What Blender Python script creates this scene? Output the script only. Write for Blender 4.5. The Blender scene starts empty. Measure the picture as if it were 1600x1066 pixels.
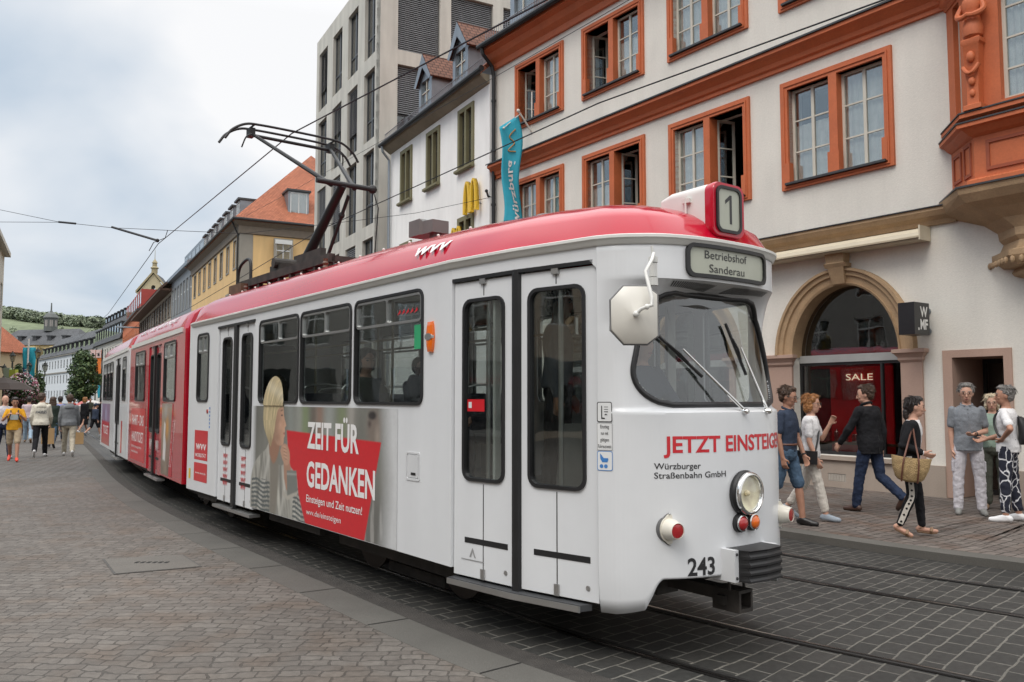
import bpy, bmesh, math, random
from math import sin, cos, pi, radians, sqrt, atan2, hypot
from mathutils import Vector, Matrix, noise
from mathutils.geometry import tessellate_polygon
random.seed(7)
S = bpy.context.scene
COL = S.collection
# ------------------------------------------------------------------ camera, sky, sun, exposure
CAMH = 1.70
PITCH = math.atan2(622 - 533, 1291.0)
cd = bpy.data.cameras.new('camera'); cam = bpy.data.objects.new('camera', cd); COL.objects.link(cam)
cd.sensor_width = 36.0; cd.lens = 1291.0 / 1600 * 36; cd.clip_start = .05; cd.clip_end = 6000
cam.location = (0, 0, CAMH); cam.rotation_euler = (pi / 2 + PITCH, 0, 0)
S.camera = cam
SUN_EL, SUN_AZ = radians(54), radians(215)      # azimuth clockwise from +Y: behind the camera, to its left
W = bpy.data.worlds.new('World'); S.world = W; W.use_nodes = True
nt = W.node_tree; nt.nodes.clear()
def wn(t, **k):
    n = nt.nodes.new(t)
    for a, b in k.items(): setattr(n, a, b)
    return n
out = wn('ShaderNodeOutputWorld'); bg = wn('ShaderNodeBackground'); bg.inputs['Strength'].default_value = .10
sky = wn('ShaderNodeTexSky', sky_type='NISHITA', sun_disc=False, sun_elevation=SUN_EL, sun_rotation=SUN_AZ)
sky.air_density = 1.2; sky.dust_density = 2.5
tc = wn('ShaderNodeTexCoord'); sep = wn('ShaderNodeSeparateXYZ')
nt.links.new(tc.outputs['Generated'], sep.inputs[0])
# project the view direction on a flat cloud deck
CX_, CY_ = 49.3, 21.7
den = wn('ShaderNodeMath', operation='ADD'); den.inputs[1].default_value = .38
nt.links.new(sep.outputs['Z'], den.inputs[0])
dx = wn('ShaderNodeMath', operation='DIVIDE'); dy = wn('ShaderNodeMath', operation='DIVIDE')
nt.links.new(sep.outputs['X'], dx.inputs[0]); nt.links.new(den.outputs[0], dx.inputs[1])
nt.links.new(sep.outputs['Y'], dy.inputs[0]); nt.links.new(den.outputs[0], dy.inputs[1])
cmb = wn('ShaderNodeCombineXYZ'); nt.links.new(dx.outputs[0], cmb.inputs[0]); nt.links.new(dy.outputs[0], cmb.inputs[1])
n1 = wn('ShaderNodeTexNoise'); n1.inputs['Scale'].default_value = 2.1; n1.inputs['Detail'].default_value = 5; n1.inputs['Roughness'].default_value = .45; n1.inputs['Distortion'].default_value = .35
cof = wn('ShaderNodeVectorMath', operation='ADD'); cof.inputs[1].default_value = (CX_, CY_, 0); nt.links.new(cmb.outputs[0], cof.inputs[0])
nt.links.new(cof.outputs[0], n1.inputs['Vector'])
r1 = wn('ShaderNodeValToRGB'); r1.color_ramp.elements[0].position = .47; r1.color_ramp.elements[1].position = .74
r1.color_ramp.elements[0].color = (3.6, 4.3, 5.1, 1); r1.color_ramp.elements[1].color = (6.85, 6.85, 6.9, 1)
r1.color_ramp.interpolation = 'LINEAR'
# the deck thins out towards the right of the street, where it is brightest
ga = wn('ShaderNodeMath', operation='MULTIPLY_ADD'); ga.inputs[1].default_value = .80; nt.links.new(n1.outputs['Fac'], ga.inputs[0])
gb = wn('ShaderNodeMath', operation='MULTIPLY_ADD'); gb.inputs[1].default_value = .62; gb.inputs[2].default_value = .37; nt.links.new(sep.outputs['X'], gb.inputs[0])
gc = wn('ShaderNodeMath', operation='MULTIPLY_ADD'); gc.inputs[1].default_value = .38; nt.links.new(sep.outputs['Z'], gc.inputs[0]); nt.links.new(gb.outputs[0], gc.inputs[2]); nt.links.new(gc.outputs[0], ga.inputs[2])
nt.links.new(ga.outputs[0], r1.inputs[0])
n2 = wn('ShaderNodeTexNoise'); n2.inputs['Scale'].default_value = .45; n2.inputs['Detail'].default_value = 3
nt.links.new(cmb.outputs[0], n2.inputs['Vector'])
r2 = wn('ShaderNodeMapRange'); r2.inputs[1].default_value = .35; r2.inputs[2].default_value = .65; r2.inputs[3].default_value = .93; r2.inputs[4].default_value = 1.0
nt.links.new(n2.outputs['Fac'], r2.inputs[0])
# overcast deck: brighter overhead than near the horizon
zr = wn('ShaderNodeMapRange'); zr.inputs[1].default_value = .42; zr.inputs[2].default_value = .85; zr.inputs[3].default_value = 1.0; zr.inputs[4].default_value = 2.4
nt.links.new(sep.outputs['Z'], zr.inputs[0])
mx = wn('ShaderNodeMix', data_type='RGBA')
nt.links.new(r2.outputs[0], mx.inputs[0]); nt.links.new(sky.outputs[0], mx.inputs[6]); nt.links.new(r1.outputs[0], mx.inputs[7])
ml = wn('ShaderNodeVectorMath', operation='SCALE')
nt.links.new(mx.outputs[2], ml.inputs[0]); nt.links.new(zr.outputs[0], ml.inputs['Scale'])
nt.links.new(ml.outputs[0], bg.inputs['Color']); nt.links.new(bg.outputs[0], out.inputs[0])
sd = bpy.data.lights.new('sun', 'SUN'); sd.energy = 1.0; sd.angle = radians(28); sd.color = (1, .94, .86)
so = bpy.data.objects.new('sun', sd); COL.objects.link(so)
so.rotation_euler = (pi / 2 - SUN_EL, 0, -SUN_AZ + pi)
S.view_settings.view_transform = 'Standard'; S.view_settings.look = 'None'; S.view_settings.gamma = 1
S.view_settings.exposure = .54
S.cycles.max_bounces = 8; S.cycles.transparent_max_bounces = 14; S.cycles.caustics_reflective = False; S.cycles.caustics_refractive = False

# ------------------------------------------------------------------ materials
MATS = {}
def mat(name, col, rough=.6, metal=0, var=.08, scale=4, bump=0, bscale=60, spec=.5, coat=0, fine=0, fscale=80, streak=0):
    if name in MATS: return MATS[name]
    m = bpy.data.materials.new(name); m.use_nodes = True; MATS[name] = m
    t = m.node_tree; b = t.nodes['Principled BSDF']; L = t.links.new
    b.inputs['Roughness'].default_value = rough; b.inputs['Metallic'].default_value = metal
    b.inputs['Specular IOR Level'].default_value = spec; b.inputs['Coat Weight'].default_value = coat; b.inputs['Coat Roughness'].default_value = .04
    tcn = t.nodes.new('ShaderNodeTexCoord'); n = t.nodes.new('ShaderNodeTexNoise')
    n.inputs['Scale'].default_value = scale; n.inputs['Detail'].default_value = 6
    L(tcn.outputs['Object'], n.inputs['Vector'])
    r = t.nodes.new('ShaderNodeValToRGB'); r.color_ramp.elements[0].position = .3; r.color_ramp.elements[1].position = .7
    r.color_ramp.elements[0].color = (*[c * (1 - var) for c in col[:3]], 1); r.color_ramp.elements[1].color = (*[min(1, c * (1 + var)) for c in col[:3]], 1)
    L(n.outputs['Fac'], r.inputs[0]); last = r.outputs[0]
    def mul(fac_out, lo):
        nonlocal last
        mr = t.nodes.new('ShaderNodeMapRange'); mr.inputs[1].default_value = .3; mr.inputs[2].default_value = .7; mr.inputs[3].default_value = 1 - lo; mr.inputs[4].default_value = 1 + lo * .4
        L(fac_out, mr.inputs[0]); s = t.nodes.new('ShaderNodeVectorMath'); s.operation = 'SCALE'
        L(last, s.inputs[0]); L(mr.outputs[0], s.inputs['Scale']); last = s.outputs[0]
    if fine:
        f = t.nodes.new('ShaderNodeTexNoise'); f.inputs['Scale'].default_value = fscale; f.inputs['Detail'].default_value = 3
        L(tcn.outputs['Object'], f.inputs['Vector']); mul(f.outputs['Fac'], fine)
    if streak:      # rain runs down walls
        mp = t.nodes.new('ShaderNodeMapping'); mp.inputs['Scale'].default_value = (2.2, 2.2, .30); L(tcn.outputs['Object'], mp.inputs[0])
        f = t.nodes.new('ShaderNodeTexNoise'); f.inputs['Scale'].default_value = 1.2; f.inputs['Detail'].default_value = 5
        L(mp.outputs[0], f.inputs['Vector']); mul(f.outputs['Fac'], streak)
    L(last, b.inputs['Base Color'])
    if rough > .08:
        rr_ = t.nodes.new('ShaderNodeMapRange'); rr_.inputs[3].default_value = rough * .85; rr_.inputs[4].default_value = min(1, rough * 1.15); L(n.outputs['Fac'], rr_.inputs[0]); L(rr_.outputs[0], b.inputs['Roughness'])
    if bump:
        bn = t.nodes.new('ShaderNodeTexNoise'); bn.inputs['Scale'].default_value = bscale; bn.inputs['Detail'].default_value = 4
        L(tcn.outputs['Object'], bn.inputs['Vector']); bp = t.nodes.new('ShaderNodeBump'); bp.inputs['Strength'].default_value = bump; bp.inputs['Distance'].default_value = .02
        L(bn.outputs['Fac'], bp.inputs['Height']); L(bp.outputs[0], b.inputs['Normal'])
    return m

def glass(name, tint=(.4, .43, .42), refl=1.0, base=.05):
    if name in MATS: return MATS[name]
    m = bpy.data.materials.new(name); m.use_nodes = True; MATS[name] = m
    t = m.node_tree; t.nodes.clear(); L = t.links.new
    o = t.nodes.new('ShaderNodeOutputMaterial'); mxs = t.nodes.new('ShaderNodeMixShader')
    tr = t.nodes.new('ShaderNodeBsdfTransparent'); tr.inputs[0].default_value = (*tint, 1)
    gl = t.nodes.new('ShaderNodeBsdfGlossy'); gl.inputs['Roughness'].default_value = .015; gl.inputs['Color'].default_value = (.93, .96, .97, 1)
    # slight waviness of real panes
    tcn = t.nodes.new('ShaderNodeTexCoord'); nz = t.nodes.new('ShaderNodeTexNoise'); nz.inputs['Scale'].default_value = 1.6; L(tcn.outputs['Object'], nz.inputs['Vector'])
    bp = t.nodes.new('ShaderNodeBump'); bp.inputs['Strength'].default_value = .05; bp.inputs['Distance'].default_value = .05; L(nz.outputs['Fac'], bp.inputs['Height'])
    L(bp.outputs[0], gl.inputs['Normal'])
    lw_ = t.nodes.new('ShaderNodeLayerWeight'); lw_.inputs[0].default_value = .5; fr = t.nodes.new('ShaderNodeMath'); fr.operation = 'POWER'; fr.inputs[1].default_value = 4.0; L(lw_.outputs['Facing'], fr.inputs[0])
    ma = t.nodes.new('ShaderNodeMath'); ma.operation = 'MULTIPLY_ADD'; ma.inputs[1].default_value = refl; ma.inputs[2].default_value = base; ma.use_clamp = True
    L(fr.outputs[0], ma.inputs[0]); L(ma.outputs[0], mxs.inputs[0]); L(tr.outputs[0], mxs.inputs[1]); L(gl.outputs[0], mxs.inputs[2]); L(mxs.outputs[0], o.inputs[0])
    return m

def paving(name, bw, bh, c1, c2, mortar, msize, rot=0, uv=False, wob=.03, bump=.6, dirt=.25, squash=1.0, rough=.75, tint=None):
    m = bpy.data.materials.new(name); m.use_nodes = True; t = m.node_tree; b = t.nodes['Principled BSDF']; L = t.links.new
    tcn = t.nodes.new('ShaderNodeTexCoord'); mp = t.nodes.new('ShaderNodeMapping'); mp.inputs['Rotation'].default_value = (0, 0, rot)
    L(tcn.outputs['UV' if uv else 'Object'], mp.inputs[0])
    nz = t.nodes.new('ShaderNodeTexNoise'); nz.inputs['Scale'].default_value = 5.5; nz.inputs['Detail'].default_value = 3; L(mp.outputs[0], nz.inputs['Vector'])
    nzb = t.nodes.new('ShaderNodeTexNoise'); nzb.inputs['Scale'].default_value = .45; nzb.inputs['Detail'].default_value = 2; L(mp.outputs[0], nzb.inputs['Vector'])
    def off(src, amp, prev):
        sb = t.nodes.new('ShaderNodeVectorMath'); sb.operation = 'SUBTRACT'; sb.inputs[1].default_value = (.5, .5, .5); L(src.outputs['Color'], sb.inputs[0])
        sc = t.nodes.new('ShaderNodeVectorMath'); sc.operation = 'SCALE'; sc.inputs['Scale'].default_value = amp; L(sb.outputs[0], sc.inputs[0])
        ad = t.nodes.new('ShaderNodeVectorMath'); L(prev, ad.inputs[0]); L(sc.outputs[0], ad.inputs[1]); return ad.outputs[0]
    v = off(nz, wob * 2, mp.outputs[0]); v = off(nzb, wob * 8, v)
    br = t.nodes.new('ShaderNodeTexBrick'); L(v, br.inputs['Vector'])
    br.inputs['Scale'].default_value = 1; br.inputs['Brick Width'].default_value = bw; br.inputs['Row Height'].default_value = bh
    br.inputs['Mortar Size'].default_value = msize; br.inputs['Mortar Smooth'].default_value = .35; br.inputs['Bias'].default_value = 0
    br.offset = .5; br.squash = squash; br.squash_frequency = 3
    br.inputs['Color1'].default_value = (*c1, 1); br.inputs['Color2'].default_value = (*c2, 1); br.inputs['Mortar'].default_value = (*mortar, 1)
    # stone to stone tint
    last = br.outputs['Color']
    if tint:
        vo = t.nodes.new('ShaderNodeTexNoise'); vo.inputs['Scale'].default_value = 2.3; vo.inputs['Detail'].default_value = 1; L(v, vo.inputs['Vector'])
        rp = t.nodes.new('ShaderNodeMapRange'); rp.inputs[1].default_value = .48; rp.inputs[2].default_value = .7; L(vo.outputs['Fac'], rp.inputs[0])
        mm = t.nodes.new('ShaderNodeMix'); mm.data_type = 'RGBA'; mm.blend_type = 'MULTIPLY'; mm.inputs[7].default_value = (*tint, 1); L(rp.outputs[0], mm.inputs[0]); L(last, mm.inputs[6]); last = mm.outputs[2]
    for sc_, am in ((.35, dirt), (22, dirt * .7), (140, dirt * .8)):
        dn = t.nodes.new('ShaderNodeTexNoise'); dn.inputs['Scale'].default_value = sc_; dn.inputs['Detail'].default_value = 4; L(mp.outputs[0], dn.inputs['Vector'])
        mr = t.nodes.new('ShaderNodeMapRange'); mr.inputs[1].default_value = .3; mr.inputs[2].default_value = .7; mr.inputs[3].default_value = 1 - am; mr.inputs[4].default_value = 1 + am * .6; L(dn.outputs['Fac'], mr.inputs[0])
        s = t.nodes.new('ShaderNodeVectorMath'); s.operation = 'SCALE'; L(last, s.inputs[0]); L(mr.outputs[0], s.inputs['Scale']); last = s.outputs[0]
    L(last, b.inputs['Base Color']); b.inputs['Roughness'].default_value = rough; b.inputs['Specular IOR Level'].default_value = .35
    inv = t.nodes.new('ShaderNodeMath'); inv.operation = 'SUBTRACT'; inv.inputs[0].default_value = 1; L(br.outputs['Fac'], inv.inputs[1])
    ad = t.nodes.new('ShaderNodeMath'); ad.operation = 'MULTIPLY_ADD'; ad.inputs[1].default_value = .35; L(nz.outputs['Fac'], ad.inputs[0]); L(inv.outputs[0], ad.inputs[2])
    bp = t.nodes.new('ShaderNodeBump'); bp.inputs['Strength'].default_value = bump; bp.inputs['Distance'].default_value = .012; L(ad.outputs[0], bp.inputs['Height']); L(bp.outputs[0], b.inputs['Normal'])
    return m

# ------------------------------------------------------------------ mesh helpers
def tag(o, label=None, cat=None, group=None, kind=None):
    if label: o['label'] = label
    if cat: o['category'] = cat
    if group: o['group'] = group
    if kind: o['kind'] = kind
    return o
def empty(name, loc=(0, 0, 0), rz=0, label=None, cat=None, group=None):
    o = bpy.data.objects.new(name, None); COL.objects.link(o); o.empty_display_size = .2
    o.location = loc; o.rotation_euler = (0, 0, rz)
    return tag(o, label, cat, group)
def link(name, me, parent=None):
    o = bpy.data.objects.new(name, me); COL.objects.link(o)
    if parent: o.parent = parent
    return o
def copy_tree(o, parent=None):
    c = o.copy(); COL.objects.link(c)
    if parent: c.parent = parent
    for ch in list(o.children): copy_tree(ch, c)
    return c
def rr(x0, y0, x1, y1, r, n=5):
    p = []
    for cx, cy, a in ((x1 - r, y1 - r, 0), (x0 + r, y1 - r, 90), (x0 + r, y0 + r, 180), (x1 - r, y0 + r, 270)):
        for i in range(n + 1):
            t = radians(a + 90 * i / n); p.append((cx + r * cos(t), cy + r * sin(t)))
    return p
def rect(x0, y0, x1, y1): return [(x0, y0), (x1, y0), (x1, y1), (x0, y1)]
class MB:
    def __init__(s): s.v = []; s.f = []; s.m = []; s.uv = {}
    def add(s, vs, fs, mi=0):
        b = len(s.v); s.v += [tuple(p) for p in vs]
        for f in fs: s.f.append([b + i for i in f]); s.m.append(mi)
        return s
    def box(s, x0, y0, z0, x1, y1, z1, mi=0, M=None):
        vs = [Vector((x, y, z)) for z in (z0, z1) for y in (y0, y1) for x in (x0, x1)]
        if M: vs = [M @ v for v in vs]
        return s.add(vs, [(0, 2, 3, 1), (4, 5, 7, 6), (0, 1, 5, 4), (2, 6, 7, 3), (0, 4, 6, 2), (1, 3, 7, 5)], mi)
    def bbox(s, x0, y0, z0, x1, y1, z1, r=.01, mi=0):
        # box with chamfered vertical (xy) outline, three-step top
        pl = rr(x0, y0, x1, y1, min(r, (x1 - x0) / 2.01, (y1 - y0) / 2.01), 3)
        cx, cy = (x0 + x1) / 2, (y0 + y1) / 2
        rings = []
        sx = 1 - 2 * r * .6 / max(1e-6, x1 - x0); sy = 1 - 2 * r * .6 / max(1e-6, y1 - y0)
        for z, k in ((z0, 1), (z0 + r, 0), (z1 - r, 0), (z1, 1)):
            rings.append([(cx + (x - cx) * (sx if k else 1), cy + (y - cy) * (sy if k else 1), z) for x, y in pl])
        return s.loft(rings, mi)
    def loft(s, rings, mi=0, caps=True, closed=True):
        n = len(rings[0]); b = len(s.v)
        for r in rings: s.v += [tuple(p) for p in r]
        for i in range(len(rings) - 1):
            for j in range(n if closed else n - 1):
                k = (j + 1) % n
                s.f.append([b + i * n + j, b + i * n + k, b + (i + 1) * n + k, b + (i + 1) * n + j]); s.m.append(mi)
        if caps and closed:
            s.f.append([b + j for j in range(n)][::-1]); s.m.append(mi)
            s.f.append([b + (len(rings) - 1) * n + j for j in range(n)]); s.m.append(mi)
        return s
    def tube(s, pts, r, seg=8, mi=0, closed=False, caps=True):
        pts = [Vector(p) for p in pts]; n = len(pts); rad = r if isinstance(r, (list, tuple)) else [r] * n
        rings = []; up = None
        for i, p in enumerate(pts):
            if closed: t = pts[(i + 1) % n] - pts[i - 1]
            else: t = pts[min(i + 1, n - 1)] - pts[max(i - 1, 0)]
            t.normalize()
            if up is None:
                up = Vector((0, 0, 1)) if abs(t.z) < .9 else Vector((1, 0, 0))
            a = t.cross(up)
            if a.length < 1e-5: a = t.cross(Vector((0, 1, 0)))
            a.normalize(); up = a.cross(t).normalized()
            rings.append([p + (a * cos(2 * pi * k / seg) + up * sin(2 * pi * k / seg)) * rad[i] for k in range(seg)])
        if closed: rings.append(rings[0])
        return s.loft(rings, mi, caps and not closed)
    def lathe(s, prof, seg=20, mi=0, M=None, caps=True):
        rings = [[Vector((r * cos(2 * pi * k / seg), r * sin(2 * pi * k / seg), z)) for k in range(seg)] for r, z in prof]
        if M: rings = [[M @ p for p in r] for r in rings]
        return s.loft(rings, mi, caps)
    def panel(s, outer, holes=(), fn=None, d0=0, d1=.02, mi=0, mi_side=None):
        """2D outline with holes, given thickness; fn(a, b, depth) -> 3D"""
        if mi_side is None: mi_side = mi
        loops = [list(outer)] + [list(h) for h in holes]
        tri = tessellate_polygon([[Vector((a, b, 0)) for a, b in l] for l in loops])
        flat = [p for l in loops for p in l]
        for d in (d0, d1):
            if d is None: continue
            s.add([fn(a, b, d) for a, b in flat], [tuple(t) for t in tri], mi)
        if d0 is not None and d1 is not None:
            for l in loops:
                n = len(l); s.add([fn(a, b, d0) for a, b in l] + [fn(a, b, d1) for a, b in l], [(i, (i + 1) % n, n + (i + 1) % n, n + i) for i in range(n)], mi_side)
        return s
    def grid(s, rows, mi=0, skip=None):
        nr, nc = len(rows), len(rows[0]); b = len(s.v)
        for r in rows: s.v += [tuple(p) for p in r]
        for i in range(nr - 1):
            for j in range(nc - 1):
                if skip and skip(i, j): continue
                s.f.append([b + i * nc + j, b + i * nc + j + 1, b + (i + 1) * nc + j + 1, b + (i + 1) * nc + j]); s.m.append(mi)
        return s
    def sphere(s, c, r, seg=12, rings=8, mi=0, R=None):
        rx, ry, rz = r if isinstance(r, (tuple, list)) else (r, r, r)
        rg = []
        for i in range(rings + 1):
            a = -pi / 2 + pi * i / rings; a = max(-pi / 2 + .02, min(pi / 2 - .02, a))
            ring = [Vector((rx * cos(a) * cos(2 * pi * k / seg), ry * cos(a) * sin(2 * pi * k / seg), rz * sin(a))) for k in range(seg)]
            if R: ring = [R @ p for p in ring]
            rg.append([p + Vector(c) for p in ring])
        return s.loft(rg, mi)
    def mesh(s, name, mats, smooth=None):
        me = bpy.data.meshes.new(name); me.from_pydata(s.v, [], s.f)
        if not isinstance(mats, (list, tuple)): mats = [mats]
        for m in mats: me.materials.append(m)
        if len(mats) > 1: me.polygons.foreach_set('material_index', s.m)
        bm = bmesh.new(); bm.from_mesh(me); bmesh.ops.recalc_face_normals(bm, faces=bm.faces)
        if smooth is not None:
            bmesh.ops.remove_doubles(bm, verts=bm.verts, dist=1e-5)
            for f in bm.faces: f.smooth = True
            for e in bm.edges:
                if len(e.link_faces) == 2 and e.calc_face_angle(0) > radians(smooth): e.smooth = False
        bm.to_mesh(me); bm.free()
        return me
    def build(s, name, mats, parent=None, smooth=None, loc=None):
        o = link(name, s.mesh(name, mats, smooth), parent)
        if loc: o.location = loc
        return o
def catmull(pts, per=8):
    P = [Vector(p) for p in pts]; P = [P[0] * 2 - P[1]] + P + [P[-1] * 2 - P[-2]]; o = []
    for i in range(1, len(P) - 2):
        for k in range(per):
            t = k / per; a, b, c, d = P[i - 1:i + 3]
            o.append(.5 * ((2 * b) + (c - a) * t + (2 * a - 5 * b + 4 * c - d) * t * t + (3 * b - a - 3 * c + d) * t ** 3))
    o.append(P[-2]); return o
_T = {}
def text_geo(txt, bold=0.0):
    """outline of a string at size 1 as (verts, faces, x0, x1, cap height); built-in font"""
    k = (txt, bold)
    if k in _T: return _T[k]
    c = bpy.data.curves.new('t', 'FONT'); c.body = txt; c.size = 1; c.offset = bold; c.resolution_u = 3; c.fill_mode = 'FRONT'
    o = bpy.data.objects.new('t', c); COL.objects.link(o)
    dg = bpy.context.evaluated_depsgraph_get(); me = bpy.data.meshes.new_from_object(o.evaluated_get(dg))
    vs = [(v.co.x, v.co.y) for v in me.vertices]; fs = [tuple(p.vertices) for p in me.polygons]
    bpy.data.objects.remove(o); bpy.data.curves.remove(c); bpy.data.meshes.remove(me)
    xs = [v[0] for v in vs]; _T[k] = (vs, fs, min(xs), max(xs)); return _T[k]
def put_text(mb, txt, x0, x1, base, cap, fn, bold=0.0, mi=0, shear=0, d=0):
    """fit a string between x0 and x1 with capital height cap above base; fn(a, b, depth)"""
    vs, fs, a, b = text_geo(txt, bold); k = (x1 - x0) / (b - a); h = cap / .729
    if x1 is None: k = h
    pts = [(x0 + (x - a) * k + y * h * shear, base + y * h) for x, y in vs]
    mb.add([fn(p[0], p[1], d) for p in pts], fs, mi); return mb
def poly2(mb, pts, fn, d=0, mi=0):
    tri = tessellate_polygon([[Vector((a, b, 0)) for a, b in pts]]); mb.add([fn(a, b, d) for a, b in pts], [tuple(t) for t in tri], mi); return mb
def ground_pt(px, py, z=0):
    """where the line of sight through a photo pixel meets a level plane (used to survey positions)"""
    a = (px - 800) / 1291; b = -(py - 533) / 1291
    r = Vector((a, cos(PITCH) - b * sin(PITCH), sin(PITCH) + b * cos(PITCH))); t = (z - CAMH) / r.z
    return Vector((0, 0, CAMH)) + r * t
# ------------------------------------------------------------------ the street: track curve, rails, kerbs, paving
C1 = catmull([(34, -24, 0), (16.5, -8.2, 0), (9, -1.35, 0), (5.2, 2.15, 0), (2.5, 4.72, 0), (1.24, 5.95, 0), (-.02, 7.5, 0), (-3.87, 12.76, 0), (-6.9, 17.5, 0), (-10.2, 23.3, 0), (-14.2, 30.3, 0), (-19, 38.6, 0), (-27, 52.2, 0), (-45, 81, 0), (-84, 140, 0)], 6)
def offs(d):
    o = []
    for i, p in enumerate(C1):
        t = (C1[min(i + 1, len(C1) - 1)] - C1[max(i - 1, 0)]).normalized(); nrm = Vector((t.y, -t.x, 0))   # towards the right hand pavement
        o.append(p + nrm * d)
    return o
def strip(name, a, b, za, zb, m, side=0.0):
    A, B = offs(a), offs(b); me = bpy.data.meshes.new(name); vs = []; uv = []; L = 0
    for i in range(len(A)):
        if i: L += (C1[i] - C1[i - 1]).length
        vs += [(A[i].x, A[i].y, za), (B[i].x, B[i].y, zb)]; uv += [(a, L), (b, L)]
    n = len(vs); fs = [(2 * i, 2 * i + 1, 2 * i + 3, 2 * i + 2) for i in range(len(A) - 1)]
    if side:
        vs += [(p[0], p[1], p[2] - side) for p in vs[:n]]; uv += uv
        fs += [(2 * i, 2 * i + 2, n + 2 * i + 2, n + 2 * i) for i in range(len(A) - 1)] + [(2 * i + 1, 2 * i + 3, n + 2 * i + 3, n + 2 * i + 1) for i in range(len(A) - 1)]
    me.from_pydata(vs, [], fs); ul = me.uv_layers.new(name='UVMap')
    for lp in me.loops: ul.data[lp.index].uv = uv[lp.vertex_index]
    me.materials.append(m); bm = bmesh.new(); bm.from_mesh(me); bmesh.ops.recalc_face_normals(bm, faces=bm.faces)
    s = sum(f.normal.z * f.calc_area() for f in bm.faces)
    if s < 0: bmesh.ops.reverse_faces(bm, faces=bm.faces)
    bm.to_mesh(me); bm.free()
    return tag(link(name, me), kind='structure')
m_ground = mat('ground_earth', (.10, .10, .095), .9, var=.2, scale=.4)
g = MB(); g.box(-1500, -300, -.9, 1500, 2200, -.30); tag(g.build('ground', m_ground), kind='structure')
m_bed = paving('track_stone', .27, .150, (.033, .033, .031), (.044, .043, .040), (.145, .139, .122), .0085, uv=True, wob=.016, bump=.5, dirt=.36, rough=.62)
m_sett = paving('sett_paving', .170, .104, (.120, .106, .093), (.160, .144, .127), (.078, .070, .061), .0075, rot=radians(3), wob=.055, bump=.65, dirt=.26, squash=.74, tint=(.97, .89, .83))
m_sett_far = paving('sett_paving_diagonal', .30, .16, (.120, .112, .102), (.150, .141, .130), (.045, .040, .035), .016, rot=radians(-62), wob=.02, bump=.7, dirt=.22, tint=(.93, .86, .82))
m_settR = paving('sett_paving_right', .20, .13, (.125, .104, .092), (.185, .160, .142), (.055, .048, .042), .009, rot=radians(-38), wob=.035, bump=1.0, dirt=.28, squash=.8, tint=(.92, .78, .70))
m_kerb = mat('kerb_stone', (.100, .095, .084), .8, var=.14, scale=1.3, bump=.25, bscale=120, fine=.25, fscale=170)
m_chan = mat('asphalt_channel', (.058, .052, .046), .85, var=.25, scale=6, bump=.7, bscale=150, fine=.4, fscale=200)
m_rail = mat('rail_steel', (.055, .053, .052), .38, metal=.7, var=.3, scale=3)
m_railtop = mat('rail_worn_steel', (.42, .41, .40), .25, metal=1, var=.1)
m_groove = mat('rail_groove', (.012, .011, .010), .8)
SP = 2.86
strip('track_bed', -1.03, SP + 1.42, 0, 0, m_bed, .3)
strip('drain_channel', -1.26, -1.03, .012, .004, m_chan, .3)
strip('left_kerb', -1.61, -1.26, .030, .022, m_kerb, .3)
strip('right_kerb', SP + 1.42, SP + 1.66, .085, .092, m_kerb, .3)
strip('right_pavement', SP + 1.66, SP + 24, .092, .10, m_settR, .3)
# joints between kerb stones
for c0, (a, b) in ((0, (-1.645, -1.255)), (SP, (1.415, 1.665))): pass
L = 0; mbj = MB()
A, B = offs(-1.605), offs(-1.262)
acc = 0; nxt = 1.0
for i in range(1, len(C1) - 12):
    seg = (C1[i] - C1[i - 1]).length
    while nxt < acc + seg:
        t = (nxt - acc) / seg; p = A[i - 1].lerp(A[i], t); q = B[i - 1].lerp(B[i], t); dd = (A[i] - A[i - 1]).normalized() * .006
        mbj.add([(p.x - dd.x, p.y - dd.y, .0335), (p.x + dd.x, p.y + dd.y, .0335), (q.x + dd.x, q.y + dd.y, .0262), (q.x - dd.x, q.y - dd.y, .0262)], [(0, 1, 2, 3)]); nxt += 1.25
    acc += seg
tag(mbj.build('kerb_joint', m_groove), kind='structure')
for c0 in (0, SP):
    for sgn in (-1, 1):
        c = c0 + sgn * .5
        strip('rail', c - .052, c + .052, .006, .006, m_rail)
        g0 = c - sgn * .012
        strip('rail_groove', g0 - .016 - sgn * .012, g0 + .016 - sgn * .012, .0095, .0095, m_groove)
        h0 = c + sgn * .024
        strip('rail_head', h0 - .009, h0 + .009, .010, .010, m_railtop)
# left pavement: everything on the camera's side of the kerb, in two bonds
LK = offs(-1.61)
far_i = min(range(len(LK)), key=lambda i: abs(LK[i].y - 17.2))
def sheet(name, pts, z, m):
    mb = MB(); tri = tessellate_polygon([[Vector((p[0], p[1], 0)) for p in pts]]); mb.add([(p[0], p[1], z) for p in pts], [tuple(t) for t in tri])
    o = mb.build(name, m)
    if sum(p.normal.z for p in o.data.polygons) < 0: o.data.flip_normals()
    return tag(o, kind='structure')
sheet('left_pavement', [(p.x, p.y) for p in LK[:far_i + 1]] + [(-40, 14.5), (-40, -60), (34, -60)], .028, m_sett)
sheet('left_pavement', [(p.x, p.y) for p in LK[far_i:]] + [(-170, 140), (-40, 14.5)], .028, m_sett_far)
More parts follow.
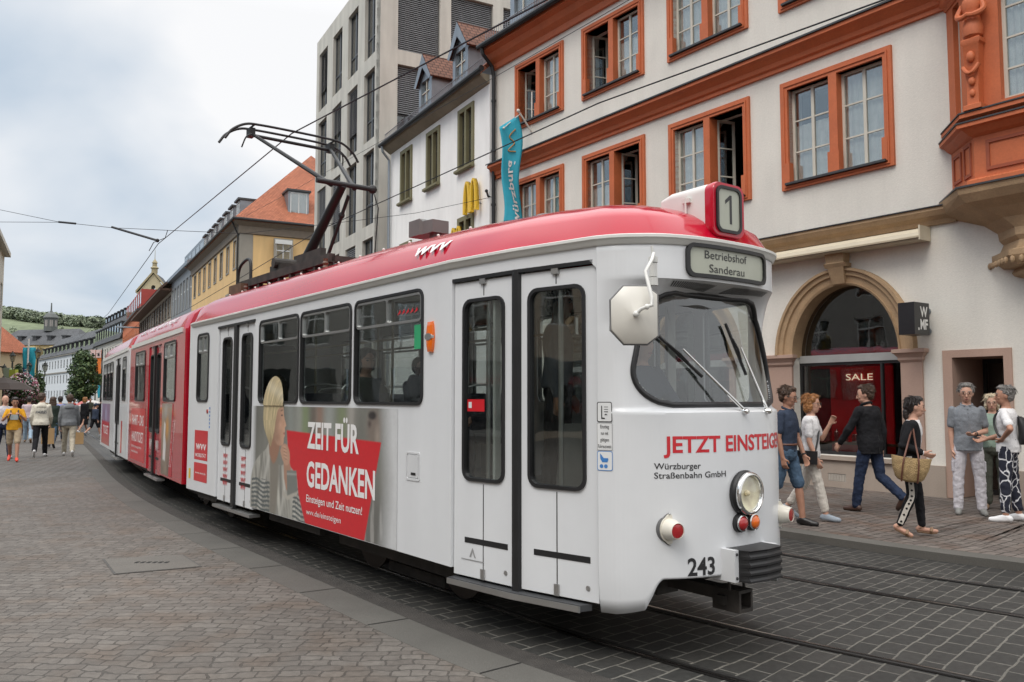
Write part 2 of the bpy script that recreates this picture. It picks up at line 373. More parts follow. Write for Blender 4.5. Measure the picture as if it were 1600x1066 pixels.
# stone utility cover let into the setts
m_cov = mat('cover_stone', (.132, .122, .107), .8, var=.1, scale=3, bump=.2, fine=.2)
cv = [ground_pt(*q, .03) for q in ((160, 874), (286, 867), (316, 886), (178, 898))]
t_ = empty('utility_cover', (cv[0] + cv[2]) / 2, 0, 'flat grey stone access cover with a slotted middle, let into the setts', 'cover')
def covf(k):
    c = (cv[0] + cv[2]) / 2; return [((p - c) * k) for p in cv]
mb = MB(); o_ = covf(1.0); i_ = covf(.955)
mb.loft([[(p.x, p.y, -.02) for p in i_], [(p.x, p.y, .006) for p in i_]]); mb.build('slab', m_cov, t_)
mb = MB()
for k in range(4):
    a, b, c, d = o_[k], o_[(k + 1) % 4], i_[(k + 1) % 4], i_[k]
    mb.add([(p.x, p.y, .0035) for p in (a, b, c, d)], [(0, 1, 2, 3)])
mb.build('rim', mat('cover_rim', (.07, .066, .06), .7), t_)
mb = MB()
for k in range(6):
    x = -.16 + k * .06; mb.box(x, -.035, .0062, x + .035, .035, .0085)
mb.build('slot', m_groove, t_)
# ------------------------------------------------------------------ buildings along the right side of the street
FW = lambda a, b, d: (a, d, b)                    # facade plane: along, up, into the wall
g_win = glass('window_glass', (.86, .88, .87), .9, .19)
g_dark = glass('shop_glass', (.62, .62, .62), .8, .10)
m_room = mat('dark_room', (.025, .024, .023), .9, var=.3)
m_curt = mat('net_curtain', (.80, .80, .77), .9, var=.10, scale=7)
m_wood = mat('window_paint', (.58, .55, .47), .5, var=.06)
m_white = mat('plaster_white', (.72, .69, .625), .85, var=.06, scale=.7, bump=.25, bscale=45, fine=.05, fscale=24, streak=.06)
m_red = mat('sandstone_paint', (.52, .135, .048), .6, var=.10, scale=2.2, fine=.08, fscale=30, bump=.12, bscale=60)
m_redd = mat('sandstone_paint_joint', (.30, .07, .03), .65, var=.12)
m_tan = mat('sandstone', (.40, .27, .155), .75, var=.16, scale=3, bump=.3, bscale=70, fine=.12, fscale=40)
m_pink = mat('plaster_pink', (.42, .285, .225), .8, var=.07, scale=1.2, bump=.2, fine=.07, streak=.08)
m_base = mat('plaster_base', (.37, .305, .25), .85, var=.08, scale=1, bump=.25, fine=.10, streak=.10)
m_lead = mat('lead_flashing', (.055, .057, .06), .5, metal=.3, var=.2)
m_iron = mat('iron_dark', (.035, .035, .036), .5, metal=.5, var=.2)
m_zinc = mat('zinc', (.27, .30, .33), .42, metal=.65, var=.12, scale=2, streak=.15)
def tile_mat(name, c, sc=(.22, .17)):
    m = paving(name, sc[0], sc[1], tuple(x * .8 for x in c), tuple(x * 1.18 for x in c), tuple(x * .35 for x in c), .018, uv=True, wob=.01, bump=1.0, dirt=.18, rough=.8); return m
m_tile = tile_mat('roof_tile_red', (.36, .125, .07)); m_tileb = tile_mat('roof_tile_brown', (.16, .10, .075)); m_slate = tile_mat('roof_slate', (.115, .12, .128))
m_tiled = tile_mat('roof_tile_dull', (.20, .095, .065))
m_tilebr = tile_mat('roof_tile_bright', (.44, .155, .085))
def roof_quad(mb, uvs, a, b, c, d):
    """a-b along the eave, d-c along the ridge"""
    a, b, c, d = map(Vector, (a, b, c, d)); i = len(mb.v); mb.add([a, b, c, d], [(0, 1, 2, 3)])
    ex = (b - a).normalized(); 
    for k, p in enumerate((a, b, c, d)):
        q = p - a; x = q.dot(ex); uvs[i + k] = (x, (q - ex * x).length)
def build_uv(mb, uvs, name, m, parent=None, flip_up=True):
    me = bpy.data.meshes.new(name); me.from_pydata(mb.v, [], mb.f); me.materials.append(m)
    ul = me.uv_layers.new(name='UVMap')
    for lp in me.loops: ul.data[lp.index].uv = uvs.get(lp.vertex_index, (0, 0))
    for p in me.polygons:
        if p.normal.z < 0: p.flip()
    return link(name, me, parent)
def roof_plain(name, m, parent, quads, thick=.12):
    mb = MB(); uvs = {}
    for q in quads: roof_quad(mb, uvs, *q)
    for q in quads:                                # underside, so that the roof has a thickness
        n = (Vector(q[1]) - Vector(q[0])).cross(Vector(q[3]) - Vector(q[0])).normalized()
        if n.z < 0: n = -n
        roof_quad(mb, uvs, *[Vector(p) - n * thick for p in q])
        a, b, c, d = [Vector(p) for p in q]
        for p1, p2 in ((a, b), (b, c), (c, d), (d, a)): roof_quad(mb, uvs, p1, p2, p2 - n * thick, p1 - n * thick)
    return build_uv(mb, uvs, name, m, parent)

# ---- the corner house with orange-red window frames; local x runs along the street, local y into the house
HOUSE_O = Vector((5.66046, 15.37072, 0)); HOUSE_R = atan2(-.81204767, .58359111)
house = empty('corner_house', HOUSE_O, HOUSE_R, 'white plastered corner house with orange-red stone window frames and a bay', 'house')
UL, UR = -10.52, 9.0
wins = []
for u0, u1 in ((-9.50, -7.34), (-6.58, -4.36), (-3.60, -1.37), (-.62, 1.66)): wins += [(u0, 9.28, u1, 11.17, 'top'), (u0, 5.71, u1, 7.84, 'mid')]
holes = [rect(a + .16, b + .10, c - .16, d - .16) for a, b, c, d, _ in wins]
ARCH = [(.57, 1.08), (-3.05, 1.08), (-6.6, 1.08)]
def arch_out(c, hw, z0, zc, rise, n=20):
    return [(c - hw, z0), (c + hw, z0), (c + hw, zc)] + [(c + hw * cos(pi * i / n), zc + rise * sin(pi * i / n)) for i in range(1, n)] + [(c - hw, zc)]
for c, hw in ARCH: holes.append(arch_out(c, hw, .66, 2.47, 1.30))
outer = [(UL, 0), (2.35, 0), (2.35, 2.47), (3.40, 2.47), (3.40, 0), (UR, 0), (UR, 12.0), (UL, 12.0)]
mb = MB(); mb.panel(outer, holes, FW, 0, .42); mb.box(UL, .42, 0, UL + .3, 8, 12.0); mb.build('wall', m_white, house)
def casement(w, h, dirty=0, panes=(2, 3)):
    """one painted sash leaf with muntins, origin at lower left"""
    f = MB(); f.panel(rect(0, 0, w, h), [rect(.055, .06, w / 2 - .03, h - .05), rect(w / 2 + .03, .06, w - .055, h - .05)] if panes[0] == 2 else [rect(.05, .05, w - .05, h - .05)], FW, 0, .05)
    for k in range(1, panes[1]):
        z = h * k / panes[1]; f.box(.05, .008, z - .014, w / 2 - .028 if panes[0] == 2 else w - .05, .034, z + .014)
        if panes[0] == 2: f.box(w / 2 + .028, .008, z - .014, w - .05, .034, z + .014)
    return f
FRK = [0]
def stone_window(par, u0, z0, u1, z1, state):
    FRK[0] += 1; k = FRK[0]
    mid = (u0 + u1) / 2; t = .16
    f = MB()
    op = [rect(u0 + t, z0 + .10, mid - .085, z1 - t), rect(mid + .085, z0 + .10, u1 - t, z1 - t)]
    f.panel(rect(u0, z0, u1, z1), op, FW, -.055, .30)
    f.panel(rect(u0 + .07, z0 + .045, u1 - .07, z1 - .07), [rect(u0 + .10, z0 + .07, u1 - .10, z1 - .10)], FW, -.075, -.05)     # raised fillet
    # stepped feet of jambs and mullion
    for a, b in ((u0 + .10, u0 + t + .04), (mid - .115, mid + .115), (u1 - t - .04, u1 - .10)):
        f.box(a, -.085, z0 + .10, b, .05, z0 + .52); 
    w = f.build('window', m_red, par)
    s = MB(); s.box(u0 + .12, -.13, z0 + .085, u1 - .12, .29, z0 + .125); s.build('sill', m_lead, w)
    lw = mid - .085 - (u0 + t); lh = z1 - t - (z0 + .13)
    for side, x in ((0, u0 + t), (1, mid + .085)):
        opened = (state == 'L' and side == 0) or (state == 'R' and side == 1)
        c = casement(lw, lh)
        def place(o, ang, ox, y):
            o.location = (ox, y, z0 + .13); o.rotation_euler = (0, 0, ang)
        if not opened:
            o = c.build('casement', m_wood, w); place(o, 0, x, .11)
            p = MB(); p.panel(rect(.03, .03, lw - .03, lh - .03), (), FW, .022, .028); q = p.build('pane', g_win, w); place(q, 0, x, .11)
            if True:
                cu = MB(); n = 26; rows = []
                hz = lh if (k + side) % 4 else lh * .62
                for zz in (0, hz): rows.append([(lw * i / n, .070 + .012 * sin(i * 1.9) + .006 * sin(i * .7), zz) for i in range(n + 1)])
                cu.grid(rows); q = cu.build('curtain', m_curt, w); place(q, 0, x, .11)
        else:
            for hs in (0, 1):                     # two half leaves, swung inwards
                cl = casement(lw / 2, lh, panes=(1, 3)); o = cl.build('casement', m_wood, w)
                pn = MB(); pn.panel(rect(.03, .03, lw / 2 - .03, lh - .03), (), FW, .022, .028); q = pn.build('pane', g_win, w)
                ang = radians(72) if hs == 0 else radians(-62)
                for ob in (o, q):
                    if hs == 0: place(ob, ang, x, .20)
                    else:
                        place(ob, ang, x + lw - lw / 2 * cos(ang), .20 - lw / 2 * sin(ang))
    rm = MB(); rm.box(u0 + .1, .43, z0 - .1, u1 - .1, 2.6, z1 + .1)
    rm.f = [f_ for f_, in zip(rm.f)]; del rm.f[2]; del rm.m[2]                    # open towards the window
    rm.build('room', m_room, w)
states = {0: 'L', 1: '', 2: 'L', 3: 'R', 4: '', 5: 'R', 6: '', 7: ''}
for i, (a, b, c, d, _) in enumerate(wins): stone_window(house, a, b, c, d, states[i])
def moulding(mb, u0, u1, prof, mi=0):
    """prof: list of (projection, z) closed along the wall"""
    mb.loft([[(u, -p, z) for p, z in prof] for u in (u0, u1)], mi)
CORN = [(-.02, 8.10), (.06, 8.10), (.06, 8.17), (.11, 8.20), (.13, 8.28), (.22, 8.36), (.30, 8.40), (.30, 8.47), (.27, 8.50), (-.02, 8.53)]
mb = MB(); moulding(mb, UL - .02, 2.62, CORN); mb.build('cornice', m_red, house)
mb = MB(); moulding(mb, UL - .05, 2.62, [(-.01, 8.534), (.30, 8.504), (.335, 8.475), (.335, 8.51), (-.01, 8.56)]); mb.build('cornice_flashing', m_lead, house)
EAV = [(-.02, 11.40), (.08, 11.40), (.10, 11.55), (.22, 11.66), (.30, 11.80), (.46, 11.86), (.46, 11.97), (-.02, 11.97)]
mb = MB(); moulding(mb, UL - .05, UR, EAV); mb.build('eave_cornice', m_red, house)
mb = MB(); mb.tube([(UL - .1, -.56, 11.98), (UR, -.56, 11.98)], .085, 10); mb.build('gutter', m_iron, house)
mb = MB(); mb.tube([(UL + .06, -.56, 11.95), (UL + .06, -.50, 11.75), (UL + .06, -.18, 11.45), (UL + .06, -.12, 11.2), (UL + .06, -.12, .2)], .055, 10)
for z in (10.4, 8.9, 7.3, 5.5, 3.2): mb.tube([(UL + .06, -.12, z), (UL + .06, -.12, z + .06)], .072, 10)
mb.build('downpipe', m_iron, house)
TANP = [(-.02, 4.55), (.05, 4.55), (.08, 4.62), (.16, 4.68), (.21, 4.76), (.21, 4.81), (-.02, 4.84)]
mb = MB(); moulding(mb, UL, 2.66, TANP); mb.build('band_course', m_tan, house)
mb = MB(); moulding(mb, UL, 2.66, [(-.01, 4.845), (.235, 4.813), (.235, 4.83), (-.01, 4.865)]); mb.build('band_flashing', m_lead, house)
# roof
roof_plain('roof', m_tile, house, [((UL, -.5, 12.05), (UR, -.5, 12.05), (UR, 6.5, 18.2), (UL, 6.5, 18.2))])
def snow_guard(par, x0, x1, y, z):
    mb = MB(); n = int((x1 - x0) / .11)
    mb.tube([(x0, y, z + .30), (x1, y, z + .30)], .014, 5); mb.tube([(x0, y, z + .06), (x1, y, z + .06)], .014, 5)
    for k in range(n + 1): x = x0 + (x1 - x0) * k / n; mb.box(x - .007, y - .007, z - .02, x + .007, y + .007, z + .34)
    mb.build('snow_guard', m_zinc, par)
snow_guard(house, UL, 2, -.36, 12.15)
def zinc_dormer(par, u, y0, z0, w=1.15, h=1.25, dp=2.6, tile=None):
    """gabled zinc dormer with a tiled saddle roof"""
    d = MB(); d.panel([(u - w / 2, z0), (u + w / 2, z0), (u + w / 2, z0 + h), (u, z0 + h + .78), (u - w / 2, z0 + h)], [rect(u - w / 2 + .2, z0 + .12, u + w / 2 - .2, z0 + h - .1)], lambda a, b, c: (a, y0 + c, b), 0, .12)
    d.box(u - w / 2, y0 + .12, z0, u - w / 2 + .03, y0 + dp, z0 + h); d.box(u + w / 2 - .03, y0 + .12, z0, u + w / 2, y0 + dp, z0 + h)
    o = d.build('dormer', m_zinc, par)
    for s in (-1, 1):
        e = .16; q = [(u + s * (w / 2 + e), y0 - .12, z0 + h - .16), (u + s * (w / 2 + e), y0 + dp + .6, z0 + h - .16), (u, y0 + dp + .6, z0 + h + .86), (u, y0 - .12, z0 + h + .86)]
        roof_plain('dormer_roof', tile or m_tile, o, [tuple(q)], .05)
    for s in (-1, 1):
        a = MB(); a.add([(u, y0 - .135, z0 + h + .84), (u + s * (w / 2 + .17), y0 - .135, z0 + h - .17), (u + s * (w / 2 + .02), y0 - .13, z0 + h - .25), (u, y0 - .13, z0 + h + .35)], [(0, 1, 2, 3)])
        a.add([(u, y0 - .02, z0 + h + .84), (u + s * (w / 2 + .17), y0 - .02, z0 + h - .17), (u + s * (w / 2 + .02), y0 - .02, z0 + h - .25), (u, y0 - .02, z0 + h + .35)], [(0, 1, 2, 3)])
        a.build('gable_board', m_zinc, o)
    p = MB(); p.box(u - w / 2 + .2, y0 + .07, z0 + .12, u + w / 2 - .2, y0 + .1, z0 + h - .1); p.build('pane', g_win, o)
    p = MB(); p.box(u - .02, y0 + .04, z0 + .12, u + .02, y0 + .07, z0 + h - .1); p.box(u - w / 2 + .2, y0 + .04, z0 + h * .55, u + w / 2 - .2, y0 + .07, z0 + h * .55 + .03); p.build('sash_bar', m_wood, o)
    r = MB(); r.box(u - w / 2 + .05, y0 + .3, z0 + .05, u + w / 2 - .05, y0 + .4, z0 + h); r.build('room', m_room, o)
for u in (-9.6, -6.4, -3.2): zinc_dormer(house, u, .28, 12.75, tile=m_tiled)
# ---- shop front: arches with stone surrounds
for ai, (c, hw) in enumerate(ARCH):
    f = MB()
    ro = [(c + 1.37 * cos(pi * i / 28), 2.50 + 1.55 * sin(pi * i / 28)) for i in range(29)]
    ri = [(c + 1.055 * cos(pi * i / 28), 2.47 + 1.275 * sin(pi * i / 28)) for i in range(29)]
    rings = []
    for i in range(29):
        (ax, az), (bx, bz) = ri[i], ro[i]; P = lambda t, d: (ax + (bx - ax) * t, d, az + (bz - az) * t)
        rings.append([P(0, .36), P(0, -.05), P(.12, -.07), P(.14, -.045), P(.52, -.06), P(.56, -.10), P(.80, -.11), P(.84, -.15), P(1, -.15), P(1, .1)])
    f.loft(rings, 0, caps=True)
    o = f.build('arch_surround', m_tan, house)
    ks = MB(); ks.loft([[(c - a, -.02, z), (c + a, -.02, z), (c + a, -p, z), (c - a, -p, z)] for a, p, z in ((.12, .10, 3.76), (.16, .20, 4.05), (.21, .20, 4.05), (.21, .24, 4.12), (.17, .22, 4.14), (.19, .22, 4.34), (.26, .27, 4.36), (.26, .27, 4.42))]); ks.build('keystone', m_tan, o)
    sh = MB(); sh.panel(rect(c - 1.08, .66, c + 1.08, 2.36), [rect(c - 1.03, .72, c - .39, 2.31), rect(c - .35, .72, c + .54, 2.31), rect(c + .58, .72, c + 1.03, 2.31)] if ai else [rect(c - 1.03, .72, c + .56, 2.31), rect(c + .60, .72, c + 1.03, 2.31)], FW, .22, .30)
    wdw = sh.build('shop_window', m_iron, house)
    p = MB(); p.box(c - 1.05, .25, .70, c + 1.05, .265, 2.33); p.build('pane', g_dark, wdw)
    tb = MB(); tb.box(c - 1.08, .20, 2.36, c + 1.08, .32, 2.50); tb.build('transom', mat('grey_metal', (.36, .36, .35), .5, metal=.2), wdw)
    p = MB(); p.panel([(c + 1.08 * cos(pi * i / 24), 2.50 + 1.27 * sin(pi * i / 24)) for i in range(25)], (), FW, .25, .262); p.build('fanlight_pane', g_dark, wdw)
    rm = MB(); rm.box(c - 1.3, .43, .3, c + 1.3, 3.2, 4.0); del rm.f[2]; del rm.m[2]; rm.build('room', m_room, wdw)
# piers with capitals, base course
for u0, u1 in ((-1.22, -.50), (1.65, 2.02), (-4.75, -4.10), (-2.0, -1.86)):
    f = MB(); f.box(u0, -.045, .1, u1, .01, 2.32); f.loft([[(u0 - a, -.02 + .02, z), (u1 + a, 0, z), (u1 + a, -.05 - a, z), (u0 - a, -.05 - a, z)] for a, z in ((0, 2.30), (.03, 2.34), (.03, 2.38), (.07, 2.44), (.10, 2.46), (.10, 2.52), (0, 2.53))]); f.build('pier', m_pink, house)
f = MB(); f.panel([(UL, .05), (2.35, .05), (2.35, .60), (UL, .60)], [rect(.22, .20, .58, .34)], FW, -.05, .02); f.box(3.40, -.05, .05, UR, .02, .60); f.box(-1.05 + .5, -.10, .585, 1.66, .21, .655); f.build('base_course', m_base, house)
f = MB(); f.box(.22, -.04, .20, .58, -.02, .34)
for k in range(6): f.box(.24 + k * .057, -.052, .215, .265 + k * .057, -.045, .325)
f.build('vent_grille', mat('vent_plate', (.42, .38, .33), .7), house)
# entrance
f = MB(); f.box(2.35, .02, 0.1, 2.352, 1.25, 2.47); f.panel([(2.35, .1), (2.50, .1), (2.50, 2.35), (3.28, 2.35), (3.28, .1), (3.40, .1), (3.40, 2.47), (2.35, 2.47)], (), FW, -.03, 1.2); f.build('entrance_surround', m_pink, house)
f = MB(); f.box(2.3, 1.2, 0, 3.5, 4.5, 2.6); del f.f[2]; del f.m[2]; f.build('entrance_room', m_room, house)
f = MB(); f.panel(rect(2.5, .1, 3.28, 2.35), [rect(2.55, .18, 2.87, 2.28), rect(2.91, .18, 3.23, 2.28)], FW, 1.0, 1.06); d_ = f.build('shop_door', m_iron, house)
f = MB(); f.box(2.53, 1.02, .15, 3.25, 1.03, 2.3); f.build('pane', g_dark, d_)
# awning cassette above the arch
aw = MB(); aw.loft([[(u, -.02, 4.52), (u, -.20, 4.50), (u, -.34, 4.42), (u, -.36, 4.35), (u, -.30, 4.30), (u, -.02, 4.30)] for u in (-1.9, 2.20)])
m_cream = mat('cream_metal', (.60, .53, .40), .5, var=.05)
awn = empty('shop_awning', HOUSE_O, HOUSE_R, 'closed cream awning cassette above the arched shop window', 'awning')
aw.build('cassette', m_cream, awn)
aw = MB(); aw.box(-1.9, -.375, 4.325, 2.2, -.355, 4.355); aw.box(-1.9, -.345, 4.305, 2.2, -.325, 4.32); aw.build('front_bar', mat('cream_metal_shade', (.45, .38, .27), .5), awn)
aw = MB(); aw.box(2.20, -.36, 4.29, 2.225, -.02, 4.53); aw.build('end_cap', m_cream, awn)
# illuminated SALE lettering and its red board behind the shop glass
sale = empty('sale_display', HOUSE_O, HOUSE_R, 'red sale poster panel standing in the arched shop window', 'sign')
f = MB(); f.box(-.12, .62, .68, 1.12, .66, 2.28); m_post = mat('poster_red', (.55, .012, .012), .5, var=.5, scale=1.5); _pb = m_post.node_tree.nodes['Principled BSDF']; _pb.inputs['Emission Color'].default_value = (1, .02, .015, 1); _pb.inputs['Emission Strength'].default_value = .035; f.build('board', m_post, sale)
f = MB(); put_text(f, 'SALE', .22, .76, 2.03, .125, lambda a, b, d: (a, .60, b), .0)
m_lit = bpy.data.materials.new('lit_letter'); m_lit.use_nodes = True; bb = m_lit.node_tree.nodes['Principled BSDF']; bb.inputs['Base Color'].default_value = (.9, .85, .7, 1); bb.inputs['Emission Color'].default_value = (1, .86, .6, 1); bb.inputs['Emission Strength'].default_value = 1.2
f.build('lettering', m_lit, sale)
# goods on the shop window shelf
sh_ = empty('display_shelf', HOUSE_O, HOUSE_R, 'low shelf of pots and pans behind the shop glass', 'shelf')
f = MB(); f.box(-.48, .45, .84, 1.55, 1.0, .88); f.box(-.45, .5, .66, -.40, .9, .84); f.box(1.48, .5, .66, 1.53, .9, .84); f.build('shelf_board', mat('shelf_wood', (.14, .08, .045), .5), sh_)
rnd = random.Random(3)
for k in range(11):
    x = -.35 + k * .175; r = rnd.uniform(.05, .085); h = rnd.uniform(.08, .2)
    f = MB(); f.lathe([(r * .9, 0), (r, .01), (r, h), (r * .9, h + .01), (r * .3, h + .03), (.012, h + .035), (.015, h + .06)], 14); p_ = f.build('pot', mat('steel_pot', (.5, .47, .42), .25, metal=1), sh_); p_.location = (x, rnd.uniform(.55, .75), .88)
# ---- bay (oriel): part of the corner house, on the right
def bay_ring(z, p, s=0.0, base=2.60, pr=.62):
    """plan outline at height z, p = extra projection, s = shrink of the width"""
    a = base - p * .8 + s; return [(a, .05, z), (a, -.0 - max(0, p) * .3, z), (a + .64 + p * .05, -(pr + p), z), (a + 3.1 + p * 1.1 - 2 * s, -(pr + p), z), (a + 3.75 + p * 1.6 - 2 * s, 0, z), (a + 3.75 + p * 1.6 - 2 * s, .05, z)]
def bay_body(name, m, prof, par=house):
    f = MB(); f.loft([bay_ring(z, p, s) for z, p, s in prof]); return f.build(name, m, par)
def low_ring(z, p, k):      # corbel stages gather towards the wall
    c = 4.47; return [(c - k, .05, z), (c - k, -.02, z), (c - k + .34 * k, -p, z), (c + k - .34 * k, -p, z), (c + k, -.02, z), (c + k, .05, z)]
f = MB()
cor = [(3.10, .06, .12), (3.16, .10, .30), (3.22, .16, .42), (3.30, .20, .46), (3.34, .24, .62), (3.46, .27, .72), (3.55, .36, .98), (3.60, .38, 1.02), (3.66, .33, .98), (3.68, .42, 1.14), (3.82, .48, 1.30), (3.90, .48, 1.30), (3.93, .40, 1.18), (4.05, .38, 1.12), (4.12, .42, 1.18), (4.24, .40, 1.2), (4.40, .46, 1.40), (4.55, .60, 1.78), (4.66, .74, 2.02), (4.78, .82, 2.10), (4.87, .84, 2.12)]
f.loft([low_ring(z, p, k) for z, p, k in cor])
for k in range(26):                                 # tooth moulding round the corbel
    t = k / 25; ring = low_ring(3.75, .50, 1.33); P = [Vector(p) for p in ring[1:5]]; ln = [(P[i + 1] - P[i]).length for i in range(3)]; d = t * sum(ln); i = 0
    while i < 2 and d > ln[i]: d -= ln[i]; i += 1
    q = P[i].lerp(P[i + 1], d / ln[i]); f.sphere(q, (.036, .036, .055), 7, 5)
bay = f.build('bay_corbel', m_tan, house)
bay_body('bay_flashing', m_lead, [(4.872, .24, 0), (4.90, .24, 0)])
par_ = bay_body('bay_parapet', m_red, [(4.90, .10, 0), (4.99, .10, 0), (5.02, .05, 0), (5.02, 0, 0), (5.66, 0, 0), (5.70, .06, 0), (5.78, .14, 0), (5.80, .20, 0), (5.86, .20, 0)])
bay_body('bay_ledge', m_lead, [(5.862, .215, 0), (5.885, .215, 0)])
bay_body('bay_sill_course', m_red, [(5.886, .06, 0), (5.93, .10, 0), (5.96, .16, 0), (6.02, .16, 0), (6.022, 0, 0)])
bay_body('bay_sill_flashing', m_lead, [(6.024, .175, 0), (6.045, .175, 0)])
f = MB()                                            # sunk panels in the parapet
f.panel(rect(3.42, 5.12, 4.62, 5.58), [rect(3.47, 5.17, 4.57, 5.53)], lambda a, b, d: (a, -.62 - d, b), .0, .022)
f.panel(rect(4.70, 5.12, 5.60, 5.58), [rect(4.75, 5.17, 5.55, 5.53)], lambda a, b, d: (a, -.62 - d, b), .0, .022)
dirc = Vector((.64, -.62, 0)).normalized(); nc = Vector((-.62, -.64, 0)).normalized()
cf = lambda a, b, d: tuple(Vector((2.60, 0, 0)) + dirc * a + nc * d + Vector((0, 0, b)))
f.panel(rect(.10, 5.12, .42, 5.58), [rect(.14, 5.17, .38, 5.53)], cf, 0, .02); f.panel(rect(.52, 5.10, .80, 5.62), [rect(.56, 5.15, .76, 5.57)], cf, 0, .02)
f.build('parapet_panel', m_redd, par_)
# window storey of the bay
f = MB()
f.panel(rect(3.24, 6.04, 5.70, 8.25), [rect(3.66, 6.14, 4.44, 8.05), rect(4.60, 6.14, 5.40, 8.05)], lambda a, b, d: (a, -.62 + d, b), 0, .2)
f.panel([(.0, 6.04), (.89, 6.04), (.89, 8.25), (0, 8.25)], [rect(.26, 6.14, .52, 8.0)], lambda a, b, d: cf(a, b, -d), 0, .2)
f.box(5.5, -.62, 6.04, 6.30, .05, 8.25)
bw = f.build('bay_wall', m_red, house)
for x0, x1 in ((3.66, 4.44), (4.60, 5.40)):
    c = casement(x1 - x0, 1.91, panes=(2, 4)); o = c.build('casement', m_wood, bw); o.location = (x0, -.50, 6.14)
    p = MB(); p.box(x0 + .03, -.475, 6.16, x1 - .03, -.468, 8.03); p.build('pane', g_win, bw)
    cu = MB(); cu.grid([[(x0 + (x1 - x0) * i / 30, -.43 + .015 * sin(i * 1.7), z) for i in range(31)] for z in (6.14, 8.05)]); cu.build('curtain', m_curt, bw)
f = MB(); f.panel(rect(.26, 6.14, .52, 8.0), [rect(.29, 6.18, .49, 7.96)], lambda a, b, d: cf(a, b, -d), .08, .12); f.build('casement', m_wood, bw)
f = MB(); f.panel(rect(.27, 6.15, .51, 7.99), (), lambda a, b, d: cf(a, b, -d), .095, .10); f.build('pane', g_win, bw)
f = MB(); f.panel(rect(.2, 6.1, .58, 8.1), (), lambda a, b, d: cf(a, b, -d), .2, .21); f.box(3.5, -.30, 6.1, 5.6, -.29, 8.1); f.build('room', m_curt, bw)
bay_body('bay_cornice', m_red, [(8.05, .02, 0), (8.10, .06, 0), (8.14, .12, 0), (8.22, .14, 0), (8.30, .24, 0), (8.38, .30, 0), (8.46, .30, 0)])
bay_body('bay_upper', m_red, [(8.46, 0, 0), (12.0, 0, 0)])
# carved half-figure on a tapering pillar at the bay's corner
hx, hy = 3.33, -.72
f = MB()
f.loft([[(hx - a, hy - b, z), (hx + a, hy - b, z), (hx + a, hy + .15, z), (hx - a, hy + .15, z)] for a, b, z in ((.13, .10, 6.05), (.13, .10, 6.12), (.085, .06, 6.14), (.085, .06, 6.40), (.115, .075, 7.05), (.14, .09, 7.08), (.14, .09, 7.14), (.12, .07, 7.16))])
f.lathe([(.07, 7.14), (.135, 7.20), (.15, 7.32), (.12, 7.42), (.105, 7.50), (.13, 7.60), (.155, 7.70), (.13, 7.77), (.055, 7.82), (.05, 7.86)], 14, M=Matrix.Translation((hx, hy + .02, 0)))
f.sphere((hx, hy, 7.93), (.075, .08, .095), 12, 8); f.sphere((hx, hy + .03, 7.95), (.09, .08, .10), 12, 8)
for s in (-1, 1):
    f.tube(catmull([(hx + s * .14, hy + .02, 7.72), (hx + s * .19, hy - .04, 7.56), (hx + s * .10, hy - .13, 7.48), (hx - s * .02, hy - .15, 7.50)], 5), [.045] * 11 + [.038] * 5, 8)
    f.tube(catmull([(hx + s * .12, hy - .09, 6.72), (hx + s * .05, hy - .12, 6.62), (hx, hy - .12, 6.60)], 5), .032, 8)
f.sphere((hx, hy - .09, 6.86), (.06, .05, .09), 10, 7); f.sphere((hx, hy - .08, 6.48), (.05, .04, .07), 10, 7); f.sphere((hx, hy - .07, 6.30), (.04, .03, .06), 10, 7)
f.build('carved_pillar', m_red, house, smooth=35)

# projecting shop sign box
sg = empty('shop_sign', HOUSE_O, HOUSE_R, 'black projecting sign box with white letters beside the arch', 'sign')
f = MB(); f.box(1.98, -.66, 2.72, 2.25, -.20, 3.24); f.build('box', mat('sign_black', (.016, .016, .018), .35), sg)
f = MB()
for z in (2.80, 3.13): f.tube([(2.12, .0, z), (2.12, -.20, z)], .025, 8); f.lathe([(.06, 0), (.06, .03)], 12, M=Matrix.Translation((2.12, 0, z)) @ Matrix.Rotation(pi / 2, 4, 'X'))
f.build('bracket', m_zinc, sg)
m_sgw = mat('sign_white', (.78, .78, .76), .5, var=.02)
f = MB(); SF = lambda a, b, d: (2.2545 + d, -.20 - .46 + a, b)
put_text(f, 'W', .17, .40, 3.015, .165, SF, .03); put_text(f, 'M', .17, .30, 2.81, .165, SF, .03); put_text(f, 'F', .315, .40, 2.81, .165, SF, .03); poly2(f, rect(.10, 2.79, .135, 2.83), SF)
f.build('lettering', m_sgw, sg)

# ---- white house with olive frames, fast food sign
WH_A = Vector((-.66, 23.86, 0)); WH_B = Vector((-4.62, 31.0, 0)); dW = (WH_A - WH_B); LWH = dW.length
wh = empty('white_house', WH_B, atan2(dW.y, dW.x), 'narrow white house with olive stone window frames and zinc dormers', 'house')
m_wht = mat('plaster_cool_white', (.88, .87, .845), .85, var=.035, scale=.8, bump=.2, bscale=45, streak=.08)
m_olive = mat('olive_stone', (.175, .16, .085), .7, var=.1, scale=3, bump=.2)
WZ = lambda px: None
ow = []
for c in (1.62, 4.05, 6.60):
    ow += [(c - .56, 8.78, c + .56, 10.78), (c - .56, 5.3, c + .56, 7.32)]
f = MB(); f.panel(rect(0, 0, LWH, 11.25), [rect(a + .12, b + .1, c - .12, d - .12) for a, b, c, d in ow], FW, 0, .4); f.box(-.0, .4, 0, .35, 8, 11.25); f.build('wall', m_wht, wh)
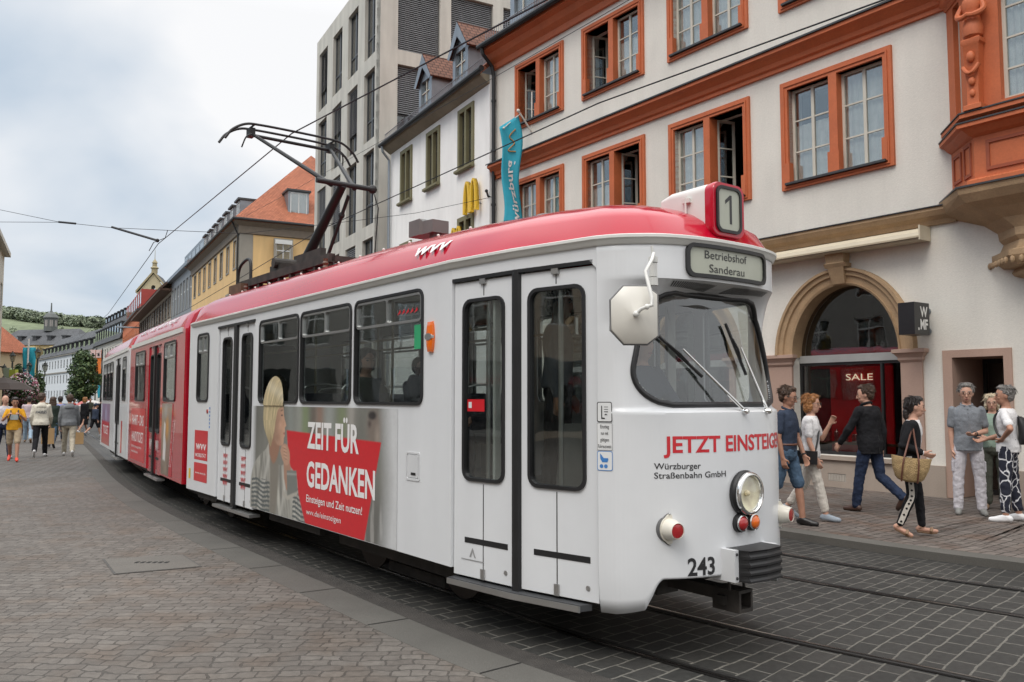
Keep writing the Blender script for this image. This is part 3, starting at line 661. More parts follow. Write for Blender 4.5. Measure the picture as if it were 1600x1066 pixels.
for a, b, c, d in ow:
    m_ = (a + c) / 2; f = MB(); f.panel(rect(a, b, c, d), [rect(a + .14, b + .1, m_ - .06, d - .14), rect(m_ + .06, b + .1, c - .14, d - .14)], FW, -.05, .12)
    f.loft([[(x, -.05, b - .05), (x, -.16, b - .02), (x, -.16, b + .05), (x, -.05, b + .08)] for x in (a - .05, c + .05)])
    w = f.build('window', m_olive, wh)
    f = MB()
    for x0, x1 in ((a + .14, m_ - .06), (m_ + .06, c - .14)): f.panel(rect(x0, b + .1, x1, d - .14), [rect(x0 + .04, b + .14, x1 - .04, b + 1.20), rect(x0 + .04, b + 1.24, x1 - .04, d - .18)], FW, .06, .10)
    f.build('casement', mat('olive_dark_frame', (.06, .055, .04), .5), w)
    f = MB(); f.box(a + .14, .075, b + .1, c - .14, .08, d - .14); f.build('pane', g_win, w)
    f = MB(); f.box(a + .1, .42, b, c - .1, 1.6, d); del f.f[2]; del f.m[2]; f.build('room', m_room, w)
f = MB(); f.loft([[(x, .0, 10.98), (x, -.06, 11.0), (x, -.30, 11.16), (x, -.36, 11.25), (x, 0, 11.25)] for x in (-.05, LWH)]); f.build('eave_cornice', mat('eave_stone', (.26, .23, .17), .8, var=.1), wh)
f = MB(); f.tube([(-.1, -.42, 11.27), (LWH + .3, -.42, 11.27)], .085, 10); f.build('gutter', m_iron, wh)
f = MB(); f.tube([(.12, -.42, 11.2), (.12, -.38, 11.0), (.12, -.12, 10.7), (.12, -.10, .2)], .05, 8); f.build('downpipe', m_zinc, wh)
roof_plain('roof', m_tile, wh, [((-.1, -.4, 11.3), (LWH, -.4, 11.3), (LWH, 5.5, 16.8), (-.1, 5.5, 16.8))])
snow_guard(wh, 0, LWH, -.25, 11.4)
for u in (2.7, 5.6): zinc_dormer(wh, u, .25, 11.95, w=1.15, h=1.15, tile=m_tiled)
# yellow double-arch sign on the white wall
m_yel = mat('sign_yellow', (.80, .50, .02), .4, var=.03)
ms = empty('restaurant_sign', WH_B, atan2(dW.y, dW.x), 'yellow double-arch letter sign projecting from the white wall', 'sign')
f = MB()
def arch_letter(mb, cx, z0, hw, h, fn, t=.07):
    for s in (-1, 1):
        o = [(cx + s * hw / 2 + hw / 2 * cos(pi * i / 14), z0 + h * sin(pi * i / 14) ** .8) for i in range(15)]; n = [(cx + s * hw / 2 + (hw / 2 - t) * cos(pi * i / 14), z0 + (h - t * .8) * sin(pi * i / 14) ** .8) for i in range(15)]
        for i in range(14):
            q = [o[i], o[i + 1], n[i + 1], n[i]]; mb.loft([[fn(a, b, d) for a, b in q] for d in (-.06, .06)])
arch_letter(f, 0, 7.28, .45, 1.0, lambda a, b, d: (7.25 + a, -.16 + d, b), .10); f.build('letter', m_yel, ms, smooth=40)
f = MB(); f.tube([(6.87, 0, 7.5), (6.87, -.14, 7.5)], .025, 8); f.tube([(7.63, 0, 7.5), (7.63, -.14, 7.5)], .025, 8); f.build('bracket', m_zinc, ms)
ms2 = empty('restaurant_sign', WH_B, atan2(dW.y, dW.x), 'small yellow double-arch sign lower on the white wall above the tram roof', 'sign')
f = MB(); arch_letter(f, 0, 6.2, .36, .75, lambda a, b, d: (6.55 + a, -.30 + d, b), .09); f.build('letter', m_yel, ms2, smooth=40)
f = MB(); f.tube([(6.25, 0, 6.4), (6.25, -.28, 6.4)], .025, 8); f.build('bracket', m_zinc, ms2)

# ---- concrete office block
TW_P = Vector((-5.30, 32.35, 0)); ST = Vector((-.482, .876, 0)); SQ = Vector((.876, .482, 0))
tower = empty('office_block', TW_P, atan2(-ST.y, -ST.x), 'tall pale concrete office block with deep grid windows and louvre blinds', 'office building')
# local x runs back down the street towards the camera (0 at the near corner, negative away); local y into the block
m_conc = mat('pale_concrete', (.54, .52, .465), .8, var=.07, scale=.9, bump=.15, bscale=50, fine=.06, streak=.16)
m_bl = mat('louvre_blind', (.20, .20, .205), .5, metal=.3, var=.1); m_frm = mat('anodised_frame', (.10, .105, .11), .4, metal=.6)
TL, TD, TH = 9.4, 9.0, 24.0
rowsz = [(1.2, 4.5), (5.2, 8.2), (8.75, 11.85), (12.3, 15.25), (15.85, 18.75), (19.4, 22.6)]
colsx = [(-1.95, -.62), (-4.25, -2.85), (-6.60, -5.15), (-8.95, -7.50)]
f = MB(); hs = [rect(a, z0, b, z1) for a, b in colsx for z0, z1 in rowsz]
TTOP = 19.55
hs = [h for h in hs if h[2][1] < TTOP]
f.panel([(-TL, 0), (0, 0), (0, TTOP), (-TL, TTOP)], hs, FW, 0, .75)
colsy = [(.62, 2.62), (3.12, 5.12), (5.62, 7.6)]
hs2 = [rect(a, z0, b, z1) for a, b in colsy for z0, z1 in rowsz if z1 < TTOP]
SW = lambda a, b, d: (-d, a, b)
f.panel([(.75, 0), (TD, 0), (TD, TTOP), (.75, TTOP)] if False else [(0.0, 0), (TD, 0), (TD, TTOP), (0.0, TTOP)], hs2, SW, 0.003, .45)
f.box(-TL, TD - .3, 0, 0, TD, TTOP); f.box(-TL, .75, 0, -TL + .3, TD, TTOP); f.box(-TL, 0, TTOP, 0, TD, TTOP + .02)
f.build('wall', m_conc, tower)
def tower_win(fn, a, z0, b, z1, dep, blind):
    f = MB(); w = b - a; ths = [a + w * .5] if w < 1.7 else [a + w * .3]
    hl = []; xs = [a] + ths + [b]
    for i in range(len(xs) - 1): hl += [rect(xs[i] + .06, z0 + .95, xs[i + 1] - .06, z1 - .06), rect(xs[i] + .06, z0 + .06, xs[i + 1] - .06, z0 + .88)]
    f.panel(rect(a, z0, b, z1), hl, fn, dep, dep + .08); o = f.build('window', m_frm, tower)
    f = MB(); f.panel(rect(a + .03, z0 + .03, b - .03, z1 - .03), (), fn, dep + .03, dep + .04); f.build('pane', g_dark, o)
    if blind:
        f = MB(); n = int((z1 - z0 - blind) / .085)
        for k in range(n):
            z = z1 - .05 - k * .085; p = [fn(a + .05, z, dep - .05), fn(b - .05, z, dep - .05), fn(b - .05, z - .075, dep - .095), fn(a + .05, z - .075, dep - .095)]; f.add(p, [(0, 1, 2, 3)])
        f.build('blind', m_bl, o)
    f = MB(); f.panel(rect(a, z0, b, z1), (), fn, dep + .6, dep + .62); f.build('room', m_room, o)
rn = random.Random(5)
for a, b in colsx:
    for z0, z1 in rowsz:
        if z1 < TTOP: tower_win(FW, a, z0, b, z1, .14, rn.choice([.0, .9, 0, 1.6, 0]))
for i, (a, b) in enumerate(colsy):
    for z0, z1 in rowsz:
        if z1 < TTOP: tower_win(SW, a, z0, b, z1, .20, .95 if z0 < 15 else .06)

# ---- generic street building set out by two ground points on its street front
def block(name, label, cat, A, B, depth, eave, wall, roofm, roof_h, group=None, hip=False):
    """A = near corner, B = far corner of the street front; returns (empty, length); local x from B to A, y into the block"""
    A, B = Vector((*A, 0)), Vector((*B, 0)); d = A - B; Ln = d.length
    return empty(name, B, atan2(d.y, d.x), label, cat, group), Ln
def win_proto(par, w, h, frame_m, bars=1, pane=None, surround=None, sw=.14):
    f = MB(); f.panel(rect(-w / 2, 0, w / 2, h), [rect(-w / 2 + .06, .06, -.03, h * .62), rect(.03, .06, w / 2 - .06, h * .62), rect(-w / 2 + .06, h * .66, -.03, h - .06), rect(.03, h * .66, w / 2 - .06, h - .06)] if bars else [rect(-w / 2 + .06, .06, w / 2 - .06, h - .06)], FW, .10, .16)
    if surround: f.panel(rect(-w / 2 - sw, -sw, w / 2 + sw, h + sw), [rect(-w / 2, 0, w / 2, h)], FW, -.04, .14, mi=1)
    o = f.build('window', [frame_m, surround] if surround else frame_m, par)
    g_ = MB(); g_.box(-w / 2 + .03, .125, .03, w / 2 - .03, .135, h - .03); g_.build('pane', pane or g_win, o)
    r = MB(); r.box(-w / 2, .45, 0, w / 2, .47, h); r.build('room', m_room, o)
    return o
def put_windows(proto, spots):
    for i, (x, z) in enumerate(spots):
        o = proto if i == 0 else copy_tree(proto, proto.parent)
        o.location = (x, 0, z)
def front_wall(par, Ln, eave, depth, m, spots, w, h, base=0):
    f = MB(); f.panel([(0, 0), (Ln, 0), (Ln, eave), (0, eave)], [rect(x - w / 2, z, x + w / 2, z + h) for x, z in spots], FW, 0, .35)
    f.box(0, .35, 0, .3, depth, eave); f.box(Ln - .3, .35, 0, Ln, depth, eave); f.box(0, depth - .3, 0, Ln, depth, eave)
    return f.build('wall', m, par)
m_ochre = mat('plaster_ochre', (.74, .50, .235), .85, var=.05, scale=.6, streak=.10, fine=.04)
m_grst = mat('grey_stone_trim', (.27, .25, .215), .8, var=.1, scale=1.5)
m_wfr = mat('white_window_frame', (.62, .63, .62), .5, var=.03)
# ochre house with red hipped roof
Y_A, Y_B = (-18.95, 57.05), (-30.3, 77.7)
yb, LY = block('ochre_house', 'ochre yellow house with steep red hipped roof and grey dormers', 'house', Y_A, Y_B, 13, 14.1, None, None, 0)
EY = 14.05; DY = 13.0
xs = [LY - 1.9 - k * (LY - 3.4) / 7.2 for k in range(8)]
sp = [(x, z) for z in (11.0, 7.3, 3.6) for x in xs]
front_wall(yb, LY, EY, DY, m_ochre, sp, 1.05, 1.95)
p_ = win_proto(yb, 1.05, 1.95, m_wfr, 1, None, m_grst); put_windows(p_, sp)
f = MB()                                             # right hand end wall has windows of its own
for k, y in enumerate((2.9, 7.6)):
    for z in (10.9, 7.2): 
        o = copy_tree(p_, yb); o.location = (LY + .36, y, z); o.rotation_euler = (0, 0, pi / 2)
f.box(LY - .02, -.02, 0, LY + .03, .85, EY - .5); f.box(LY - .5, -.03, 0, LY + .025, .0, EY - .5); f.build('corner_quoin', m_grst, yb)
f = MB()
for k, y in enumerate((2.9, 7.6)):
    for z in (10.9, 7.2): f.box(LY + .36, y - .6, z + 1.7, LY + .42, y + .6, z + 2.0)
f.build('roller_blind', m_wfr, yb)
f = MB(); f.loft([[(-.0 - e, -e, z), (LY + e, -e, z), (LY + e, DY + e, z), (-e, DY + e, z)] for e, z in ((.02, EY - .9), (.12, EY - .85), (.15, EY - .35), (.45, EY - .1), (.5, EY))]); f.build('eave_cornice', mat('eave_brownstone', (.20, .165, .13), .8, var=.1), yb)
f = MB(); f.tube([(0, -.6, EY + .05), (LY + .6, -.6, EY + .05), (LY + .6, DY, EY + .05)], .1, 8); f.tube([(LY - .35, -.55, EY), (LY - .35, -.12, EY - .9), (LY - .35, -.12, 0)], .06, 8); f.build('gutter', m_iron, yb)
RH = 7.2; e = .6; a_, b_, c_, d_ = (-e, -e, EY + .05), (LY + e, -e, EY + .05), (LY + e, DY + e, EY + .05), (-e, DY + e, EY + .05); r1_, r2_ = (6.0, DY / 2, EY + RH), (LY - 6.2, DY / 2, EY + RH)
roof_plain('roof', m_tilebr, yb, [(a_, b_, r2_, r1_), (b_, c_, r2_, r2_), (c_, d_, r1_, r2_), (d_, a_, r1_, r1_)], .15)
def flat_dormer(par, x, y0, z0, w, h, dp, M=None):
    f = MB(); f.box(x - w / 2, y0, z0, x + w / 2, y0 + dp, z0 + h); o = f.build('dormer', m_zinc, par)
    f = MB(); f.box(x - w / 2 - .12, y0 - .18, z0 + h, x + w / 2 + .12, y0 + dp, z0 + h + .14); f.build('dormer_roof', m_lead, o)
    f = MB(); f.box(x - w / 2 + .14, y0 - .02, z0 + .25, x + w / 2 - .14, y0 - .005, z0 + h - .1); f.build('pane', g_win, o)
    f = MB(); f.panel(rect(x - w / 2 + .14, z0 + .25, x + w / 2 - .14, z0 + h - .1), [rect(x - w / 2 + .2, z0 + .3, x - .03, z0 + h - .15), rect(x + .03, z0 + .3, x + w / 2 - .2, z0 + h - .15)], FW, y0 - .05, y0 - .021); f.build('casement', m_wfr, o)
    if M:
        o.matrix_local = M
    return o
for k in range(7): flat_dormer(yb, LY - 3.0 - k * 2.55, .35, EY + .3, 1.35, 1.75, 2.5)
flat_dormer(yb, 0, 0, 0, 1.5, 2.3, 2.6, Matrix.Translation((LY - .4, 8.6, EY + .35)) @ Matrix.Rotation(pi / 2, 4, 'Z'))
flat_dormer(yb, 0, 0, 0, 1.5, 2.3, 2.6, Matrix.Translation((LY - .4, 4.1, EY + .35)) @ Matrix.Rotation(pi / 2, 4, 'Z'))
# grey glazed house next to it
gb, LG = block('grey_glazed_house', 'grey panelled house with tall strip windows beside the ochre house', 'house', Y_B, (-37.9, 91.4), 12, 14, None, None, 0)
xs = [1.1 + k * (LG - 2.2) / 6 for k in range(7)]; sp = [(x, z) for z in (10.4, 6.6, 2.8) for x in xs]
m_gpan = mat('grey_panel', (.24, .25, .26), .5, metal=.3, var=.08)
front_wall(gb, LG, 14.4, 12, m_gpan, sp, 1.5, 3.1); p_ = win_proto(gb, 1.5, 3.1, m_wfr, 1); put_windows(p_, sp)
f = MB(); f.box(-.2, -.5, 14.4, LG + .1, 0, 14.75); f.box(-.2, -.3, 14.75, LG + .1, 12, 14.9); f.build('eave_cornice', m_zinc, gb)
f = MB(); f.box(.5, 1.2, 14.9, LG - .2, 9, 17.4); o = f.build('roof_storey', m_zinc, gb)
for k in range(5):
    f = MB(); f.box(1.2 + k * 2.7, 1.17, 15.3, 3.3 + k * 2.7, 1.19, 17.0); f.build('pane', g_dark, o)
# brown timbered house
tb_, LT = block('brown_roofed_house', 'house with steep brown tiled roof and timbered upper windows', 'house', (-37.95, 91.5), (-58.2, 128.6), 13, 14, None, None, 0)
xs = [1.8 + k * (LT - 3.4) / 12 for k in range(13)]; sp = [(x, z) for z in (10.8, 7.0, 3.2) for x in xs]
m_tcre = mat('plaster_cream', (.47, .42, .34), .85, var=.07); m_timber = mat('timber_brown', (.10, .055, .035), .7, var=.15)
front_wall(tb_, LT, 14.3, 13, m_tcre, sp, 2.2, 2.3); p_ = win_proto(tb_, 2.2, 2.3, m_wfr, 1, None, m_timber); put_windows(p_, sp)
roof_plain('roof', m_tileb, tb_, [((-.5, -1.3, 13.9), (LT + .4, -1.3, 13.9), (LT + .4, 5.2, 20.2), (-.5, 5.2, 20.2)), ((-.5, 11.5, 14), (LT + .4, 11.5, 14), (LT + .4, 5.2, 20.2), (-.5, 5.2, 20.2))], .25)
f = MB(); f.box(-.4, -1.25, 13.6, LT + .3, 0, 13.85); f.build('eave', m_timber, tb_)
for z in (12.2, 9.2):
    f = MB()
    for k in range(3): f.tube([(1 + k * .9, -.1, z + .3), (1 + k * .9, -3.4, z + .3)], .05, 6)
    f.build('pole_bracket', m_zinc, tb_)
# orange house
ob, LO = block('orange_house', 'orange plastered house with red mansard dormers', 'house', (-58.4, 129), (-77, 163), 13, 16, None, None, 0)
m_orange = mat('plaster_orange', (.55, .17, .075), .85, var=.05); xs = [2 + k * (LO - 4) / 12 for k in range(13)]; sp = [(x, z) for z in (11.3, 7.4, 3.4) for x in xs]
front_wall(ob, LO, 15.4, 13, m_orange, sp, 1.5, 2.2); p_ = win_proto(ob, 1.5, 2.2, m_wfr, 1); put_windows(p_, sp)
m_redz = mat('red_metal', (.33, .045, .035), .5); 
f = MB(); f.box(-.1, -.5, 15.4, LO + .1, .0, 15.7); f.build('eave_cornice', m_lead, ob)
roof_plain('roof', m_tileb, ob, [((0, -.3, 15.7), (LO, -.3, 15.7), (LO, 5, 20), (0, 5, 20))], .2)
for k in range(9):
    x = LO - 1.6 - k * 3.9; f = MB(); f.box(x - 1.2, .2, 16.0, x + 1.2, 5, 18.9); o = f.build('dormer', m_redz, ob)
    f = MB(); f.box(x - .8, .15, 16.6, x + .8, .19, 18.5); f.build('pane', g_win, o)
# grey mansard house with white walls
gm, LM = block('grey_mansard_house', 'white house with grey slate mansard roof and a row of dormers', 'house', (-77.2, 163.4), (-98, 194), 13, 14, None, None, 0)
xs = [1.8 + k * (LM - 3.4) / 10 for k in range(11)]; sp = [(x, z) for z in (9.9, 6.3, 2.7) for x in xs]
m_pale = mat('plaster_pale', (.58, .56, .50), .85, var=.05)
front_wall(gm, LM, 13.6, 13, m_pale, sp, 1.5, 2.4); p_ = win_proto(gm, 1.5, 2.4, mat('grey_frame', (.2, .2, .2), .5), 1); put_windows(p_, sp)
roof_plain('roof', m_slate, gm, [((-.4, -.6, 13.6), (LM + .3, -.6, 13.6), (LM, 1.6, 18.8), (0, 1.6, 18.8)), ((0, 1.6, 18.8), (LM, 1.6, 18.8), (LM, 6.5, 21.4), (0, 6.5, 21.4))], .2)
for r_, (y0, z0, n) in enumerate(((-.1, 14.3, 11), (1.9, 18.9, 9))):
    for k in range(n):
        x = 1.8 + k * (LM - 3.6) / (n - 1); f = MB(); f.box(x - .85, y0, z0, x + .85, y0 + 3, z0 + (2.6 if r_ == 0 else 1.5)); f.box(x - 1.0, y0 - .2, z0 + (2.6 if r_ == 0 else 1.5), x + 1.0, y0 + 3, z0 + (2.8 if r_ == 0 else 1.7)); o = f.build('dormer', m_slate if r_ else m_lead, gm)
        f = MB(); f.box(x - .6, y0 - .05, z0 + .4, x + .6, y0 - .01, z0 + (2.3 if r_ == 0 else 1.2)); f.build('pane', g_win, o)
# golden church gable with a small lantern, behind the brown roof
cg = empty('church_gable', (-109.3, 250, 13.6), radians(12), 'yellow church gable with a small lantern behind brown roofs', 'church')
f = MB(); f.panel([(-4.2, -14), (4.2, -14), (4.2, 20.2), (0, 26.0), (-4.2, 20.2)], [arch_out(0, .6, 20.6, 21.8, .6, 10)], FW, 0, .6); f.box(-4.1, .6, -14, 4.1, 14, 20); f.build('wall', mat('plaster_yellow', (.46, .40, .26), .85), cg)
f = MB()
for s in (-1, 1): f.loft([[(s * 4.9, y, 19.9), (s * 4.9, y, 20.6), (0, y, 27.0), (0, y, 26.2)] for y in (-.5, .3)])
f.loft([[(x, -.4, 19.6), (x, -.4, 20.1), (x, 0, 20.1), (x, 0, 19.6)] for x in (-4.6, 4.6)]); f.build('gable_moulding', mat('gold_stone', (.32, .27, .16), .7), cg)
roof_plain('roof', m_slate, cg, [((-4.9, .2, 20.1), (-4.9, 14, 20.1), (0, 14, 26.5), (0, .2, 26.5)), ((4.9, .2, 20.1), (4.9, 14, 20.1), (0, 14, 26.5), (0, .2, 26.5))], .15)
f = MB(); f.lathe([(.9, 26.2), (.9, 27.6), (1.2, 27.7), (1.2, 27.9), (.7, 28.3), (.65, 29.3), (.9, 29.4), (.45, 30.1), (.1, 30.6), (.05, 33.5)], 10, M=Matrix.Translation((0, 1.2, 0))); f.build('lantern', mat('gold_stone', (0, 0, 0)), cg)
# long pale house closing the street
lw, LL = block('long_pale_house', 'long pale blue-white house with small windows closing the street', 'house', (-113, 223), (-164, 286), 14, 15, None, None, 0)
xs = [2.5 + k * (LL - 5) / 17 for k in range(18)]; sp = [(x, z) for z in (10.9, 6.2, 1.5) for x in xs]
m_pblue = mat('plaster_pale_blue', (.62, .65, .67), .85, var=.04)
front_wall(lw, LL, 15, 14, m_pblue, sp, 1.5, 2.5); p_ = win_proto(lw, 1.5, 2.5, mat('grey_frame', (0, 0, 0)), 1); put_windows(p_, sp)
f = MB(); f.box(-.3, -.25, 9.3, LL + .1, .0, 9.7); f.box(-.3, -.5, 14.6, LL + .1, 0, 15.0); f.build('string_course', m_grst, lw)
roof_plain('roof', m_slate, lw, [((-.5, -.6, 15), (LL + .5, -.6, 15), (LL + .5, 7, 22.4), (-.5, 7, 22.4)), ((-.5, 14.6, 15), (LL + .5, 14.6, 15), (LL + .5, 7, 22.4), (-.5, 7, 22.4))], .25)
for k in range(13):
    x = 4 + k * (LL - 8) / 12; f = MB(); f.box(x - 1.3, .9, 15.9, x + 1.3, 5, 18.2); f.box(x - 1.6, .6, 18.2, x + 1.6, 5, 18.5); o = f.build('dormer', m_slate, lw)
    f = MB(); f.box(x - .9, .85, 16.3, x + .9, .89, 17.9); f.build('pane', g_win, o)
# town hall with ridge turret, further back
th = empty('turret_hall', (-221.5, 380, 0), atan2(-.22, .975), 'large grey-roofed hall with a ridge turret behind the pale house', 'hall')
m_ycr = mat('plaster_yellow_cream', (.58, .46, .24), .85)
f = MB(); f.box(-22, 0, 0, 24, 18, 26); f.build('wall', m_ycr, th)
sp = [(-19 + k * 6.2, 21.0) for k in range(7)]
p_ = win_proto(th, 1.9, 3.6, mat('grey_frame', (0, 0, 0)), 1); 
put_windows(p_, [(x, z) for x, z in sp])
for o in list(th.children):
    if o.name.startswith('window'): o.location.y = -.2
f = MB()
for k in range(3): f.box(-17 + k * 15, -3.5, 0, -10 + k * 15, 0, 25.2); 
f.build('projecting_wing', m_ycr, th)
roof_plain('roof', m_slate, th, [((-23, -1, 26), (25, -1, 26), (18, 9, 34), (-16, 9, 34)), ((-23, 19, 26), (25, 19, 26), (18, 9, 34), (-16, 9, 34)), ((25, -1, 26), (25, 19, 26), (18, 9, 34), (18, 9, 34)), ((-23, -1, 26), (-23, 19, 26), (-16, 9, 34), (-16, 9, 34))], .3)
f = MB(); f.lathe([(2.9, 33), (2.9, 39), (3.4, 39.2), (3.4, 39.6), (2.2, 41.2), (.8, 42), (.35, 43), (.25, 46.5)], 8, M=Matrix.Translation((2, 9, 0))); o = f.build('turret', mat('turret_wood', (.10, .11, .105), .7), th)
f = MB()
for k in range(8):
    a = pi / 8 + k * pi / 4; f.box(-.6, 2.75, 35.2, .6, 2.85, 38.2, M=Matrix.Translation((2, 9, 0)) @ Matrix.Rotation(a + pi / 8, 4, 'Z'))
f.build('turret_opening', mat('turret_opening', (.30, .28, .26), .7), o)
for k in range(5):
    x = -16 + k * 8; f = MB(); f.box(x - 1.0, 1.6, 28, x + 1.0, 5, 30); f.box(x - 1.4, 1.3, 30, x + 1.4, 5, 30.5); f.build('dormer', m_lead, th)
# ---- left side of the street
rg = empty('red_gabled_house', (-101.5, 150, 0), atan2(-.30, .954), 'house with a big red tiled gable roof at the street end', 'house')
f = MB(); f.box(-8, 0, 0, 6.5, 10, 10.5); f.build('wall', mat('plaster_yellow', (0, 0, 0)), rg)
roof_plain('roof', m_tilebr, rg, [((-9, -.6, 10.2), (7.2, -.6, 10.2), (1.4, 5, 17.5), (-7, 5, 17.5)), ((7.2, -.6, 10.2), (7.2, 10.6, 10.2), (1.4, 5, 17.5), (1.4, 5, 17.5))], .2)
f = MB(); f.box(-1.8, .6, 11.6, 1.6, 4, 13.8); f.box(-2.1, .4, 13.8, 1.9, 4, 14.1); o = f.build('dormer', m_lead, rg); f = MB(); f.box(-1.4, .55, 12.1, 1.2, .59, 13.5); f.build('pane', g_win, o)
sp = [(-5 + k * 2.6, z) for z in (7.4, 3.6) for k in range(4)]; p_ = win_proto(rg, 1.3, 2.2, m_wfr, 1); put_windows(p_, sp)
for o in list(rg.children):
    if o.name.startswith('window'): o.location.y = -.2
# buildings of the left side; only the corner of the first stands in view, the others show in the tram's glass
m_lp = mat('pale_render', (.50, .50, .455), .8, var=.05, streak=.1); m_lq = mat('grey_render', (.30, .29, .27), .8, var=.06, streak=.1); m_lr = mat('warm_render', (.42, .35, .27), .8, var=.06, streak=.1)
for nm, lb, A, B, H_, mm in (('pale_corner_building', 'pale rendered building whose edge shows at the far left', (-23.7, 34.5), (-37.2, 60), 12.0, m_lp), ('grey_row_building', 'grey rendered row building reflected in the tram glass', (-30, 4), (-36, 34.0), 11, m_lq), ('warm_row_building', 'warm rendered row building behind the photographer', (-6, -30), (-29.5, 3.6), 12, m_lr)):
    A, B = Vector((*A, 0)), Vector((*B, 0)); d = B - A; b_ = empty(nm, A, atan2(d.y, d.x), lb, 'building'); Ln = d.length
    n = int(Ln / 3); xs = [Ln * (k + .5) / n for k in range(n)]; sp = [(x, z) for z in [4.6 + 3.3 * q for q in range(int((H_ - 4) / 3.3))] for x in xs]
    f = MB(); f.panel(rect(0, 0, Ln, H_), [rect(x - .8, z, x + .8, z + 2) for x, z in sp] + [rect(x - 1.25, .3, x + 1.25, 3.3) for x in xs], FW, 0, .35); f.box(0, .35, 0, .3, 9, H_); f.box(Ln - .3, .35, 0, Ln, 9, H_); f.box(-.2, -.4, H_, Ln, 9, H_ + .3); f.build('wall', mm, b_)
    p_ = win_proto(b_, 1.6, 2.0, m_wfr, 1); put_windows(p_, sp)
    f = MB(); f.box(-1.25, .2, .3, 1.25, .22, 3.3); o = f.build('shop_pane', g_dark, b_); r_ = MB(); r_.box(-1.25, .6, .3, 1.25, .62, 3.3); r_.build('room', m_room, o)
    put_windows(o, [(x, 0) for x in xs])
# ------------------------------------------------------------------ the articulated tram: one thing, three car sections
TO = Vector((1.5746, 5.4574, 0)); TR = radians(-52.863)
tram = empty('tram', TO, TR, 'white and red articulated tram with a single round headlight, rounding the curve', 'tram')
m_tw = mat('tram_white', (.685, .70, .715), .32, var=.006, scale=.5, coat=.35, streak=.045, fine=.015, fscale=9, spec=.5)
m_tw2 = mat('tram_white_dull', (.60, .61, .62), .4, var=.03)
m_tr = mat('tram_red', (.43, .004, .022), .14, var=.08, scale=1.1, coat=.35, spec=.4)
m_tred = mat('tram_body_red', (.46, .007, .022), .25, var=.06, scale=1.2, coat=.7)
m_cream2 = mat('gutter_white', (.66, .66, .63), .4, var=.05)
m_rub = mat('black_rubber', (.013, .013, .014), .45, var=.2)
m_blk = mat('underframe_black', (.034, .029, .025), .7, var=.6, scale=7)
m_chrome = mat('chrome', (.75, .75, .74), .12, metal=1, var=.02)
m_steel = mat('brushed_metal', (.48, .48, .47), .35, metal=.9, var=.06)
g_tram = glass('tram_glass', (.80, .83, .82), .8, .11)
g_ws = glass('windscreen_glass', (.80, .83, .82), .9, .14)
m_int = mat('tram_interior', (.55, .55, .52), .7, var=.1); m_floor = mat('tram_floor', (.05, .05, .05), .8)
m_seat = mat('seat_fabric', (.055, .06, .085), .8, var=.3, scale=20); m_ad = mat('ad_red', (.55, .012, .020), .35, var=.05, coat=.3)
m_txw = mat('ad_white', (.76, .75, .74), .4, var=.02); m_txk = mat('print_black', (.02, .02, .022), .4, var=.05); m_txr = mat('print_red', (.55, .02, .03), .4, var=.04)
Z0, ZG = .43, 2.74; HWD = 1.10
SD = lambda a, b, d: (a, -HWD + d, b)             # near side: along, up, inwards
SDF = lambda a, b, d: (a, HWD - d, b)
# plan outlines of the nose, from the near door post (x -.55) to the far one, by lateral parameter
def prof(pts, n=40):
    half = catmull([(x, y, 0) for x, y in pts], 10)[::-1]       # from side to centre
    near = [Vector((p.x, -p.y, 0)) for p in half]; far = [Vector((p.x, p.y, 0)) for p in half[::-1]][1:]
    P = near + far; L = [0]
    for i in range(1, len(P)): L.append(L[-1] + (P[i] - P[i - 1]).length)
    o = []
    for k in range(n + 1):
        d = L[-1] * k / n; i = 1
        while i < len(P) - 1 and L[i] < d: i += 1
        t = (d - L[i - 1]) / max(1e-9, L[i] - L[i - 1]); o.append(P[i - 1].lerp(P[i], t))
    return o
NN = 72
PL = prof([(-.075, 0), (-.085, .2), (-.13, .4), (-.215, .58), (-.31, .70), (-.42, .80), (-.55, .865)], NN)      # lower panel
PB = prof([(-.17, 0), (-.175, .2), (-.20, .4), (-.265, .58), (-.345, .70), (-.44, .80), (-.55, .865)], NN)      # foot of the windscreen
PT = prof([(-.36, 0), (-.36, .2), (-.37, .4), (-.40, .56), (-.44, .68), (-.49, .78), (-.55, .865)], NN)         # head of the windscreen
PO = prof([(-.145, 0), (-.15, .2), (-.18, .4), (-.24, .58), (-.325, .70), (-.43, .80), (-.55, .865)], NN)       # overhang with the destination box
def nose(t, z):
    """t in 0..1 from near post to far post"""
    k = min(NN - 1e-6, max(0, t * NN)); i = int(k); f = k - i
    g_ = lambda P: P[i].lerp(P[i + 1], f)
    def sm(a, b, x): x = max(0, min(1, (x - a) / (b - a))); return x * x * (3 - 2 * x)
    if z <= 1.605: p = g_(PL); 
    elif z <= 1.64: p = g_(PL).lerp(g_(PB), sm(1.605, 1.64, z))
    else:
        ay = abs(g_(PO).y); zc = 2.425 - .24 * min(1, ay / .78) ** 2.2; ze = 2.475
        if z <= zc: p = g_(PB).lerp(g_(PT), min(1, (z - 1.64) / .72))
        elif z <= ze:
            q = g_(PB).lerp(g_(PT), min(1, (zc - 1.64) / .72)); u = (z - zc) / (ze - zc); p = q.lerp(g_(PO), u ** 1.35)
        else: p = g_(PO)
    if z < .62: p = p.lerp(Vector((-.6, 0, 0)), .025 * (1 - (z - .35) / .27) ** 2)
    return Vector((p.x, p.y, z))
NL = [0]
for i in range(NN): NL.append(NL[-1] + (PL[i + 1] - PL[i]).length)
NTOT = NL[-1]
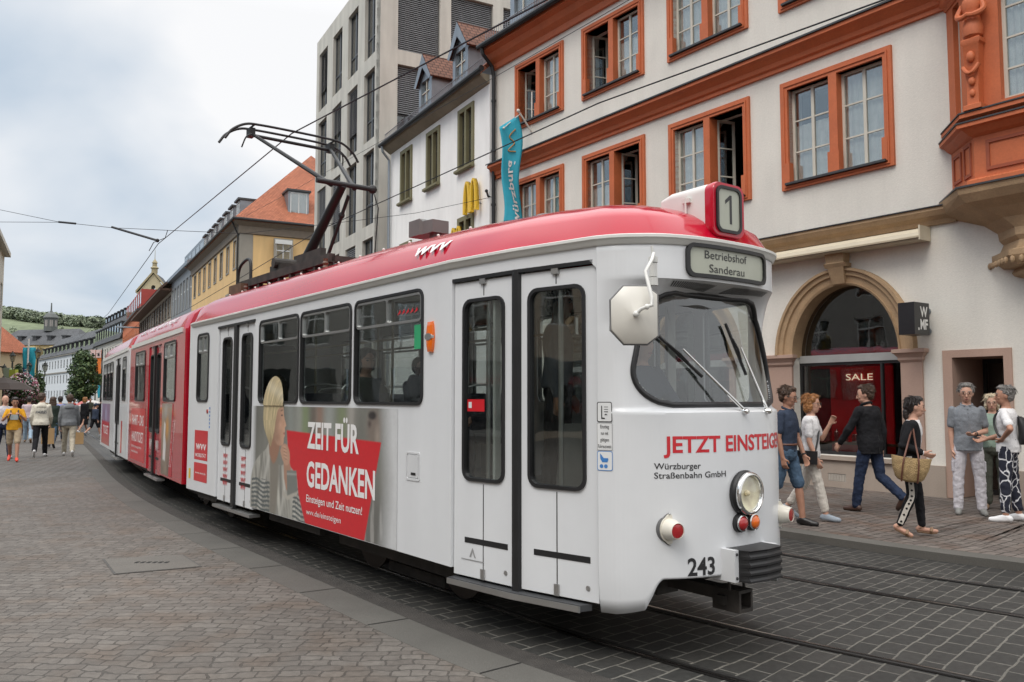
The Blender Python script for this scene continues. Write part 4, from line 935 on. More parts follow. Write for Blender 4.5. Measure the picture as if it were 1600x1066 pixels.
def NF(a, b, d):
    t = .5 + a / NTOT; p = nose(t, b); q = nose(min(1, t + .004), b) - nose(max(0, t - .004), b); n = Vector((q.y, -q.x, 0)).normalized(); return tuple(p + n * (.0065 + d))
def NA(y):
    lo, hi = 0.0, 1.0
    for _ in range(40):
        m = (lo + hi) / 2
        if nose(m, 1.0).y < y: lo = m
        else: hi = m
    return (lo - .5) * NTOT    # a = metres along the nose from its centre
# ---- body shell of a section
def wall_holes(wins): return [rr(a, z0, b, z1, .075) for a, z0, b, z1 in wins]
def side_wall(name, m, par, x0, x1, wins, doors, fn, z0=Z0):
    out_ = [(x0, z0)]
    for a, b, zt in sorted(doors): out_ += [(a, z0), (a, zt), (b, zt), (b, z0)]
    out_ += [(x1, z0), (x1, ZG), (x0, ZG)]
    f = MB(); f.panel(out_, wall_holes(wins), fn, 0, .045)
    return f.build(name, m, par)
def tram_window(par, a, z0, b, z1, fn, transom=True, r=.075, frame=None):
    f = MB(); f.panel(rr(a - .014, z0 - .014, b + .014, z1 + .014, r + .01), [rr(a + .010, z0 + .010, b - .010, z1 - .010, r - .008)], fn, -.014, .03)
    w = f.build('window', frame or m_rub, par)
    f = MB(); f.panel(rr(a + .004, z0 + .004, b - .004, z1 - .004, r - .004), (), fn, .012, .018); f.build('pane', g_tram, w)
    if transom:
        zt = z1 - .255; f = MB()
        f.panel(rr(a + .014, zt, b - .014, z1 - .014, .05), [rr(a + .034, zt + .022, (a + b) / 2 - .009, z1 - .034, .03), rr((a + b) / 2 + .009, zt + .022, b - .034, z1 - .034, .03)], fn, -.006, .03)
        f.build('vent_frame', m_steel, w)
        f = MB()
        if b - a > .7:
            for c in ((a + b) / 2 - .28, (a + b) / 2 + .05):
                pass
    return w
def leaf(par, a, z0, b, z1, win, fn, m, slot=True):
    f = MB(); f.panel(rect(a, z0, b, z1), [rr(*win, .075)], fn, 0, .035); d = f.build('door', m, par)
    tram_window(d, *win, fn, transom=False)
    c = (win[0] + win[2]) / 2; f = MB()
    f.panel(rect(c - .004, z0, c + .004, win[1] - .03), (), fn, -.0015, .001); f.panel(rect(c - .004, win[3] + .03, c + .004, z1), (), fn, -.0015, .001); f.build('fold_seam', m_rub, d)
    if slot:
        f = MB(); f.panel(rect(a + .13 * (b - a) * 1.0 + .04, z0 + .245, b - .10 * (b - a), z0 + .285), (), fn, -.003, .002); f.build('slot', m_rub, d)
    f = MB(); P = [fn(c, win[1] - .02, .05), fn(c, win[3] + .02, .05)]; f.tube(P, .019, 8); f.build('handrail', m_steel, d)
    f = MB(); f.panel(rect(c - .02, z0 + .0, c + .02, z0 + .075), (), fn, -.012, .0); f.panel(rr(b - .10, z0 + .07, b - .07, z0 + .10, .012), (), fn, -.006, 0); f.panel(rect(c - .03, z1 - .03, c + .03, z1 + .02), (), fn, -.02, 0); f.build('hinge', m_steel, d)
    return d
def seal(par, a, z0, b, z1, fn):
    f = MB(); f.panel(rect(a, z0, b, z1), (), fn, -.012, .03); return f.build('door_seal', m_rub, par)
def roof_shell(name, m, par, outline, spine, h=.50, zg=ZG, n=12, hfun=None):
    """outline and spine: matching lists of plan points"""
    rows = []
    for j in range(n + 1):
        t = j / n; r = 1 - (1 - t) ** 1.0; z = zg + h * (1 - (1 - r) ** 2.5) ** .5 if r < 1 else zg + h
        rows.append([(p[0] + (q[0] - p[0]) * r, p[1] + (q[1] - p[1]) * r, zg + (z - zg) * (hfun(p[0] + (q[0] - p[0]) * r) if hfun else 1)) for p, q in zip(outline, spine)])
    f = MB(); f.grid(rows); return f.build(name, m, par, smooth=50)
def roof_z(y, h=.5): return ZG + h * max(0, (1 - (abs(y) / HWD) ** 2.5)) ** .5
def gutter(par, outline, z=ZG):
    f = MB(); rings = []
    n = len(outline)
    for i, p in enumerate(outline):
        t = Vector(outline[min(i + 1, n - 1)]) - Vector(outline[max(i - 1, 0)]); t.normalize(); nr = Vector((t.y, -t.x, 0))
        q = Vector((p[0], p[1], 0)); rings.append([q + nr * a + Vector((0, 0, z + b)) for a, b in ((-.02, -.045), (.012, -.045), (.022, -.035), (.030, -.012), (.040, -.004), (.040, .014), (.028, .020), (-.02, .03))])
    f.loft(rings, 0); return f.build('gutter', m_cream2, par, smooth=40)
def HFR(x): return 1 - .30 * (max(0, min(1, (x + 3.6) / 3.4))) ** 1.3     # the roof sinks towards the nose
HF_ON = [True]
# ======== front section
fs = empty('front_section', (0, 0, 0)); fs.parent = tram
XB = -8.78
W1 = (-6.00, 1.655, -4.87, 2.58); W2 = (-4.80, 1.655, -3.64, 2.58); W3 = (-3.55, 1.655, -2.35, 2.58); W0 = (-8.38, 1.66, -7.90, 2.57)
DR = (-7.50, -6.18, 2.615)
def mirror_wins(): return [(-8.38, 1.66, -7.2, 2.57), (-7.1, 1.655, -6.05, 2.58), W1, W2, W3]
side_wall('side_wall', m_tw, fs, XB, -1.92, [W0, W1, W2, W3], [DR], SD)
fw_ = side_wall('far_side_wall', m_tw, fs, XB, -1.92, mirror_wins(), [], SDF)
for w in (W1, W2, W3): tram_window(fs, *w, SD)
tram_window(fs, *W0, SD, True)
for w in mirror_wins(): tram_window(fs, *w, SDF)
# tapered door bay: three plan points on each side
DP = [Vector((-1.92, -1.10, 0)), Vector((-1.235, -1.015, 0)), Vector((-.55, -.865, 0))]
def plane_fn(p, q, off=0.0, flip=1):
    d = (q - p); ln = d.length; d = d / ln; nrm = Vector((-d.y, d.x, 0))
    def fn(a, b, dd):
        v = p + d * a + nrm * (dd + off); return (v.x, v.y * flip, b)
    return fn, ln
f1, l1 = plane_fn(DP[0], DP[1], .022); f2, l2 = plane_fn(DP[1], DP[2], .022)
ZD0, ZD1 = .385, 2.575
leaf(fs, .012, ZD0, l1 - .028, ZD1, (.125, 1.10, .555, 2.43), f1, m_tw); leaf(fs, .028, ZD0, l2 - .01, ZD1, (.12, 1.10, .585, 2.45), f2, m_tw)
f = MB(); sq = [DP[1] + Vector((-.030, -.004, 0)), DP[1] + Vector((0, -.006, 0)), DP[1] + Vector((.030, .003, 0)), DP[1] + Vector((.045, .06, 0)), DP[1] + Vector((-.04, .06, 0))]
f.loft([[(p.x, p.y, z) for p in sq] for z in (.355, 2.60)]); f.build('door_seal', m_rub, fs)
# header and sides round the door bay, and the plain far side of the bay
fa, _ = plane_fn(DP[0], DP[1]); fb, _ = plane_fn(DP[1], DP[2])
f = MB(); f.panel([(0, 2.61), (l1, 2.61), (l1, ZG), (0, ZG)], (), fa, 0, .05); f.panel([(0, 2.61), (l2 - .06, 2.61), (l2, 2.55), (l2, ZG), (0, ZG)], (), fb, 0, .05)
f.build('door_header', m_tw, fs)
f = MB(); f.panel(rect(0, 2.585, l1, 2.612), (), fa, .0, .03); f.panel(rect(0, 2.585, l2 - .03, 2.612), (), fb, .0, .03); f.build('door_track', m_rub, fs)
fam, _ = plane_fn(DP[0], DP[1], 0, -1); fbm, _ = plane_fn(DP[1], DP[2], 0, -1)
f = MB(); f.panel(rect(0, .36, l1, ZG), [rr(.10, 1.655, l1 - .05, 2.45, .07)], fam, 0, .05); f.panel(rect(0, .36, l2, ZG), [rr(.06, 1.655, l2 - .08, 2.45, .07)], fbm, 0, .05); f.build('far_cab_side', m_tw, fs)
tram_window(fs, .10, 1.655, l1 - .05, 2.45, fam, False); tram_window(fs, .06, 1.655, l2 - .08, 2.45, fbm, False)
# step board
f = MB(); ot = [(-1.93, -1.02), (-1.90, -1.135), (-1.22, -1.06), (-.66, -.925), (-.64, -.84)]
f.loft([[(x, y, z) for x, y in ot] for z in (.325, .365)]); f.build('step_board', mat('step_grey', (.045, .047, .05), .6), fs)
f = MB(); e_ = ot[1:4]; f.loft([[(x, y, .36), (x, y - .014, .362), (x, y - .014, .322), (x, y, .318)] for x, y in e_]); f.build('step_edge', m_steel, fs)
# nose shell as one curved sheet, with the windscreen opening cut out
def ws_in(t, z, g=0.0):
    """inside the windscreen outline? g grows the outline"""
    y = nose(t, 1.8).y; z0, z1 = 1.655 - g, 2.405 + g
    if z < z0 or z > z1: return False
    k = max(0, (z - 1.655) / .75); hw = .745 - .155 * k ** 1.3 + g
    rb = .26
    if z < z0 + rb: hw -= rb - sqrt(max(0, rb * rb - (z0 + rb - z) ** 2)) * 1.0
    rt = .20
    if z > z1 - rt: hw -= rt - sqrt(max(0, rt * rt - (z - (z1 - rt)) ** 2))
    return abs(y) < hw
def nose_bottom(t):
    y = nose(t, .8).y
    ay = abs(y)
    if ay < .60: return .565
    if ay < .66: return .565 - .10 * ((ay - .60) / .06) ** 2
    if ay < .70: return .465 - .095 * ((ay - .66) / .04)
    return .37 - .035 * min(1, (ay - .70) / .12)
zs = [0] * 3 + [.60, .8, 1.0, 1.2, 1.4, 1.55, 1.59, 1.605, 1.614, 1.623, 1.632, 1.642] + [1.66 + .0152 * i for i in range(36)] + [2.20 + .0125 * i for i in range(23)] + [2.50, 2.56, 2.65, ZG]
NT = 288
rows = []
for k, z in enumerate(zs):
    row = []
    for j in range(NT + 1):
        t = j / NT; zz = z if k > 2 else nose_bottom(t) + (.60 - nose_bottom(t)) * k / 3
        row.append(nose(t, zz))
    rows.append(row)
def skp(i, j):
    zc = (zs[i] + zs[i + 1]) / 2 if i > 2 else .4
    return i > 2 and ws_in((j + .5) / NT, zc, -.012)
f = MB(); f.grid(rows, 0, skp); nz_ = f.build('nose_shell', m_tw, fs, smooth=38)
sm_ = nz_.modifiers.new('thickness', 'SOLIDIFY'); sm_.thickness = .008; sm_.offset = 0
# outline of the windscreen, walked round for the rubber seal
def ws_outline():
    pts = []
    for k in range(41):
        z = 1.655 + .75 * k / 40
        lo, hi = .5, 1.0
        if not ws_in(.5, min(max(z, 1.6551), 2.4049)): continue
        for _ in range(30):
            m_ = (lo + hi) / 2
            if ws_in(m_, min(max(z, 1.6551), 2.4049)): lo = m_
            else: hi = m_
        pts.append((lo, z))
    return pts
ol = ws_outline(); loop = [(1 - t, z) for t, z in ol[::-1]] + [( .5 + (t - .5), z) for t, z in ([(1 - ol[0][0] + (2 * ol[0][0] - 1) * q / 14, ol[0][1]) for q in range(1, 14)])] + ol + [(ol[-1][0] + (1 - 2 * ol[-1][0]) * q / 14, ol[-1][1]) for q in range(1, 14)]
P_ = [nose(t, z) + Vector((.006, 0, 0)) for t, z in loop]
P_ = [P_[i] for i in range(len(P_)) if (P_[i] - P_[i - 1]).length > .004]
f = MB(); f.tube(P_, .020, 8, closed=True); wsn = f.build('windscreen', m_rub, fs, smooth=60)
f = MB(); rows = [[nose(j / 96, 1.64 + .78 * i / 24) + Vector((.0, 0, 0)) for j in range(97)] for i in range(25)]
f.grid(rows, 0, lambda i, j: not ws_in((j + .5) / 96, 1.64 + .78 * (i + .5) / 24, .02)); f.build('pane', g_ws, wsn, smooth=60)
# roof of the front section with its domed nose
def sect_outline(x0, x1): return [(x0 + (x1 - x0) * k / 14, -HWD) for k in range(15)]
out1 = [(XB + .02, 1.0 - .0), (XB + .02, .6), (XB + .02, 0), (XB + .02, -.6), (XB + .02, -1.02)]
ol_ = [(XB + .06, -1.08)] + [(XB + .2 + (-1.92 - XB - .2) * k / 20, -HWD) for k in range(21)] + [(DP[1].x, DP[1].y)] + [(p.x, p.y) for p in PO] + [(DP[1].x, -DP[1].y)] + [(-1.92 + (XB + .2 + 1.92) * k / 20, HWD) for k in range(21)] + [(XB + .06, 1.08)]
full = out1 + ol_ + [(XB + .02, 1.02)]
def spine(p):
    x = max(XB + .32, min(-1.25, p[0])); return (x, 0)
roof_shell('roof', m_tr, fs, full, [spine(p) for p in full], hfun=HFR)
gutter(fs, ol_)
f = MB(); f.panel([(-1.08, Z0), (1.08, Z0), (1.08, ZG), (-1.08, ZG)], [rr(-.5, .9, .5, 2.5, .1)], lambda a, b, d: (XB + d, a, b), 0, .04); f.build('rear_bulkhead', m_tw2, fs)
# number box on the roof
f = MB(); nb = rr(-.155, 2.80, .170, 3.165, .065, 6); NC = 2.98
f.loft([[(-.68, y * .62, 2.98 + (z - 2.8) * .45) for y, z in nb], [(-.56, y * .9, 2.86 + (z - 2.8) * .83) for y, z in nb], [(-.30, y, z) for y, z in nb], [(-.22, y, z) for y, z in nb]]); box_ = f.build('number_box', m_cream2, fs, smooth=35)
f = MB(); f.loft([[(-.23, y * 1.0, z) for y, z in nb], [(-.19, y * 1.03, NC + (z - NC) * 1.02) for y, z in nb], [(-.165, y * 1.03, NC + (z - NC) * 1.02) for y, z in nb], [(-.155, y * 1.0, z) for y, z in nb]]); f.build('number_surround', m_tr, box_, smooth=35)
f = MB(); f.panel(rr(-.132, 2.822, .132, 3.143, .055), [rr(-.112, 2.842, .112, 3.123, .042)], lambda a, b, d: (-.155 + d, a, b), -.01, .014); f.build('display_seal', m_rub, box_)
m_disp = mat('display_film', (.40, .415, .345), .35, var=.08, scale=3)
f = MB(); f.panel(rr(-.118, 2.835, .118, 3.13, .045), (), lambda a, b, d: (-.152 + d, a, b), -.002, .002); f.build('display', m_disp, box_)
f = MB(); poly2(f, [(.006, 2.885), (.030, 2.885), (.030, 3.085), (.010, 3.085), (-.040, 3.045), (-.040, 3.018), (.006, 3.052)], lambda a, b, d: (-.1485, a, b)); f.build('numeral', m_txk, box_)
f = MB()
for z in (2.90, 3.05): f.box(-.42, -.175, z, -.35, -.145, z + .03)
f.tube([(-.385, -.172, 2.88), (-.385, -.172, 3.09)], .008, 6); f.build('latch', m_cream2, box_)
# destination box
def of(a, b, d): return NF(a, b, d)
def nose_patch(pts, holes, fn, d0, d1, m, name, par, cuts=14):
    f = MB(); bm = bmesh.new(); tri = tessellate_polygon([[Vector((a, b, 0)) for a, b in l] for l in [pts] + list(holes)]); flat = [p for l in [pts] + list(holes) for p in l]
    vs = [bm.verts.new((a, b, 0)) for a, b in flat]
    for t in tri:
        try: bm.faces.new([vs[i] for i in t])
        except ValueError: pass
    xs = [p[0] for p in flat]; x0, x1 = min(xs), max(xs)
    for k in range(1, cuts): bmesh.ops.bisect_plane(bm, geom=bm.verts[:] + bm.edges[:] + bm.faces[:], plane_co=(x0 + (x1 - x0) * k / cuts, 0, 0), plane_no=(1, 0, 0))
    bm.verts.ensure_lookup_table(); bm.verts.index_update(); v2 = [(v.co.x, v.co.y) for v in bm.verts]; f2_ = [tuple(v.index for v in fc.verts) for fc in bm.faces]; bed = [tuple(v.index for v in e.verts) for e in bm.edges if len(e.link_faces) == 1]; bm.free()
    f.add([fn(a, b, d1) for a, b in v2], f2_)
    if d0 is not None: f.add([fn(a, b, d0) for a, b in v2] + [fn(a, b, d1) for a, b in v2], [(i, j, len(v2) + j, len(v2) + i) for i, j in bed])
    return f.build(name, m, par, smooth=30)
db = nose_patch(rr(-.435, 2.492, .415, 2.716, .06), [rr(-.408, 2.516, .388, 2.692, .045)], of, 0, .022, m_rub, 'destination_box', fs)
nose_patch(rr(-.415, 2.51, .395, 2.698, .05), (), of, None, .006, m_disp, 'display', db)
f = MB(); put_text(f, 'Betriebshof', -.275, .165, 2.622, .056, lambda a, b, d: of(a, b, .0085), .002); put_text(f, 'Sanderau', -.235, .135, 2.532, .056, lambda a, b, d: of(a, b, .0085), .002); f.build('lettering', m_txk, db)
# vent slots under the overhang
for s in (-1, 1):
    f = MB()
    for k in range(22):
        a = s * (.10 + k * .020); p = [of(a, 2.434, .0), of(a + .009, 2.434, .0), of(a + .009, 2.464, .0), of(a, 2.464, .0)]; f.add([Vector(q) + Vector((.004, 0, -.004)) for q in p], [(0, 1, 2, 3)])
    f.build('vent_slots', m_txk, fs)
# ---- lettering and lamps on the nose
f = MB(); put_text(f, 'JETZT EINSTEIGEN', NA(-.599), NA(.60), 1.355, .105, lambda a, b, d: NF(a, b, .0), .024); f.build('lettering', m_txr, fs)
f = MB(); put_text(f, 'Würzburger', NA(-.648), NA(-.372), 1.25, .040, lambda a, b, d: NF(a, b, 0), .008); put_text(f, 'Straßenbahn GmbH', NA(-.648), NA(-.175), 1.192, .040, lambda a, b, d: NF(a, b, 0), .008); f.build('lettering', m_txk, fs)
f = MB(); put_text(f, '243', NA(-.468), NA(-.279), .582, .112, lambda a, b, d: NF(a, b, 0), .022); f.build('lettering', m_txk, fs)
f = MB()
for k, t in enumerate('wvv'): put_text(f, t, .34 + k * .07, .40 + k * .07, .62, .05, lambda a, b, d: NF(a, b, 0), .006)
f.box(0, 0, 0, .001, .001, .001); f.build('lettering', m_txr, fs)
def on_nose(a, z, tilt=0):
    """matrix at a nose point: local z along the surface normal"""
    p = nose(.5 + a / NTOT, z); q = nose(.5 + (a + .02) / NTOT, z); t = (q - p).normalized(); n = Vector((t.y, -t.x, 0)); u = Vector((0, 0, 1))
    if tilt: n = Matrix.Rotation(tilt, 4, 'Z').to_3x3() @ n; t = Matrix.Rotation(tilt, 4, 'Z').to_3x3() @ t
    return Matrix(((t.x, u.x, n.x, p.x), (t.y, u.y, n.y, p.y), (t.z, u.z, n.z, p.z), (0, 0, 0, 1)))
M_ = on_nose(0, 1.075)
f = MB(); f.lathe([(.135, -.02), (.148, .0), (.150, .02), (.140, .034), (.122, .036), (.12, .0)], 40, M=M_, caps=False); hl = f.build('headlight', m_rub, fs, smooth=40)
f = MB(); f.lathe([(.118, .02), (.138, .034), (.142, .052), (.136, .066), (.122, .070), (.114, .062), (.112, .04)], 40, M=M_, caps=False); f.build('chrome_ring', m_chrome, hl, smooth=60)
f = MB(); f.lathe([(.002, .014), (.05, .018), (.09, .030), (.114, .048)], 32, M=M_, caps=False); f.build('reflector', mat('reflector', (.88, .80, .62), .5, metal=0, var=.22, scale=16), hl, smooth=60)
f = MB(); f.lathe([(.114, .052), (.09, .070), (.05, .082), (.001, .086)], 32, M=M_, caps=False); f.build('lens', glass('lens_glass', (.97, .96, .93), 1.0, .10), hl, smooth=60)
f = MB(); f.sphere(M_ @ Vector((0, 0, .030)), .020, 12, 8); f.build('bulb', mat('bulb', (.85, .75, .5), .2), hl)
m_lr = mat('lamp_red', (.33, .010, .012), .12, var=.1, coat=.8); m_lo = mat('lamp_orange', (.75, .14, .006), .12, var=.1, coat=.8)
for a, m__ in ((-.062, m_lr), (.062, m_lo)):
    M2 = on_nose(a, .885); f = MB(); f.lathe([(.056, -.01), (.060, .006), (.060, .030), (.050, .034)], 24, M=M2); l_ = f.build('signal_lamp', m_rub, fs, smooth=40)
    f = MB(); f.lathe([(.049, .03), (.054, .034), (.055, .044), (.047, .048), (.045, .040)], 24, M=M2, caps=False); f.build('chrome_ring', m_chrome, l_, smooth=60)
    f = MB(); f.lathe([(.047, .036), (.043, .052), (.025, .062), (.001, .066)], 24, M=M2); f.build('lens', m__, l_, smooth=50)
for s in (-1, 1):
    M2 = on_nose(s * .60, .875, -s * .35); f = MB()
    fl = [(.076 * cos(2 * pi * k / 36) * (1 if abs(sin(2 * pi * k / 36)) < .8 else .9), .088 * sin(2 * pi * k / 36) * (1.0 + .22 * max(0, abs(sin(2 * pi * k / 36)) - .9) * 10 * .6)) for k in range(36)]
    f.loft([[M2 @ Vector((x, y, z)) for x, y in fl] for z in (-.03, .004)]); tl = f.build('tail_lamp', mat('lamp_gasket', (.12, .12, .12), .6), fs)
    f = MB(); f.loft([[M2 @ Vector((x * k, y * k, z)) for x, y in fl] for z, k in ((-.02, .95), (.012, .95))]); f.lathe([(.068, .0), (.066, .03), (.057, .07), (.052, .092), (.048, .095), (.046, .086)], 28, M=M2, caps=False); f.build('housing', mat('lamp_cream', (.66, .63, .55), .35), tl, smooth=40)
    f = MB(); f.lathe([(.0465, .086), (.042, .093), (.001, .098)], 24, M=M2); f.build('lens', m_lr, tl, smooth=50)
    f = MB()
    for y in (-.096, .096): f.sphere(M2 @ Vector((0, y, .012)), .008, 8, 6)
    f.build('screw', m_steel, tl)
# bumper block with ribs
f = MB(); f.box(-.25, -.225, .535, .02, -.185, .735); bu = f.build('bumper', m_tw2, fs); f = MB(); f.box(-.25, .185, .535, .02, .225, .735); f.build('bracket', m_tw2, bu)
bp = []
for k in range(17):
    z = .535 + .20 * k / 16; d = .012 * (sin(2 * pi * 4 * k / 16 + .6) > 0); bp.append((z, d))
rings = [[(-.2, -.185, z), (.015 + dd * .3, -.185, z), (.085 + dd, -.165, z), (.10 + dd, 0, z), (.085 + dd, .165, z), (.015 + dd * .3, .185, z), (-.2, .185, z)] for z, dd in bp]
f = MB(); f.loft(rings); f.build('rubber_block', m_rub, bu)
f = MB()
for y in (-.205, .205):
    for z in (.56, .71): f.sphere((.022, y, z), .010, 8, 6)
f.build('screw', m_txk, bu)
# coupler below
f = MB(); f.box(-1.0, -.055, .36, .0, .055, .44); f.box(-.9, -.11, .30, -.55, .11, .42); cp = f.build('coupler', m_blk, fs); cp.location = (-.20, 0, 0)
f = MB(); f.panel(rect(-.07, .30, .07, .445), [rect(-.05, .325, .05, .425)], lambda a, b, d: (.13 - d, a, b), 0, .22); f.box(-.09, -.06, .31, -.085, .06, .43); f.box(-.03, -.10, .34, .03, -.07, .40); f.box(-.02, .07, .34, .04, .10, .40); f.build('coupler_head', m_blk, cp)
f = MB(); f.tube(catmull([(.06, -.075, .44), (.05, -.07, .50), (.03, -.04, .53), (.03, .04, .53), (.05, .07, .50), (.06, .075, .44)], 6), .010, 8); f.build('coupler_loop', m_blk, cp)
# wipers
def wiper(a0, z0_, a1, z1_, ab, zb, am, zm):
    p = [Vector(of(a0, z0_, .035)), Vector(of(a1, z1_, .05))]; f = MB(); f.tube(p, [.012, .007], 8); f.lathe([(.022, 0), (.02, .03), (.012, .045)], 12, M=on_nose(a0, z0_ - .01)); w = f.build('wiper', m_chrome, fs, smooth=40)
    f = MB(); q = [Vector(of(ab, zb, .022)), Vector(of(am, zm, .022))]; f.tube(q, .011, 6); f.tube([q[0].lerp(q[1], .3) + Vector((.010, 0, 0)), q[0].lerp(q[1], .5) + Vector((.022, 0, 0)), q[0].lerp(q[1], .7) + Vector((.010, 0, 0))], .007, 6); f.build('blade', m_rub, w)
wiper(NA(.02), 1.62, NA(-.42), 2.02, NA(-.62), 2.15, NA(-.26), 1.84)
wiper(NA(.30), 1.62, NA(.22), 2.05, NA(.14), 2.22, NA(.24), 1.86)
# rear view mirror on the near corner
f = MB(); mo = Vector((-.11, -.965, 2.20)); hw_, hh_ = .140, .174
oc = [(-hw_, -hh_ * .52), (-hw_ * .45, -hh_), (hw_ * .55, -hh_), (hw_, -hh_ * .72), (hw_, hh_ * .72), (hw_ * .55, hh_), (-hw_ * .45, hh_), (-hw_, hh_ * .52)]
MM = Matrix.Translation(mo) @ Matrix.Rotation(radians(-36), 4, 'Z')
ft = lambda x, u, v: MM @ Vector((x, u, v))
f.loft([[ft(-.03, u, v) for u, v in oc], [ft(-.005, u, v) for u, v in oc], [ft(.0, u * .96, v * .96) for u, v in oc], [ft(.030, u * .55, v * .55) for u, v in oc], [ft(.046, u * .16, v * .16) for u, v in oc], [ft(.052, u * .08, v * .08) for u, v in oc]]); mr_ = f.build('mirror', mat('mirror_shell', (.63, .61, .555), .35, var=.03), fs, smooth=50)
f = MB(); f.tube([ft(-.018, u * 1.012, v * 1.012) for u, v in oc], .009, 6, closed=True); f.build('rim', mat('rim_grey', (.16, .16, .16), .5), mr_)
f = MB(); f.panel([(u * .95, v * .95) for u, v in oc], (), lambda a, b, d: tuple(ft(-.031 - d, a, b)), 0, .001); f.build('mirror_glass', m_chrome, mr_)
f = MB(); f.tube([ft(.05, 0, 0), ft(.08, .03, .03), ft(.09, .09, .05), Vector((.0, -.93, 2.30)), Vector((-.05, -.93, 2.46)), Vector((-.06, -.86, 2.54)), Vector((-.14, -.76, 2.60))], .0115, 8)
f.sphere(ft(.055, 0, 0), .02, 10, 6); f.sphere(ft(.085, .06, .04), .017, 10, 6); f.build('mirror_arm', m_cream2, mr_, smooth=50)
f = MB(); a_ = Vector((-.15, -.755, 2.40)); f.tube([a_, a_ + Vector((0, 0, .05))], .030, 12); f.tube([a_ + Vector((0, 0, .055)), a_ + Vector((0, 0, .14))], .026, 12); f.tube([a_ + Vector((0, 0, .145)), a_ + Vector((0, 0, .18))], .030, 12); f.tube([a_ + Vector((0, 0, .18)), a_ + Vector((.0, -.01, .25))], .008, 8); f.build('arm_hinge', m_cream2, mr_)
# ---- lettering and marks on the near side
DC = lambda a, b, d: SD(a, b, -.0025 - d)
def decal(name, m, pts_list, d=0, par=fs):
    f = MB()
    for p in pts_list: poly2(f, p, DC, d)
    return f.build(name, m, par)
# ---- printed advertising film: the picture is a raster of printed colour on a thin sheet
import numpy as np
def print_mat(name):
    m = bpy.data.materials.new(name); m.use_nodes = True; t = m.node_tree; a = t.nodes.new('ShaderNodeAttribute'); a.attribute_name = 'print'; b = t.nodes['Principled BSDF']
    t.links.new(a.outputs['Color'], b.inputs['Base Color']); b.inputs['Roughness'].default_value = .38; b.inputs['Coat Weight'].default_value = .2; return m
def vnoise(X, Z, sx, sz, seed):
    r = np.random.RandomState(seed).rand(97, 97); u = X / sx + 31.3; v = Z / sz + 17.7; i = np.floor(u).astype(int); j = np.floor(v).astype(int); a = u - i; b = v - j; a = a * a * (3 - 2 * a); b = b * b * (3 - 2 * b)
    g = lambda p, q: r[p % 97, q % 97]
    return (g(i, j) * (1 - a) + g(i + 1, j) * a) * (1 - b) + (g(i, j + 1) * (1 - a) + g(i + 1, j + 1) * a) * b
def fbm(X, Z, sx, sz, seed): return .5 * vnoise(X, Z, sx, sz, seed) + .3 * vnoise(X, Z, sx / 2, sz / 2, seed + 1) + .2 * vnoise(X, Z, sx / 4, sz / 4, seed + 2)
def sd_poly(X, Z, P):
    d = np.full(X.shape, 1e9); ins = np.zeros(X.shape, bool); n = len(P)
    for k in range(n):
        ax, az = P[k]; bx, bz = P[(k + 1) % n]; ex, ez = bx - ax, bz - az; wx, wz = X - ax, Z - az
        t = np.clip((wx * ex + wz * ez) / max(1e-9, ex * ex + ez * ez), 0, 1); d = np.minimum(d, np.hypot(wx - ex * t, wz - ez * t))
        c = ((az > Z) != (bz > Z)) & (X < (bx - ax) * (Z - az) / (bz - az + 1e-12) + ax); ins ^= c
    return np.where(ins, -d, d)
class Print:
    def __init__(s, x0, x1, z0, z1, step):
        s.x = np.arange(x0, x1 + step / 2, step); s.z = np.arange(z0, z1 + step / 2, step); s.X, s.Z = np.meshgrid(s.x, s.z); s.C = np.zeros(s.X.shape + (3,))
    def put(s, mask, col): 
        c = np.asarray(col, float); m = np.clip(mask, 0, 1)[..., None]; s.C = s.C * (1 - m) + c * m
    def poly(s, P, col, soft=.012): m = np.clip(.5 - sd_poly(s.X, s.Z, P) / soft, 0, 1); s.put(m, col); return m
    def ell(s, cx, cz, rx, rz, col, soft=.5, rot=0, k=1):
        c, n = cos(rot), sin(rot); u = ((s.X - cx) * c + (s.Z - cz) * n) / rx; v = (-(s.X - cx) * n + (s.Z - cz) * c) / rz; m = np.clip((1 - np.hypot(u, v)) / soft, 0, 1) * k; s.put(m, col); return m
    def build(s, name, fn, par, keep=None, m=None):
        nz_, nx_ = s.X.shape; vs = [fn(float(a), float(b), 0) for a, b in zip(s.X.ravel(), s.Z.ravel())]; K = keep if keep is not None else np.ones(s.X.shape, bool)
        fs = []
        for i in range(nz_ - 1):
            for j in range(nx_ - 1):
                if K[i, j] and K[i, j + 1] and K[i + 1, j] and K[i + 1, j + 1]: fs.append((i * nx_ + j, i * nx_ + j + 1, (i + 1) * nx_ + j + 1, (i + 1) * nx_ + j))
        me = bpy.data.meshes.new(name); me.from_pydata(vs, [], fs); at = me.color_attributes.new('print', 'FLOAT_COLOR', 'POINT'); at.data.foreach_set('color', np.concatenate([s.C.reshape(-1, 3), np.ones((nz_ * nx_, 1))], 1).astype(np.float32).ravel()); me.materials.append(m or print_mat('printed_film')); me.validate()
        bm = bmesh.new(); bm.from_mesh(me); bmesh.ops.delete(bm, geom=[v for v in bm.verts if not v.link_faces], context='VERTS'); bm.to_mesh(me); bm.free()
        return link(name, me, par)
cat2 = lambda pts, per=5: [(p.x, p.y) for p in catmull([(a, b, 0) for a, b in pts], per)]
A_ = Print(-6.22, -2.74, .436, 1.952, .0085); X, Z = A_.X, A_.Z
n1_ = fbm(X, Z, .30, .9, 1); n2_ = fbm(X, Z, .55, .5, 7)
A_.put(np.ones(X.shape), (.17, .17, .15)); A_.C *= (.55 + .9 * n1_)[..., None]
